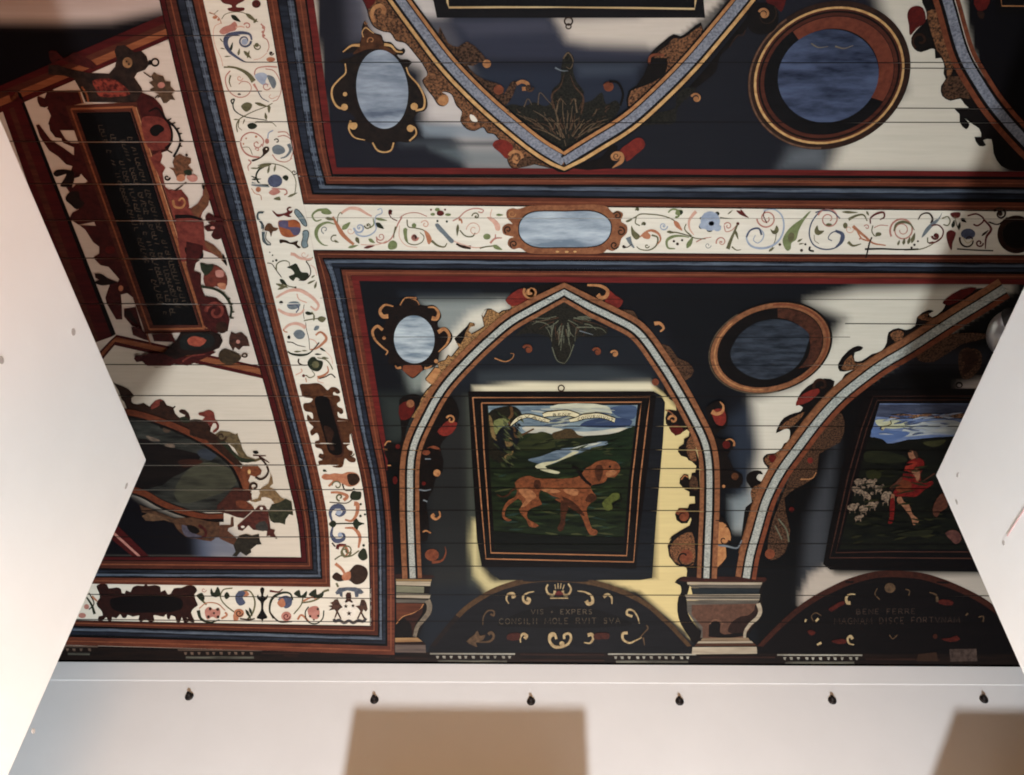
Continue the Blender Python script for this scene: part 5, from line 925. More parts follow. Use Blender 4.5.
# ================================================================== THE LION PICTURE
t = Thing('framed_picture', 'black framed picture of a standing lion by a river under the arch', 'picture', 566, 482, h0=0.0030)
t.add('painted_cast_shade', paint((42, 46, 54), (30, 34, 40)), Sheet().poly("655,392 661,395 665,402 663,440 656,520 652,578 640,580 500,580 490,572 484,560 630,560 634,480 645,392"))  # trompe-l'oeil shadow of the frame, painted beside it
t.add('frame', paint((34, 22, 20), (18, 13, 14)), Sheet().poly("468,391 654,391 656,396 651,440 640,530 636,569 482,567 477,540 472,460")); OUTL = P("472.8,397 650,396.4 647,420 640,480 633.6,561.8 486,558.6 481,500 477,450"); INL = P("481.6,402.6 641.4,401.6 639,420 632,480 626.6,555.4 491,552.6 487.6,500 484,450")
GL = paint((196, 140, 96), (150, 98, 66))
t.add('gilt_line', GL, Sheet().stroke(OUTL + [OUTL[0]], 1.25, n=1)); t.add('gilt_line', GL, Sheet().stroke(INL + [INL[0]], 1.25, n=1))
PIC = P("487.5,405.5 637.5,404.5 635,425 628.5,480 623,551 495,549 492,500 489,450")
t.add('meadow', paint((52, 66, 38), (24, 30, 24), 'cloud', con=.2, sc=3), Sheet().poly(PIC)); cX = CROP(460, 380, 8.533); cY = CROP(550, 380, 8.533); cV = CROP(520, 440, 6.458); cW = CROP(480, 400, 9.69)
t.add('sky', paint((150, 168, 172), (84, 102, 122), 'cloud', con=.2, sc=3), Sheet().poly("488,405.5 637.5,404.5 635,425 631,427 612,432 580,436 560,436 540,432 520,433 505,428 492,425 489,415"))
t.add('cloud', paint((206, 204, 178), (176, 178, 160), 'cloud', con=.2, sc=3), Sheet().poly("550,406 607,405.5 612,412 606,418 580,413 556,412", 4)); t.add('cloud', paint((206, 200, 176), (170, 172, 164), 'cloud', con=.2, sc=3), Sheet().poly("522,427 545,426 560,428 578,431 600,430 622,427 628,428 612,433 590,435 566,436 545,432 528,432", 4)); t.add('cloud', paint((186, 182, 152), (140, 150, 140), 'cloud', con=.2, sc=3), Sheet().poly("538,420 560,416 590,417 575,420 552,423", 4))
t.add('cloud', paint((74, 92, 128), (56, 72, 104), 'cloud', con=.2, sc=3), Sheet().poly("585,421 610,417 632,420 630,425 600,427 580,425", 4)); t.add('cloud', paint((90, 110, 140), (70, 88, 118), 'cloud', sc=3), Sheet().poly("610,408 636,406 634,418 618,416", 4))
t.add('hill', paint((74, 80, 44), (44, 52, 34), 'cloud', sc=3), Sheet().poly("517,444 530,436 541,431 552,434 562,439 556,446 530,450 514,448", 4)); t.add('hill', paint((104, 84, 54), (68, 56, 38), 'mottle', sc=2), Sheet().poly("552,433 560,430 566,428 573,429 578,434 584,436 574,440 556,440", 4)); t.add('hill', paint((46, 58, 34), (30, 38, 28), 'cloud', sc=3), Sheet().poly("556,440 584,437 600,435 612,436 600,441 570,446 556,446", 4)); t.add('hill', paint((44, 66, 38), (26, 40, 28), 'cloud', sc=3), Sheet().poly("632,427 622,430 608,437 600,446 590,452 575,456 590,462 624,466 629,460 632,440", 3))
t.add('river', paint((130, 146, 158), (80, 100, 116), 'cloud', con=.15, sc=3), Sheet().poly("540,456 562,448 580,446 606,440 608,443 596,446 586,450 578,453 568,456 556,462 548,464 535,462 528,459", 3)); t.add('bank', paint((204, 200, 164), (176, 172, 140), 'mottle'), Sheet().poly("579,451 572,455 562,459 552,463 545,466 551,469 560,471.5 558,473 546,471 535,466 542,462 556,460 566,455 573,451", 3)); t.add('bank', paint((196, 196, 176), (150, 160, 160), 'mottle'), Sheet().poly("570,449 585,444 602,441.5 596,444 584,447 572,451", 3))
t.add('tree', paint((58, 52, 36), (28, 28, 24), 'mottle', sc=1.5), Sheet().poly("489,412 498,407 515,406 522,414 514,424 500,420 496,432 506,440 516,446 508,456 500,462 490,456 489,430", 3)); t.add('tree', paint((40, 42, 46), (22, 24, 28), 'mottle'), Sheet().poly("497,428 512,424 520,432 516,446 506,452 494,444", 3)); t.add('tree_trunk', paint((128, 92, 56), (82, 58, 38), 'mottle'), Sheet().stroke("511,406 512,414 508,420 514,428 516,436 522,434 534,428", 3, 1.6)); t.add('tree_trunk', paint((150, 124, 78), (104, 84, 54), 'mottle'), Sheet().poly("505,440 511,437 513,444 507,446", 3).poly("504,456 510,452 514,449 512,454 506,458", 3).poly("489,414 492,418 494,430 497,440 492,436 490,426", 2)); t.add('leaf_light', paint((150, 150, 96), (104, 112, 66), 'mottle'), Sheet().poly("494,420 510,418 506,424 500,428 496,434", 3))
strokes(t, 'meadow_brushwork', P("491,470 560,472 630,445 626,500 622,549 497,547"), [paint((70, 86, 50), (46, 60, 38)), paint((34, 44, 34), (22, 28, 24)), paint((60, 84, 70), (42, 60, 54)), paint((96, 100, 62), (66, 72, 46))], 26, 16, 2.2)
strokes(t, 'tree_brushwork', P("489,408 524,408 530,440 520,470 492,470"), [paint((112, 116, 76), (72, 78, 52)), paint((36, 36, 32), (22, 24, 24)), paint((84, 92, 56), (56, 60, 40))], 18, 8, 2.0, .7)
strokes(t, 'hill_brushwork', P("514,448 545,434 612,438 632,430 630,455 590,458 560,447"), [paint((92, 96, 58), (64, 70, 44)), paint((40, 48, 32), (28, 34, 26))], 16, 14, 1.6, -.15)
strokes(t, 'sky_brushwork', P("526,406 637,405 635,422 600,428 530,430"), [paint((190, 192, 178), (160, 166, 160)), paint((92, 108, 132), (76, 92, 116))], 12, 20, 1.8, -.08)
LI = paint((158, 94, 56), (106, 60, 38), 'mottle', con=.2); LIL = paint((188, 130, 86), (142, 92, 60), 'mottle', con=.2); LID = paint((104, 60, 38), (66, 40, 28), 'mottle', con=.2)
lion = t.add('lion', LI, Sheet().poly(CROP(460, 450, 8.533)("468,275 500,240 540,220 600,212 650,232 760,236 900,238") + CROP(550, 450, 8.533)("100,235 200,230 262,205 300,150 350,125 390,95 440,80 500,75 560,92 590,120 598,165 580,195 545,225 490,225 475,255 440,275 380,285 345,300 365,350 400,400 350,440 312,490 318,540 340,620 360,665 402,680 400,715 350,722 322,690 290,610 255,540 190,495 110,450 40,410") + CROP(460, 450, 8.533)("860,405 790,385 720,340 690,330 672,400 700,455 630,480 575,520 578,580 625,608 672,640 640,655 590,645 568,590 528,545 504,500 538,460 498,405 470,425 415,465 388,505 385,565 442,590 402,602 360,560 368,490 415,420 465,395 488,340"), 2))
for m, p in ((LIL, "500,330 560,320 620,340 650,390 600,430 560,470 520,480 560,410 520,370"), (LIL, "690,330 780,320 860,345 800,360 730,350"), (LID, "640,250 680,250 690,300 660,330 630,300")):
    t.add('lion_shading', m, Sheet().poly(CROP(460, 450, 8.533)(p), 3), lion)  # lighter and darker patches paint shading onto the lion
for m, p in ((LIL, "110,330 180,320 240,335 230,380 160,370"), (LID, "390,130 440,120 450,190 420,260 390,220"), (LID, "300,420 350,360 400,400 350,440"), (LIL, "480,180 540,160 570,180 530,215 480,215"), (LID, "100,390 160,410 240,470 300,560 260,540 180,490"), (LI, "500,100 560,110 580,160 530,150")):
    t.add('lion_shading', m, Sheet().poly(CROP(550, 450, 8.533)(p), 3), lion)
t.add('eye', INK, Sheet().dot(*CROP(550, 450, 8.533)([(510, 132)])[0], 1.2), lion); t.add('tail', LID, Sheet().stroke(CROP(460, 450, 8.533)("480,310 440,340 410,375 360,390 315,370"), 2, 1), lion); t.add('far_leg', LID, Sheet().poly(CROP(460, 450, 8.533)("860,420 930,440 900,560 885,670 850,690 830,660 860,600"), 2), lion)
t.add('collar', INK, Sheet().stroke(CROP(550, 450, 8.533)("185,140 230,150 260,200 300,250 350,290"), 4.2, 2.4), lion)
t.add('ground_shade', paint((30, 34, 26), (20, 22, 18), 'cloud', sc=3), Sheet().poly("492,530 540,534 600,536 624,536 623.4,550 496,548.4")); t.add('reed_bed', paint((112, 118, 56), (80, 88, 44), 'mottle'), Sheet().poly(cV("530,400 570,360 600,335 640,340 640,370 590,400 600,430 560,450"), 3)); t.add('snake', INK, Sheet().stroke(cV("645,340 655,380 610,400 600,425 640,430"), 1.2))  # first shape is painted shade on the ground
BAN = paint((222, 212, 176), (196, 184, 146), 'mottle'); cb = CROP(495, 395, 7.585)
for nm, top, bot, tx in (('banner', "118,215 150,175 200,145 260,138 320,150 370,165 420,180", "120,225 165,190 210,168 260,160 320,178 370,190 405,196", 'QVAM'), ('banner', "360,135 390,120 440,115 500,108 560,108 620,128 640,135", "370,155 400,150 450,148 500,146 560,145 600,155 630,155", 'BENE'), ('banner', "560,175 620,158 660,140 720,132 780,128 840,142 910,165", "570,192 620,185 680,168 740,160 800,160 850,172 905,195", 'CONVENIVNT')):
    a, b = resample(sm(cb(top)), 24), resample(sm(cb(bot)), 24)
    t.add('banner_edge', INK, Sheet().strip(offset(a, .8), offset(b, -.8))); bn = t.add('banner', BAN, Sheet().strip(a, b))
    letters(t, tx, [b[int(i)] for i in ((5, 9, 13, 17, 21) if tx == 'QVAM' else ((6, 10, 14, 18) if tx == 'BENE' else (4, 8, 12, 16, 20, 22)))], 2.5, INK, .6, bn)
t = Thing('hanging_ring', 'small dark ring above the head of the lion picture frame', 'ring', 561, 388, h0=0.0026)
t.add('ring', UMB, Sheet().ring(ell(561.2, 387.8, 3.6, 3.6), ell(561.2, 387.8, 2.3, 2.3)))
# ================================================================== LUNETTES
LUND = paint((44, 42, 46), (28, 26, 30), con=.3); LUND2 = paint((34, 26, 26), (20, 16, 18), con=.3); LET = paint((128, 112, 92), (78, 66, 56))
def scroll_hook(t, x, y, r, a0, tn, m, w=2.4): t.add('gilt_scroll', m, Sheet().volute(x, y, r, a0, tn, w * .5, w, r * .36))
t = Thing('painted_lunette', 'dark lunette lettered VIS EXPERS below the lion picture', 'lunette', 562, 618, h0=0.0022)
arc = sm("430,646 441,632 452,619 463.7,607 483,593.5 496.6,586.6 510,582 524,578.4 540,576.4 556.7,576 572,577 587,579 603,582.5 618,587.5 630,592.5 641.6,598.5 654,607 665,617.5 674,626 683,636 692,646")
ins = [(563 + (x - 563) * .962, 653 + (y - 653) * .93) for x, y in arc]
t.add('field', LUND, Sheet().poly(arc + P("694,652.5 428,652.5"))); t.add('rim', paint((118, 88, 56), (70, 50, 36), 'mottle', con=.3), Sheet().strip(arc[14:], ins[14:])); t.add('rim', paint((60, 44, 38), (44, 36, 34), 'mottle'), Sheet().strip(arc[:15], ins[:15]))
t.add('text_field', LUND2, Sheet().poly("497,625 520,612 545,607 565,606 590,608 612,614 632,624 610,627 565,628 520,627", 5))
letters(t, 'VIS + EXPERS', P("531,614 592,614"), 4.8, LET, .62); letters(t, 'CONSILII MOLE RVIT SVA', P("499,624 620,623"), 5.6, LET, .65)
G1 = paint((206, 184, 140), (158, 130, 92), 'mottle'); G2 = paint((128, 100, 72), (82, 64, 50), 'mottle')
lw_ = CROP(420, 570, 7.314); lr_ = CROP(540, 570, 6.4)
for c, p, w0, w1, m in ((lw_, "650,245 632,210 645,175 680,170 690,190 670,195", 1, 3.4, G1), (lw_, "835,155 790,165 755,190 760,225 790,240 800,215 780,205", .8, 3.6, G1), (lw_, "460,400 465,340 500,295 540,300 540,330 515,320", .8, 2, G2), (lw_, "370,515 450,525 520,515 540,480 520,455 500,470", 1, 3, G2), (lw_, "735,530 735,490 755,465 780,480 765,500", 1, 3.6, G1), (lw_, "990,470 960,480 948,510 975,550 1020,560", 3, 1.6, G1),
    (lr_, "50,90 40,120 60,155 90,155 95,130", 1.6, 2.6, G1), (lr_, "180,85 198,120 180,155 150,155 145,130", 1.6, 2.6, G1), (lr_, "240,132 290,140 330,165 335,205 310,215 295,195", .8, 4, G1), (lr_, "405,170 430,155 455,170 460,215", 3.6, 1, G1), (lr_, "590,295 555,280 560,255 590,255 620,290 635,340", 2.6, 1, G1), (lr_, "560,400 530,405 530,440 570,465 610,450 650,430", 3, 1, G1), (lr_, "105,440 90,405 65,410 60,450 90,490 130,492 180,470 198,430 185,405 155,415 155,440", 2.4, 2.4, G1), (lr_, "280,462 320,465 340,435 330,410 305,415", 1, 3.6, G1), (lr_, "640,430 665,400 690,370 680,350", 1, 1.4, G2), (lr_, "660,430 668,480", 1.6, .8, G2)):
    t.add('gilt_scroll', m, Sheet().stroke(c(p), w0, w1))
t.add('shell', G1, Sheet().stroke(lr_("100,120 95,90"), .9).stroke(lr_("115,118 115,82"), .9).stroke(lr_("130,118 135,82"), .9).stroke(lr_("145,122 155,92"), .9).stroke(lr_("65,178 180,178"), 1)); t.add('shell', G1, Sheet().dot(*lr_([(140, 470)])[0], 2.6)); t.add('shell_heart', WINE, Sheet().poly(lr_("95,150 120,130 150,150 140,162 100,162"), 2))
t.add('paper_roll', paint((104, 52, 38), (72, 36, 30), 'mottle'), Sheet().poly(lw_("635,480 660,462 730,460 735,490 720,510 640,508"), 2)); t.add('paper_roll', paint((104, 52, 38), (72, 36, 30), 'mottle'), Sheet().poly(lr_("345,408 400,400 440,405 440,438 400,440 345,440"), 2)); t.add('flourish', G2, Sheet().poly(lw_("340,520 400,470 420,440 440,480 480,470 460,510 410,530 420,560 390,550"), 2))
t = Thing('painted_lunette', 'dark red-brown lunette lettered BENE FERRE below the shepherd picture', 'lunette', 885, 620, h0=0.0030)
arc = sm("757,646 770,632 785,617.5 800,605 815,595 830,587 845,580 860,575 875,571.5 890,570.5 905,571 920,572.5 940,578 960,586 980,596 995,606 1010,618 1030,636 1045,652"); ins = [(890 + (x - 890) * .955, 653 + (y - 653) * .92) for x, y in arc]
t.add('field', paint((34, 22, 22), (20, 14, 16), con=.3), Sheet().poly(arc + P("1045,654 755,653"))); t.add('rim', paint((96, 50, 34), (62, 32, 26), 'mottle', con=.3), Sheet().strip(arc, ins))
LET2 = paint((104, 84, 72), (66, 48, 42)); letters(t, 'BENE FERRE', P("856,614 915,613.5"), 5, LET2, .55); letters(t, 'MAGNAM DISCE FORTVNAM', P("834,624 959,622.5"), 6, LET2, .6)
r1, r2 = CROP(740, 560, 7.043), CROP(860, 560, 6.244)
for c, p, w0, w1, m in ((r1, "810,240 770,240 745,265 755,300 775,300", .8, 3.6, G1), (r1, "515,430 500,395 530,370 570,390", .8, 1, G2), (r1, "530,430 550,410", 2, 2.4, G1), (r1, "455,440 462,415", 1.2, 2, G1), (r1, "540,595 570,580", 2, 2.4, G1), (r1, "800,595 765,585 755,550 775,535 790,555", 1, 3, G1), (r2, "430,200 470,215 480,260", .8, 3, G2), (r2, "105,175 90,210 120,245", 1, 1.2, G2), (r2, "280,180 305,190 300,225", 1, 1.2, G2), (r2, "735,355 765,350 765,385", 1, 1.4, G2), (r2, "655,345 670,330", 1.4, 2, G2), (r2, "180,465 200,490 230,465", 1, 1, G2)):
    t.add('gilt_scroll', m, Sheet().stroke(c(p), w0, w1))
RR = paint((116, 46, 34), (74, 28, 26), 'mottle')
for c, p in ((r1, "620,345 660,315 725,285 735,305 690,330 640,362"), (r1, "640,570 690,555 745,560 745,580 690,590"), (r2, "485,250 540,245 580,262 570,280 490,270"), (r2, "500,490 560,485 600,470 620,495 560,510"), (r1, "470,500 500,490 530,510 500,530")): t.add('paper_roll', RR, Sheet().poly(c(p), 2))
t.add('boss', G2, Sheet().dot(*r2([(183, 172)])[0], 5.5, 5)); t.add('boss', paint((96, 50, 34), (70, 36, 28)), Sheet().dot(*r2([(465, 475)])[0], 2.4))
# ================================================================== PEDESTALS
MARB = paint((134, 96, 76), (92, 64, 52), 'mottle', con=.3); LSTONE = paint((198, 184, 160), (156, 142, 122), 'streak'); MSTONE = paint((128, 120, 108), (92, 86, 78), 'streak'); TEAL = paint((58, 66, 70), (40, 46, 50))
t = Thing('painted_pedestal', 'stone pedestal with swelling body between the two arches', 'pedestal', 722, 615, h0=0.0034)
t.add('painted_shade', DK, Sheet().poly(cN("222,335 258,302 300,300 320,345 300,420 300,470 305,530 345,600 395,670 395,712 340,725 318,690 262,605 238,520 245,430 262,400 258,355"), 2)); t.add('painted_shade', DK, Sheet().poly(cN("740,300 812,310 806,330 790,345 780,440 785,540 730,620 690,690 740,740 760,800 730,800 650,690 700,560"), 2))  # shade painted down both sides of the pedestal
t.add('capital', paint((96, 48, 34), (62, 32, 26)), Sheet().poly(cN("245,322 270,303 400,296 800,303 812,316 795,332 300,332")))
for m, p in ((LSTONE, "300,333 782,335 776,350 304,348"), (MSTONE, "310,350 776,352 768,372 330,368"), (TEAL, "325,370 768,374 756,410 335,410"), (LSTONE, "288,412 768,410 768,424 288,424"), (MSTONE, "292,425 768,425 764,440 296,440"), (LSTONE, "296,441 764,441 762,448 298,448"), (MARB, "300,465 740,455 765,470 772,520 765,560 715,610 680,660 672,690 385,690 392,645 345,585 305,525"), (MSTONE, "300,452 762,450 745,470 320,478 300,520"), (MSTONE, "300,470 330,478 330,540 400,620 400,688 386,690 392,645 345,585 303,525")):
    t.add('body', m, Sheet().poly(cN(p)))
t.add('panel_shade', paint((72, 46, 38), (48, 32, 28), 'mottle'), Sheet().poly(cN("735,480 730,510 690,545 650,550 590,585 560,640 570,655 660,665 700,600 750,540 752,470"), 2)); t.add('panel_shade', DK, Sheet().poly(cN("440,660 440,610 460,588 490,582 515,600 510,650 540,668 650,655 660,678 440,682"), 2)); t.add('pale_volute', LSTONE, Sheet().stroke(cN("755,468 768,520 750,560 705,600 672,650 668,690"), 4.4, 2.6)); t.add('pale_volute', paint((156, 118, 92), (120, 86, 66), 'mottle'), Sheet().stroke(cN("445,600 470,575 510,580 530,600"), 1.2))  # the dark patches paint shade into the panel
for m, p in ((paint((160, 136, 108), (120, 98, 78)), "400,690 690,688 705,708 385,708"), (LSTONE, "375,711 712,709 725,722 362,724"), (paint((110, 72, 50), (80, 52, 40)), "362,725 728,722 745,738 345,742"), (LSTONE, "335,748 745,746 748,790 330,794")): t.add('base', m, Sheet().poly(cN(p)))
t = Thing('painted_pedestal', 'half pedestal with grey scroll bracket at the left foot of the lion arch', 'pedestal', 412, 615, h0=0.0034)
cU = CROP(370, 560, 7.05)
for nm, m, p in (('capital', paint((78, 42, 32), (52, 30, 26)), "178,100 250,96 440,108 460,118 420,132 180,132"), ('capital', paint((172, 142, 96), (136, 108, 72)), "182,133 436,136 432,150 184,148"), ('capital', LSTONE, "184,150 430,152 425,182 186,176"), ('painted_shade', DK, "180,176 425,184 420,236 186,236"), ('body', paint((148, 146, 120), (108, 106, 90)), "186,180 382,188 380,230 186,228"), ('capital', LSTONE, "186,236 430,240 420,270 186,264"), ('painted_shade', DK, "178,268 420,272 440,320 430,380 380,450 340,545 178,548"), ('body', MSTONE, "184,274 400,280 400,300 186,300"), ('body', paint((130, 74, 48), (96, 54, 38)), "186,302 382,306 360,340 300,375 230,400 188,440"), ('panel_edge', TANL, None), ('body', paint((86, 46, 34), (58, 34, 28)), "375,330 370,370 320,450 300,540 290,450 240,405 310,375"), ('base', paint((188, 150, 104), (150, 112, 74)), "178,548 335,546 372,574 178,578"), ('painted_shade', paint((70, 40, 30), (48, 30, 26)), "178,579 375,577 392,594 178,594"), ('base', paint((132, 114, 104), (98, 84, 78)), "178,595 392,597 395,652 178,650")):  # its darkest strips are painted shade around mouldings and bracket
    if p is None: t.add(nm, m, Sheet().stroke(cU("378,308 355,345 300,375 230,400 186,450"), .9, .7))
    else: t.add(nm, m, Sheet().poly(cU(p)))
t.add('bracket', paint((150, 136, 116), (112, 100, 88), 'mottle'), Sheet().stroke(cU("405,282 420,320 412,370 375,420 335,470 315,540"), 5.6, 3.6))
# ================================================================== THE SHEPHERD PICTURE
t = Thing('framed_picture', 'black framed picture of a red-clad man with dogs by the right wall', 'picture', 905, 480, h0=0.0030)
t.add('frame', paint((32, 20, 20), (16, 12, 14)), Sheet().poly("866,389.6 1060,387 1060,573 830,569.5 823,564 829,530 842,468 855,425")); s1 = P("1060,395 873,396.3 861,430 848,475 836,530 829.6,557.6 880,557.4 1060,559"); s2 = P("1060,399 877,399.8 866,430 852,480 841,530 835.6,552.4 890,551.4 1060,552")
BL2 = paint((104, 66, 52), (66, 40, 36)); t.add('frame_line', BL2, Sheet().stroke(s1, 1.2, n=1)); t.add('frame_line', BL2, Sheet().stroke(s2, 1.0, n=1))
t.add('meadow', paint((40, 42, 28), (20, 20, 20), 'cloud', con=.2, sc=3), Sheet().poly("879.5,403 1050,403 1050,549 839.5,549 846,520 857,480 868,440")); cZ, c8 = CROP(840, 380, 7.75), CROP(820, 460, 5.69)
t.add('sky', paint((132, 148, 182), (88, 104, 140), 'cloud', con=.2, sc=3), Sheet().poly("879.5,403 1050,403 1050,436 950,436 930,438 908,439 888,444 872,437 870,436")); t.add('cloud', paint((92, 98, 118), (66, 70, 92), 'cloud', con=.2, sc=3), Sheet().poly("879,404 1050,403 1050,418 940,417 900,418 876,416")); t.add('cloud', paint((208, 204, 160), (170, 172, 150), 'cloud', con=.2, sc=3), Sheet().poly("875,420 890,419 905,421 918,424 905,427 890,428 878,425", 4)); t.add('cloud', paint((190, 190, 180), (150, 158, 166), 'cloud', con=.2, sc=3), Sheet().poly("905,427 925,421 960,422 960,432 930,434 900,435", 4)); t.add('cloud', paint((108, 132, 176), (92, 114, 158), 'cloud', sc=3), Sheet().poly("872,428 890,430 910,432 900,438 884,442 872,436", 3))
t.add('hill', paint((34, 34, 24), (22, 22, 20), 'cloud', sc=3), Sheet().poly(cZ("228,445 260,438 330,455 365,488 440,485 520,465 640,448 760,438 900,432 900,640 200,640"))); t.add('hill', paint((88, 84, 48), (58, 58, 36), 'cloud', sc=3), Sheet().poly(cZ("640,480 720,465 820,460 780,500 700,512"), 4)); t.add('hill', paint((58, 60, 36), (38, 40, 28), 'cloud', sc=3), Sheet().poly(cZ("190,560 300,545 480,580 520,620 300,640 190,620"), 4)); t.add('hill', paint((66, 66, 32), (44, 46, 28), 'cloud', sc=3), Sheet().poly(cZ("200,710 260,690 320,720 300,760 220,760"), 4))
BAN2 = paint((178, 132, 96), (128, 90, 66), 'mottle'); cs = CROP(870, 400, 10.24)
a, b = resample(sm(cs("195,185 215,150 300,140 500,138 700,136 940,134 1100,134")), 20), resample(sm(cs("200,195 230,188 300,178 500,176 700,176 940,176 1100,176")), 20)
t.add('banner_edge', INK, Sheet().strip(offset(a, .7), offset(b, -.9))); bn = t.add('banner', BAN2, Sheet().strip(a, b)); t.add('banner', paint((206, 196, 150), (170, 160, 120)), Sheet().poly(cs("205,205 190,235 130,260 110,300 130,305 160,270 215,245"), 3)); t.add('banner_edge', INK, Sheet().stroke(cs("205,200 215,235 180,255 125,265 100,285 130,300"), .9)); letters(t, 'FORMA ANCEPS', cs("235,176 960,174"), 3.3, INK, .62, bn)
cm = CROP(880, 440, 7.75); RD = paint((150, 38, 32), (102, 26, 26), 'mottle'); RDL = paint((176, 62, 44), (140, 44, 34), 'mottle'); FL = paint((176, 124, 92), (132, 86, 62), 'mottle'); FLD = paint((120, 72, 52), (84, 50, 40), 'mottle')
man = t.add('man', FL, Sheet().poly(cm("215,90 235,68 265,80 285,110 280,140 255,150 225,130"), 2).poly(cm("130,440 160,430 180,470 220,490 235,530 250,570 295,610 290,640 255,655 240,600 200,545 165,500 135,480"), 2).poly(cm("85,410 110,420 100,520 95,590 90,630 60,640 80,560 80,480"), 2))
t.add('cloak', RD, Sheet().poly(cm("200,180 240,145 290,130 330,150 340,200 310,260 330,330 400,310 410,330 340,380 280,430 200,430 120,430 100,400 150,330 170,280"), 3), man); t.add('cloak', RDL, Sheet().poly(cm("195,200 240,160 285,165 260,210 230,240 190,250"), 3), man); t.add('sash', paint((138, 72, 40), (100, 50, 32), 'mottle'), Sheet().poly(cm("130,330 180,300 240,330 230,380 170,400 120,380"), 3), man); t.add('arm', FL, Sheet().poly(cm("240,235 285,215 305,240 300,300 285,315 270,280"), 3), man); t.add('arm', FLD, Sheet().poly(cm("70,365 120,320 160,280 175,290 130,340 90,380"), 2), man); t.add('hair', paint((96, 66, 48), (66, 44, 36)), Sheet().poly(cm("250,75 275,78 292,115 285,145 268,120"), 2), man); t.add('staff', FLD, Sheet().stroke(cm("310,325 420,250"), 1.1, n=1), man); t.add('boot', RD, Sheet().poly(cm("78,450 105,440 104,590 90,640 58,640 72,590"), 2), man)
for x, y, rx, ry, rot in ((221, 120, 30, 20, 10), (285, 125, 28, 22, 0), (330, 155, 24, 20, 30), (210, 165, 36, 18, 20), (262, 195, 32, 16, 40), (182, 262, 30, 20, -10), (245, 272, 26, 22, 0), (295, 250, 26, 18, 20), (370, 205, 24, 34, 10), (215, 322, 22, 14, -20)):
    x0, y0 = c8([(x, y)])[0]
    dg = t.add('dog', paint((164, 140, 116), (88, 72, 64), 'mottle', con=.12, sc=1.6), Sheet().poly(ell(x0, y0, rx / 5.69, ry / 5.69, rot, 14)).poly(ell(x0 + rx / 5.69, y0 - ry / 8, 1.9, 1.7, 0, 8)).stroke([(x0 - 2, y0 + 1), (x0 - 2.6, y0 + ry / 5.69 + 2.6)], 1.1, .7, n=1).stroke([(x0 + 2, y0 + 1), (x0 + 2.6, y0 + ry / 5.69 + 2.4)], 1.1, .7, n=1))
strokes(t, 'meadow_brushwork', P("868,445 935,448 935,480 965,545 842,546 858,480"), [paint((58, 58, 36), (38, 40, 28)), paint((26, 28, 24), (18, 20, 18)), paint((72, 70, 40), (48, 48, 30))], 20, 16, 2.0); strokes(t, 'sky_brushwork', P("879,405 968,405 955,436 875,435"), [paint((176, 182, 190), (140, 150, 172)), paint((96, 110, 146), (76, 90, 124))], 12, 18, 1.6); t.add('rock', paint((128, 84, 72), (92, 56, 52), 'mottle'), Sheet().poly(c8("708,412 750,392 790,410 800,450 770,475 740,450"), 2)); t.add('fallen_figure', FLD, Sheet().poly(c8("640,260 680,190 720,180 720,260 680,290 660,320 640,300"), 3)); t.add('grass_light', paint((60, 60, 36), (40, 42, 28), 'cloud', sc=3), Sheet().poly(c8("430,420 520,400 640,395 620,420 500,430"), 4))
t = Thing('hanging_ring', 'small dark ring above the shepherd picture by the right wall', 'ring', 959, 384, h0=0.0026)
t.add('ring', INK, Sheet().ring(ell(959, 384.5, 3.6, 3.2), ell(959, 385, 2.2, 1.8)))
# ================================================================== THE TABLET ON THE LEFT
t1, t2, t3, t4, t5, t6 = CROP(0, 0, 5.12), CROP(0, 120, 5.12), CROP(60, 240, 5.12), CROP(170, 160, 7.05), CROP(10, 40, 8.61), CROP(70, 220, 6.458); t7 = CROP(20, 110, 6.458); t8 = CROP(90, 320, 5.69); t9 = CROP(140, 90, 9.69); tA = CROP(100, 30, 9.69)
WINED = paint((104, 40, 36), (70, 28, 26), 'mottle', con=.2); WINEL = paint((156, 78, 64), (116, 50, 44), 'mottle', con=.2); SHADOWED = paint((62, 38, 30), (38, 26, 22), 'mottle')
t = Thing('inscribed_tablet', 'long black inscribed tablet in red-brown scrolled border on the left', 'tablet', 140, 220, h0=0.0026)
# dark strapwork of its outer side
t.add('strapwork', WINED, Sheet().poly(t5("235,490 250,480 300,500 330,420 345,410 395,440 600,440 640,540 480,560 500,600 560,775 380,775 330,720 350,660 375,620 350,615 320,590 330,570 300,580 260,570 240,530")))
t.add('strapwork', WINED, Sheet().poly(t7("185,0 225,10 220,60 190,95 195,130 230,175 295,185 330,210 420,215 470,330 545,560 600,640 620,720 560,900 480,720 380,740 320,700 340,660 380,640 375,560 330,540 300,500 310,460 350,440 385,430 395,410 440,460 410,475 370,470 340,500 340,360 300,350 250,300 190,260 130,170 105,95 125,90 200,190 280,240 350,290 350,240 280,210")))
t.add('strapwork', SHADOWED, Sheet().poly(t7("215,410 240,385 320,385 350,400 340,490 300,495 260,490 290,440 300,410 240,430"), 2)); t.add('strapwork', SHADOWED, Sheet().poly(t7("295,575 320,530 380,525 390,575 420,600 370,640 330,610"), 3))
t.add('strapwork', WINED, Sheet().poly(t6("60,30 100,60 150,140 190,170 190,215 150,240 200,290 250,300 320,380 310,400 240,370 160,340 165,370 200,390 260,410 230,500 240,540 300,640 340,640 335,530 330,480 370,470 410,500 425,560 350,570 350,620 400,680 450,690 400,700 410,740 480,740 450,640 380,400 320,200 280,40")))
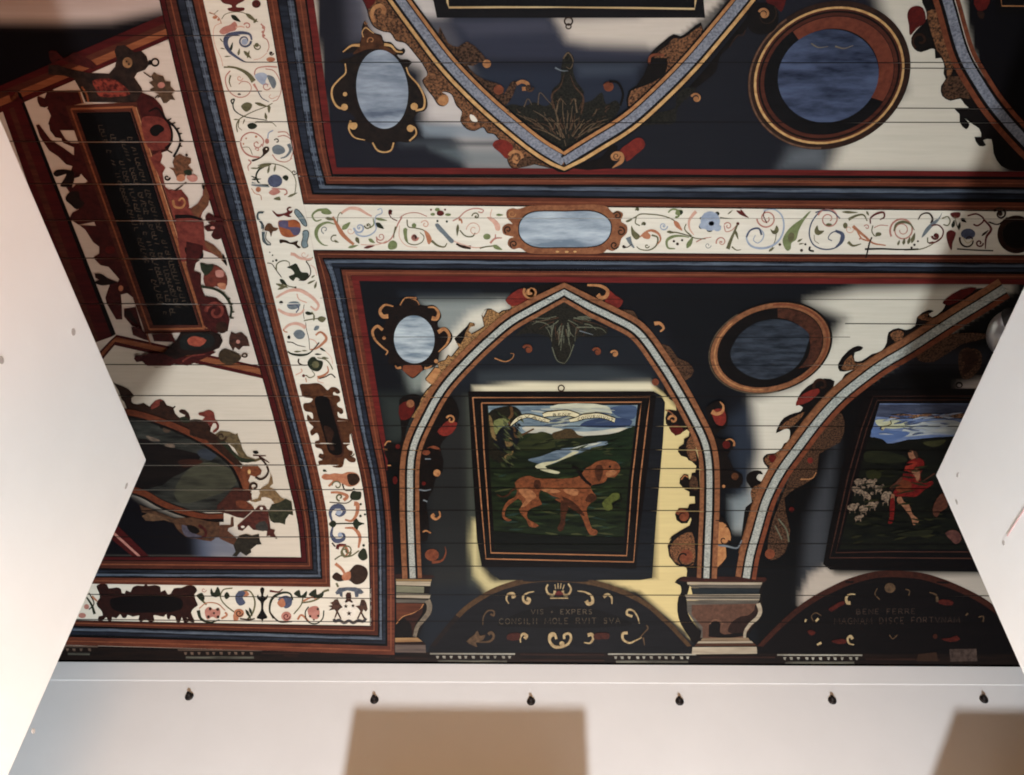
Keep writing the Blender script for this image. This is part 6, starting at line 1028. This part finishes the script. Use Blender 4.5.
t.add('leaf', SHADOWED, Sheet().leaf(*t6([(160, 400)])[0], 22, 6, 0)); t.add('leaf', SHADOWED, Sheet().leaf(*t6([(165, 345)])[0], 18, 5, 25)); t.add('leaf', SHADOWED, Sheet().poly(t6("355,590 380,570 400,600 440,670 400,650 365,620"), 3)); t.add('berry', ROLLD, Sheet().dot(*t6([(260, 190)])[0], 5, 4)); t.add('berry', ROLLD, Sheet().dot(*t7([(580, 640)])[0], 6, 5)); t.add('berry', ORG, Sheet().dot(*t6([(330, 438)])[0], 2.4, 3))
# crest at its head
t.add('crest', paint((76, 56, 46), (46, 34, 30), 'mottle', con=.15), Sheet().poly(t1("250,380 250,330 300,330 340,345 450,370 560,375 590,340 600,300 588,260 600,232 640,228 665,245 690,265 725,258 752,285 765,330 745,355 705,370 690,395 728,450 735,505 690,525 440,520 420,470 380,400 330,385"))); t.add('ribbon', WINED, Sheet().poly(t1("250,262 290,258 330,300 380,265 430,285 500,335 480,350 400,330 330,310 300,300 275,330"), 2)); t.add('strapwork', WINED, Sheet().poly(t1("270,470 300,462 410,460 430,525 340,545 300,560"))); t.add('bead', GOLDBR, Sheet().stroke(t1("405,462 418,500 425,525"), 1.4).stroke(t1("420,440 445,480 455,520"), 1.8))
t.add('fruit_panel', paint((168, 76, 58), (96, 36, 32), 'mottle', con=.1, sc=1.4), Sheet().poly(t1("475,412 520,400 590,405 640,440 668,480 600,492 510,490 490,450"), 2)); t.add('mask', paint((186, 142, 98), (120, 84, 56), 'mottle'), Sheet().dot(*t1([(655, 318)])[0], 5, 5.4)); t.add('mask_feature', INK, Sheet().dot(*t1([(650, 312)])[0], 1)); t.add('mask_feature', INK, Sheet().dot(*t1([(662, 326)])[0], 1)); t.add('hanging_ring', INK, Sheet().ring(ell(155.5, 61.8, 4.4, 4.4), ell(155.5, 61.8, 2.6, 2.6))); t.add('hanging_ring', INK, Sheet().dot(150.5, 62, 2, 2.6))
# frame, panel, inscription
t.add('strapwork', WINED, Sheet().poly(t1("690,530 730,470 790,495 830,540 850,600 880,660 888,720 860,768 800,790 720,790"), 1)); 
fo, fi = P("66,105 137,101.5 210.5,331 146,333"), P("77,112 131,111 199,324.4 153.7,324.4")
t.add('frame', BROWN2, Sheet().ring(resample(fo + [fo[0]], 61)[:-1], resample(fi + [fi[0]], 61)[:-1]) if False else Sheet().hole(fo, fi)); mid = [((a[0]+b[0])/2, (a[1]+b[1])/2) for a, b in zip(fo, fi)]
t.add('frame_bead', GOLDBR, Sheet().stroke([mid[0], mid[1]], 2, n=1)); t.add('frame_bead', GOLDBR, Sheet().stroke([mid[1], mid[2]], 3, n=1)); t.add('frame_bead', GOLDBR, Sheet().stroke([mid[2], mid[3]], 2, n=1)); t.add('frame_bead', GOLDBR, Sheet().stroke([mid[3], mid[0]], 1.6, n=1)); t.add('frame_line', paint((214, 160, 116), (176, 120, 82)), Sheet().stroke([(mid[1][0] + 2.4, mid[1][1]), (mid[2][0] + 2.6, mid[2][1])], .9, n=1)); t.add('frame_line', DK, Sheet().stroke([(mid[1][0] - 2.2, mid[1][1] + 2), (mid[2][0] - 2.4, mid[2][1] - 2)], 1, n=1))
pan = t.add('panel', paint((20, 14, 16), (12, 9, 11)), Sheet().poly(fi)); rnd = random.Random(21); s = Sheet(); 
for lx in (.36, .52, .68, .84):
    v = rnd.uniform(.05, .14); end = rnd.uniform(.9, .96) if lx < .8 else .92
    if lx == .84: v = .12
    while v < end:
        ax, ay = 77 + (131-77)*lx, 111.5; bx, by = 153.7 + (199-153.7)*lx, 324.4
        x, y = ax + (bx-ax)*v, ay + (by-ay)*v
        k = rnd.random(); w = rnd.uniform(3.2, 5.4)
        if k > .16:
            s.stroke([(x - w*.5, y - .6), (x + w*.5, y + rnd.uniform(-1.5, 1.5))], .6, n=1)
            if k > .5: s.stroke([(x - w*.5, y - .6), (x - w*.4, y + 2.4)], .6, n=1)
            if k > .7: s.stroke([(x + w*.4, y), (x + w*.2, y + 2.4)], .6, n=1)
        v += .017 if k > .16 else .03
t.add('worn_inscription', paint((120, 98, 80), (70, 58, 48), 'mottle', sc=.6), s, pan, kind='stuff')
# scrolls of its inner side
t.add('volute', WINEL, Sheet().poly(t1("730,600 770,590 830,600 870,640 888,700 870,745 820,765 770,760 740,700"), 3)); t.add('volute', INK, Sheet().poly(t9("100,380 130,340 180,325 230,350 240,380 200,410 170,440 120,430"), 3)); t.add('volute', DK, Sheet().stroke(t9("90,200 170,170 230,240 290,330 315,420 300,510 250,560"), 1.6, 2.4))
t.add('strapwork', WINEL, Sheet().poly(t2("770,190 825,150 835,180 825,215 850,240 835,270 840,300 850,340 880,362 930,352 965,395 972,440 940,470 960,540 1000,560 1000,640 960,720 930,720 900,520 840,330"))); t.add('berry_curl', INK, Sheet().volute(*t2([(858, 290)])[0], 3, 0, 1, 2, 1.2))
t.add('comb', INK, Sheet().stroke(t9("270,290 340,350 385,430 395,500 370,570 330,640"), 2.2))
for a in (0, .18, .36, .54, .72, .88):
    q = resample(t9("270,290 340,350 385,430 395,500 370,570"), 26)[int(a * 25)]
    t.add('comb_tooth', INK, Sheet().stroke([q, (q[0] + 4.2 - a, q[1] - 2.4 + a * 3)], 2.2, 1, n=1))
t.add('flower', paint((120, 92, 68), (76, 58, 46), 'mottle', con=.2), Sheet().poly(tA("530,400 560,425 620,440 640,490 690,490 690,540 745,590 700,610 735,670 690,665 650,700 620,700 590,640 560,655 575,610 500,590 490,565 530,545 480,500 520,480 500,440"))); t.add('flower_heart', ROSE, Sheet().dot(*tA([(600, 525)])[0], 3.6, 3)); t.add('stem', UMB, Sheet().stroke(tA("430,400 500,450"), 1.2)); t.add('stem', UMB, Sheet().stroke(tA("540,650 570,620"), 1.4))
t.add('flower', paint((150, 100, 70), (92, 66, 48), 'mottle', con=.15, sc=1.4), Sheet().poly(t9("340,640 390,610 440,640 500,650 500,700 470,720 520,775 460,800 420,860 360,840 330,775 290,740 340,750 320,690"), 1)); t.add('petal', ORG, Sheet().poly(t4("60,100 100,95 110,130 80,145 50,130"), 3)); t.add('petal', ROSE, Sheet().poly(t4("120,110 160,90 200,115 190,140 150,145"), 3)); t.add('leaf', DGR, Sheet().poly(t4("100,70 150,60 160,95 120,100"), 2)); t.add('stem', UMB, Sheet().stroke(t4("40,210 80,180 120,150"), 1.4)); t.add('stem', UMB, Sheet().stroke(t9("250,560 320,600"), 1.4)); t.add('berry', UMB, Sheet().dot(*t9([(458, 620)])[0], 1.4))
# winged half figure
fg = t.add('half_figure', WINEL, Sheet().poly(t4("0,290 0,200 60,210 120,250 132,300 125,330 150,335 200,300 235,240 238,165 258,180 285,250 275,310 235,360 220,400 240,420 245,480 250,560 310,590 360,640 405,735 380,700 300,650 220,620 240,680 190,715 150,745 110,600 60,460")))
t.add('gilt_scroll', GILTD, Sheet().stroke(t4("25,275 40,320 90,325 110,290 90,260 65,280"), 2.6, 1.6), fg); t.add('wing', paint((150, 98, 66), (104, 66, 48), 'mottle'), Sheet().poly(t4("150,340 205,300 240,235 250,180 280,250 270,310 230,355 200,400"), 2), fg); t.add('wing', paint((150, 98, 66), (104, 66, 48), 'mottle'), Sheet().poly(t4("250,560 300,590 360,640 400,730 330,660 260,610"), 2), fg); t.add('wing_tip', INK, Sheet().poly(t4("230,155 250,170 245,200 232,190"), 2), fg); t.add('wing_tip', INK, Sheet().poly(t4("375,650 400,700 405,740 380,705"), 2), fg); t.add('belt', DK, Sheet().stroke(t4("40,390 150,390 230,410"), 4, 2.4), fg); t.add('bust', DK, Sheet().poly(t4("110,610 170,600 230,630 240,670 190,710 140,690"), 3), fg)
t.add('quatrefoil', WINED, Sheet().poly(t4("255,385 280,365 320,390 370,400 385,430 370,490 385,500 360,545 320,550 295,520 310,490 270,495 245,460 290,445 260,420"), 2)); t.add('quatrefoil_light', ROSE, Sheet().dot(*t4([(305, 468)])[0], 2.4, 1.6))
t.add('strapwork', WINED, Sheet().poly(t3("650,0 735,20 735,60 700,110 690,150 725,165 725,230 745,280 800,290 850,330 872,400 862,460 790,470 740,430 700,280 650,120"))); t.add('volute', WINEL, Sheet().volute(*t3([(800, 360)])[0], 10, 180, 1.2, 4, 2.4)); t.add('boss', CARVED, Sheet().dot(*t3([(832, 440)])[0], 6, 6))
t.add('flower', paint((150, 74, 58), (96, 48, 40), 'mottle', con=.2), Sheet().poly(t3("740,170 780,120 830,140 860,190 850,240 800,230 760,240 740,210"), 2)); t.add('petal', ROSE, Sheet().poly(t3("800,150 840,150 840,180 805,180"), 3)); t.add('petal', ORG, Sheet().poly(t3("810,215 850,215 850,245 820,240"), 3)); t.add('leaf', DGR, Sheet().poly(t3("720,110 760,120 790,118 780,150 745,175"), 2)); t.add('comb', DGR, Sheet().stroke(t3("725,230 800,245 850,280 880,340 875,390"), 2.4))
for a in (.45, .6, .75, .88, 1.0):
    q = resample(t3("725,230 800,245 850,280 880,340 875,390"), 26)[min(25, int(a * 25))]; t.add('comb_tooth', DGR, Sheet().stroke([q, (q[0] + 3.6, q[1] - 1.6 + a * 2)], 2, 1, n=1))
t.add('flower', paint((104, 64, 50), (64, 42, 36), 'mottle', con=.15), Sheet().poly(t3("870,490 880,460 900,475 930,465 960,490 975,535 940,535 920,555 900,540 890,560 868,520"), 1)); t.add('flower_heart', ROSE, Sheet().dot(*t3([(915, 512)])[0], 2, 2))
# foot cartouche
t.add('foot', WINED, Sheet().poly(t8("255,210 265,190 300,195 340,180 400,180 420,180 560,200 610,190 660,170 700,160 720,175 620,225 560,250 480,240 460,255 380,260 330,250 300,225 270,230"), 1)); t.add('foot', SHADOWED, Sheet().poly(t8("420,180 500,100 520,60 700,55 745,75 760,110 740,150 700,165 620,185 560,190 490,215"), 1)); t.add('foot_panel', paint((52, 54, 50), (34, 34, 34), 'mottle'), Sheet().poly(t8("525,80 690,70 715,110 690,145 580,160 520,150"), 2)); t.add('heart', paint((198, 104, 78), (150, 66, 52), 'mottle'), Sheet().poly(t8("558,105 580,85 620,85 668,105 630,140 570,130"), 2)); t.add('mask', paint((96, 76, 52), (58, 46, 36), 'mottle', con=.2), Sheet().poly(t8("740,175 770,155 800,165 830,175 865,200 850,225 800,245 760,235 735,205"), 2)); t.add('hanging_ring', UMB, Sheet().ring(ell(*t8([(883, 192)])[0], 3.2, 2.2), ell(*t8([(883, 192)])[0], 1.7, 1.1))); t.add('cross_bar', WINED, Sheet().poly(t8("240,30 270,25 320,60 345,110 310,100 250,75"), 1)); t.add('cross_bar', GOLDBR, Sheet().stroke(t8("330,65 350,130"), 1.4)); t.add('cross_bar', WINED, Sheet().poly(t8("355,70 470,65 490,115 370,110"))); t.add('ribbon_fold', WINEL, Sheet().stroke(t8("530,225 580,195 660,185"), 2, .8))
# ================================================================== THE OVAL LANDSCAPE BELOW IT
u1, u2, u3, u4, u5 = CROP(100, 360, 5.12), CROP(110, 380, 11.07), CROP(190, 390, 8.533), CROP(200, 470, 8.61), CROP(110, 470, 7.745)
t = Thing('oval_landscape', 'dark oval landscape in a carved brown border with leafy scrolls beside the left wall', 'picture', 185, 470, h0=0.0026)
t.add('strapwork', CARVED, Sheet().poly(u2("40,20 65,38 150,68 210,100 245,138 275,175 238,195 240,235 262,258 300,268 345,258 375,248 415,275 442,290 450,275 500,225 555,205 600,225 630,275 700,298 722,280 728,290 705,320 722,365 760,405 790,420 820,420 835,385 800,370 770,355 765,335 790,320 830,325 870,360 890,410 885,440 940,430 1000,435 1060,470 1060,640 900,600 600,470 300,400 200,380 215,330 190,320 160,240 130,210 100,120")))
t.add('leaf', WINEL, Sheet().poly(u2("455,280 500,230 550,210 580,215 560,270 490,310 460,320"), 2)); t.add('leaf', UMB, Sheet().poly(u2("70,45 150,75 240,140 180,150 100,110"), 2)); t.add('leaf', DGR, Sheet().poly(u2("770,420 830,400 885,440 880,465 800,460"), 2)); t.add('leaf', CARVED, Sheet().poly(u2("560,220 620,280 700,310 720,370 640,340 560,300"), 2))
t.add('landscape', paint((82, 82, 74), (40, 38, 36), 'cloud', con=.16, sc=2.4), Sheet().poly(P("112,416 134,416.5 160,421 188,432 214,446 232,462 242,480 244,492 236,505 222,512 200,512 182,508 161,500 145,491 128,486 112,486")))
t.add('landscape_shade', paint((46, 34, 30), (26, 20, 20), 'cloud', con=.2, sc=2), Sheet().poly(u1("200,400 280,420 360,445 470,470 520,490 450,560 370,600 320,640 240,660 200,700 150,600"), 2)); t.add('landscape_shade', paint((92, 50, 34), (60, 34, 28), 'cloud', sc=2), Sheet().poly(u1("400,515 470,505 530,515 500,535 420,545"), 3)); t.add('cloud', paint((150, 128, 108), (104, 88, 78), 'mottle'), Sheet().poly(u1("235,385 290,400 310,412 260,410"), 3)); t.add('cloud', paint((150, 128, 108), (104, 88, 78), 'mottle'), Sheet().poly(u1("330,430 380,430 385,445 340,440"), 3)); t.add('hill', paint((98, 96, 76), (66, 64, 54), 'cloud', con=.2, sc=2.6), Sheet().poly(u1("450,560 560,520 650,545 700,580 690,640 560,700 420,730 380,680"), 3)); t.add('cloud', paint((80, 86, 96), (56, 60, 68), 'cloud'), Sheet().poly(u1("500,465 560,450 600,480 570,510 510,490"), 3)); t.add('peep_hole', INK, Sheet().dot(*u2([(575, 505)])[0], 2.4, 2.6)); t.add('peep_hole', paint((120, 96, 76), (84, 66, 56)), Sheet().dot(*u2([(632, 540)])[0], 4, 3.4))  # the dark passages are shade painted into the landscape
BORD = paint((146, 78, 46), (98, 48, 34), 'mottle', con=.3); t.add('border', DK, Sheet().stroke(P("110,411 134,413.5 160,421 188,432.5 214,447 232,462 242,480 246,492 248,500"), 9)); t.add('border', BORD, Sheet().stroke(P("110,410 134,412.5 160,420 188,431.5 214,446 233,461 243,479 247,491 249,500"), 6)); t.add('border', DK, Sheet().stroke(P("126,487 145,494 161,503 182,511 205,517 224,517"), 9)); t.add('border', BORD, Sheet().stroke(P("126,487 145,493 161,502 182,510.5 205,516 224,516"), 6.4, 5))
t.add('boss', WINED, Sheet().dot(*u3([(78, 315)])[0], 6, 5)); t.add('boss', DK, Sheet().dot(*u3([(78, 315)])[0], 3.6, 3))
t.add('scroll_head', WINEL, Sheet().poly(u3("80,210 75,190 115,182 160,163 205,185 216,240 250,290 245,330 205,360 195,345 230,315 222,280 200,278 180,320 165,290 100,260 130,225"), 2)); t.add('strapwork', CARVED, Sheet().poly(u3("0,260 60,250 150,270 180,320 175,350 230,380 280,420 340,470 420,600 460,640 420,660 300,560 140,420 0,380"))); t.add('strapwork', paint((140, 118, 82), (88, 76, 56), 'mottle', con=.2), Sheet().poly(u3("220,370 260,342 340,352 390,375 408,360 412,390 430,430 450,500 490,560 560,585 600,572 605,590 560,608 470,600 420,560 380,490 320,440 270,440"), 1)); t.add('strapwork', DGR, Sheet().poly(u3("230,410 300,430 330,470 420,560 480,580 560,590 540,606 440,610 380,560 300,480"), 2)); t.add('volute', UMB, Sheet().volute(*u3([(270, 390)])[0], 5, 0, 1.1, 2, 1.4))
t.add('tassel', INK, Sheet().poly(u3("535,520 570,512 590,530 560,540"), 2)); t.add('tassel', WINED, Sheet().stroke(u3("540,550 600,555 650,555"), 1.4, .8).stroke(u3("590,560 640,590 680,615"), 1.6, .8)); t.add('cord', UMB, Sheet().stroke(u3("600,570 650,630 670,690 640,740 600,755 560,735"), 1.6, 2.4)); t.add('scroll_head', paint((158, 92, 58), (112, 62, 42), 'mottle'), Sheet().poly(u3("450,640 520,632 580,640 615,680 605,715 560,735 520,720 500,768 540,840 480,880 440,800 420,720"), 1)); t.add('painted_highlight', GILT, Sheet().dot(*u3([(508, 690)])[0], 1.6, 2.4))  # small gilt highlight painted on the scroll head
PUT = paint((170, 138, 96), (116, 88, 60), 'mottle', con=.25); PUTD = paint((128, 84, 60), (84, 54, 44), 'mottle', con=.25)
t.add('cherub', PUT, Sheet().poly(u4("590,110 610,40 600,0 625,60 632,110 600,140 640,160 700,230 760,260 700,300 650,290 610,240 560,225 530,230 530,255 480,272 430,260 500,240 520,190 510,170 530,150"), 1)); t.add('leaf_skirt', paint((84, 84, 60), (48, 48, 40), 'mottle', con=.2), Sheet().poly(u4("590,350 620,290 690,270 740,240 790,265 800,340 805,385 770,375 740,420 735,465 690,450 640,450 610,430 600,400"), 1)); t.add('cherub', PUTD, Sheet().poly(u4("270,400 290,400 295,480 250,495 240,520 290,560 330,600 290,640 200,600 150,570 100,610 20,600 60,560 110,550 150,490 180,470 265,468"), 1)); t.add('leaf_skirt', paint((76, 68, 54), (42, 38, 34), 'mottle', con=.2), Sheet().poly(u4("290,640 340,560 400,545 450,560 510,545 520,610 535,635 490,640 440,680 445,705 400,735 350,700 320,740 280,735 310,700"), 1))
t.add('shell_cup', paint((112, 60, 46), (66, 38, 34), 'mottle', con=.2), Sheet().poly(u4("150,300 230,220 290,150 340,145 420,170 450,200 440,240 420,260 320,260 420,290 470,330 380,410 320,400 240,370 150,350"), 1)); t.add('shell_lip', paint((150, 84, 54), (104, 56, 40), 'mottle'), Sheet().poly(u4("310,260 400,262 470,325 380,330 320,300"), 2)); t.add('satyr_mask', paint((124, 66, 54), (74, 42, 38), 'mottle', con=.2), Sheet().poly(u4("470,340 510,300 560,300 590,350 600,420 610,500 650,510 640,540 670,590 640,580 600,560 575,565 580,520 460,510 420,470 370,520 330,510 325,470 360,440"), 1)); t.add('satyr_beard', paint((92, 88, 80), (60, 56, 54), 'mottle'), Sheet().poly(u4("480,470 560,430 590,510 500,515"), 2)); t.add('painted_highlight', IVORY, Sheet().dot(*u4([(532, 322)])[0], 1.5, 1.4)); t.add('painted_highlight', IVORY, Sheet().dot(*u4([(372, 484)])[0], 1.8, 1.2)); t.add('volute', UMB, Sheet().volute(*u4([(470, 135)])[0], 5, 120, 1, 3, 1.6))  # ivory dots are painted highlights
t.add('strapwork', paint((120, 84, 58), (74, 52, 42), 'mottle', con=.2), Sheet().poly(u5("232,262 250,320 300,330 380,350 450,370 500,410 515,440 540,470 600,520 680,530 760,545 800,530 850,510 852,400 760,390 640,360 500,370 400,330 330,300"), 1)); t.add('painted_highlight', paint((138, 104, 74), (92, 66, 50), 'mottle', con=.2), Sheet().poly(u5("250,350 300,325 380,345 440,365 480,400 420,380 340,390 280,385"), 1)); t.add('painted_highlight', paint((110, 104, 116), (78, 74, 88), 'mottle'), Sheet().poly(u5("560,420 600,430 640,480 720,510 660,525 580,500"), 2)); t.add('volute', INK, Sheet().poly(u5("600,420 660,430 700,470 670,490 620,470"), 2)); t.add('volute', WINED, Sheet().stroke(u5("690,420 740,460 745,500 700,525"), 3, 2))  # paler shapes paint highlights onto the strapwork
# ================================================================== THINGS IN THE ROOM
iron = plain('black_iron', (40, 34, 32), rough=.5, metal=.6, var=.2)
def back_point(px, py):
    r = ray(px, py); return r * ((YS + .035) / r.y)
where = ("in the white wall below the lower frieze, leftmost of the row", "in the white wall below the half pedestal, second in the row", "under the lunette lettered VIS EXPERS, third in the row", "in the white wall under the whole pedestal, fourth in the row", "in the white wall under the lunette lettered BENE FERRE", "in the white wall, rightmost of the row")
for (px, py), wtxt in zip(((189.5, 697), (374.5, 700.5), (531, 702), (679.5, 702), (832, 701), (983.5, 700)), where):
    q = back_point(px, py)
    e = bpy.data.objects.new('iron_hook', None); COL.objects.link(e); e.location = q; e['label'] = 'black iron hook ' + wtxt; e['category'] = 'hook'; e['group'] = 'iron hooks along the white wall'; e.empty_display_size = .03
    def ring_mesh(name, prof, seg=14):
        v, f = [], []
        for y, r in prof:
            for i in range(seg): v.append((r * math.cos(2*math.pi*i/seg), -y, r * math.sin(2*math.pi*i/seg)))
        for j in range(len(prof) - 1):
            for i in range(seg): f.append((j*seg+i, j*seg+(i+1) % seg, (j+1)*seg+(i+1) % seg, (j+1)*seg+i))
        f.append(tuple(range(seg))); f.append(tuple(range((len(prof)-1)*seg, len(prof)*seg)))
        return mesh_obj(name, v, f, iron, e, True)
    ring_mesh('rose', [(0, .020), (.006, .026), (.012, .024), (.016, .014)]); ring_mesh('shank', [(.012, .012), (.020, .013)])
    seg, v, f = 8, [], []
    path = [(0, .018, .0), (0, .027, .003), (-0.004, .032, .010), (-.007, .030, .017)]
    for (x, y, z), r in zip(path, (.011, .0115, .010, .006)):
        for i in range(seg): v.append((x + r * math.cos(2*math.pi*i/seg), -y, z + r * math.sin(2*math.pi*i/seg)))
    for j in range(3):
        for i in range(seg): f.append((j*seg+i, j*seg+(i+1) % seg, (j+1)*seg+(i+1) % seg, (j+1)*seg+i))
    f += [tuple(range(seg)), tuple(range(3*seg, 4*seg))]
    mesh_obj('hook_tip', v, f, iron, e, True)
# lamp with a polished bowl, mostly hidden by the right-hand wall
alu = plain('polished_reflector', (196, 198, 204), rough=.28, metal=.9, var=.05); dkm = plain('lamp_black', (30, 26, 26), rough=.5)
r = ray(1015, 331); c = r * (2.48 / r.y)
e = bpy.data.objects.new('reflector_lamp', None); COL.objects.link(e); e.location = c; e['label'] = 'polished metal bowl lamp peeping from behind the right-hand wall'; e['category'] = 'lamp'
ax = Vector((.55, .75, .35)).normalized(); xx = ax.orthogonal().normalized(); yy = ax.cross(xx)
def lathe(name, prof, mat, seg=32):
    v, f = [], []
    for h, rr in prof:
        for i in range(seg):
            a = 2*math.pi*i/seg; v.append(ax*h + (xx*math.cos(a) + yy*math.sin(a))*rr)
    for j in range(len(prof) - 1):
        for i in range(seg): f.append((j*seg+i, j*seg+(i+1) % seg, (j+1)*seg+(i+1) % seg, (j+1)*seg+i))
    return mesh_obj(name, v, f, mat, e, True)
lathe('bowl', [(-.11, .02), (-.10, .05), (-.06, .085), (0, .112), (.04, .122), (.044, .118), (0, .106), (-.06, .078), (-.095, .04)], alu); lathe('socket', [(-.20, .001), (-.20, .03), (-.105, .034), (-.10, .001)], dkm)
# bracket that holds it on the back of the wall
wr = bpy.data.objects['wall_right']; wx = max(v.co.x for v in wr.data.vertices); wy = max(v.co.y for v in wr.data.vertices)
def rod(name, a, b, rr, mat, seg=10):
    a, b = Vector(a), Vector(b); d = (b - a).normalized(); o = d.orthogonal().normalized(); p = d.cross(o); v = []
    for q in (a, b):
        for i in range(seg): v.append(q + (o*math.cos(2*math.pi*i/seg) + p*math.sin(2*math.pi*i/seg))*rr)
    return mesh_obj(name, v, [(i, (i+1) % seg, seg+(i+1) % seg, seg+i) for i in range(seg)] + [tuple(range(seg)), tuple(range(seg, 2*seg))], mat, e, True)
rod('arm', ax * -.15, Vector((wx + .03, wy - .2, TOP_Z - .15)) - c, .012, dkm); rod('arm', Vector((wx + .03, wy - .2, TOP_Z - .15)) - c, Vector((wx - .02, wy - .2, TOP_Z - .15)) - c, .03, dkm)
# small marks on the inner faces of the two walls
grey = plain('grey_mark', (176, 168, 162), rough=.9)
def wall_mark(px, py, x, w, h, label):
    r = ray(px, py); q = r * (x / r.x); s = -1 if x > 0 else 1
    v = []
    for dx in (0, s * .002):
        for i in range(10): v.append((q.x + dx, q.y + w * math.cos(2*math.pi*i/10), q.z + h * math.sin(2*math.pi*i/10)))
    o = mesh_obj('nail_hole', v, [tuple(range(10)), tuple(range(19, 9, -1))] + [(i, (i+1) % 10, 10+(i+1) % 10, 10+i) for i in range(10)], grey)
    o.parent = bpy.data.objects['wall_right' if x > 0 else 'wall_left']
xl = max(v.co.x for v in bpy.data.objects['wall_left'].data.vertices); xr = min(v.co.x for v in wr.data.vertices)
wall_mark(73, 332, xl, .012, .012, 'round grey nail hole on the left wall beside the dark tablet moulding')
wall_mark(1, 360, xl, .012, .010, 'dark nail hole at the very left edge of the picture')
wall_mark(126, 486, xl, .006, .014, 'upright grey nail mark on the left wall near its corner')
wall_mark(33, 731, xl, .010, .007, 'small nail hole low on the left wall beside the hooks')
wall_mark(958, 475, xr, .010, .007, 'faint grey nail mark on the right wall near its corner')
wall_mark(957, 502, xr, .006, .012, 'upright grey nail mark on the right wall below the corner')
wall_mark(1004, 543, xr, .008, .008, 'grey nail hole on the right wall beside the lunette lettered BENE FERRE')
r1 = ray(1008, 536); r2 = ray(1026, 508); a = r1 * (xr / r1.x); b = r2 * (xr / r2.x); a.x -= .003; b.x -= .003
def tube(name, a, b, rr, mat):
    d = (b - a).normalized(); o = d.orthogonal().normalized(); p = d.cross(o); v = []
    for q in (a, b):
        for i in range(8): v.append(q + (o*math.cos(2*math.pi*i/8) + p*math.sin(2*math.pi*i/8))*rr)
    return mesh_obj(name, v, [(i, (i+1) % 8, 8+(i+1) % 8, 8+i) for i in range(8)] + [tuple(range(8)), tuple(range(8, 16))], mat)
cb_ = tube('cable', a, b, .0018, plain('thin_flex', (190, 150, 146), rough=.6)); cb_.parent = wr
# ================================================================== LIGHT
def area(name, loc, target, size, power, col, spread=180):
    l = bpy.data.lights.new(name, 'AREA'); l.shape = 'DISK'; l.size = size; l.energy = power; l.color = col
    l.spread = math.radians(spread)
    o = bpy.data.objects.new(name, l); COL.objects.link(o); o.location = loc
    o.rotation_euler = (Vector(target) - Vector(loc)).to_track_quat('-Z', 'Y').to_euler()
    return o
def spot(name, loc, elev, az, size, power, col, angle, blend):
    l = bpy.data.lights.new(name, 'SPOT'); l.shadow_soft_size = size; l.energy = power; l.color = col
    l.spot_size = math.radians(angle); l.spot_blend = blend
    o = bpy.data.objects.new(name, l); COL.objects.link(o); o.location = loc
    d = Vector((math.sin(az) * math.cos(elev), math.cos(az) * math.cos(elev), math.sin(elev)))
    o.rotation_euler = d.to_track_quat('-Z', 'Y').to_euler()
    return o
spot('flood_lamp', (0.05, 0.5, -3.0), math.radians(28), 0.0, 0.20, 2150, (0.87, 0.945, 1.0), 150, 1.0)
spot('tungsten_lamp', (-0.25, -0.2, -0.3), math.radians(13), 0.0, 0.25, 430, (1.0, 0.55, 0.24), 84, 0.8)
d_ = Vector((-1.46, .85, 2.2)) - Vector((1.1, -.3, -1.6))
spot('side_lamp', (1.1, -.3, -1.6), math.atan2(d_.z, math.hypot(d_.x, d_.y)), math.atan2(d_.x, d_.y), 0.2, 420, (1.0, 0.40, 0.14), 30, 1.0)
w = bpy.data.worlds.new('world'); SC.world = w; w.use_nodes = True
w.node_tree.nodes['Background'].inputs['Color'].default_value = (1.0, 0.8, 0.62, 1); w.node_tree.nodes['Background'].inputs['Strength'].default_value = 0.0
# unseen blocks added below the view to cast soft shadows on the wall
stone = plain('dressed_stone', (150, 130, 108), rough=.85, bump=.4, var=.1)
def block(name, label, prof, y0, y1):
    n = len(prof); v = [(x, y, z) for y in (y0, y1) for x, z in prof]
    f = [tuple(range(n)), tuple(range(2*n-1, n-1, -1))] + [(i, (i+1) % n, n + (i+1) % n, n + i) for i in range(n)]
    o = mesh_obj(name, v, f, stone); o['label'] = label; o['category'] = 'tomb'
    return o
block('shadow_block', 'broad unseen block added to cast a shadow on the back wall', [(-.908, FLOOR_Z), (-.908, 1.867), (.294, 1.867), (.294, FLOOR_Z)], 4.4, 4.72)
block('sloped_shadow_block', 'unseen block with sloping side added to shade the wall at right', [(1.75, FLOOR_Z), (1.75, 1.20), (2.209, 1.867), (3.3, 1.867), (3.3, FLOOR_Z)], 4.4, 4.72)
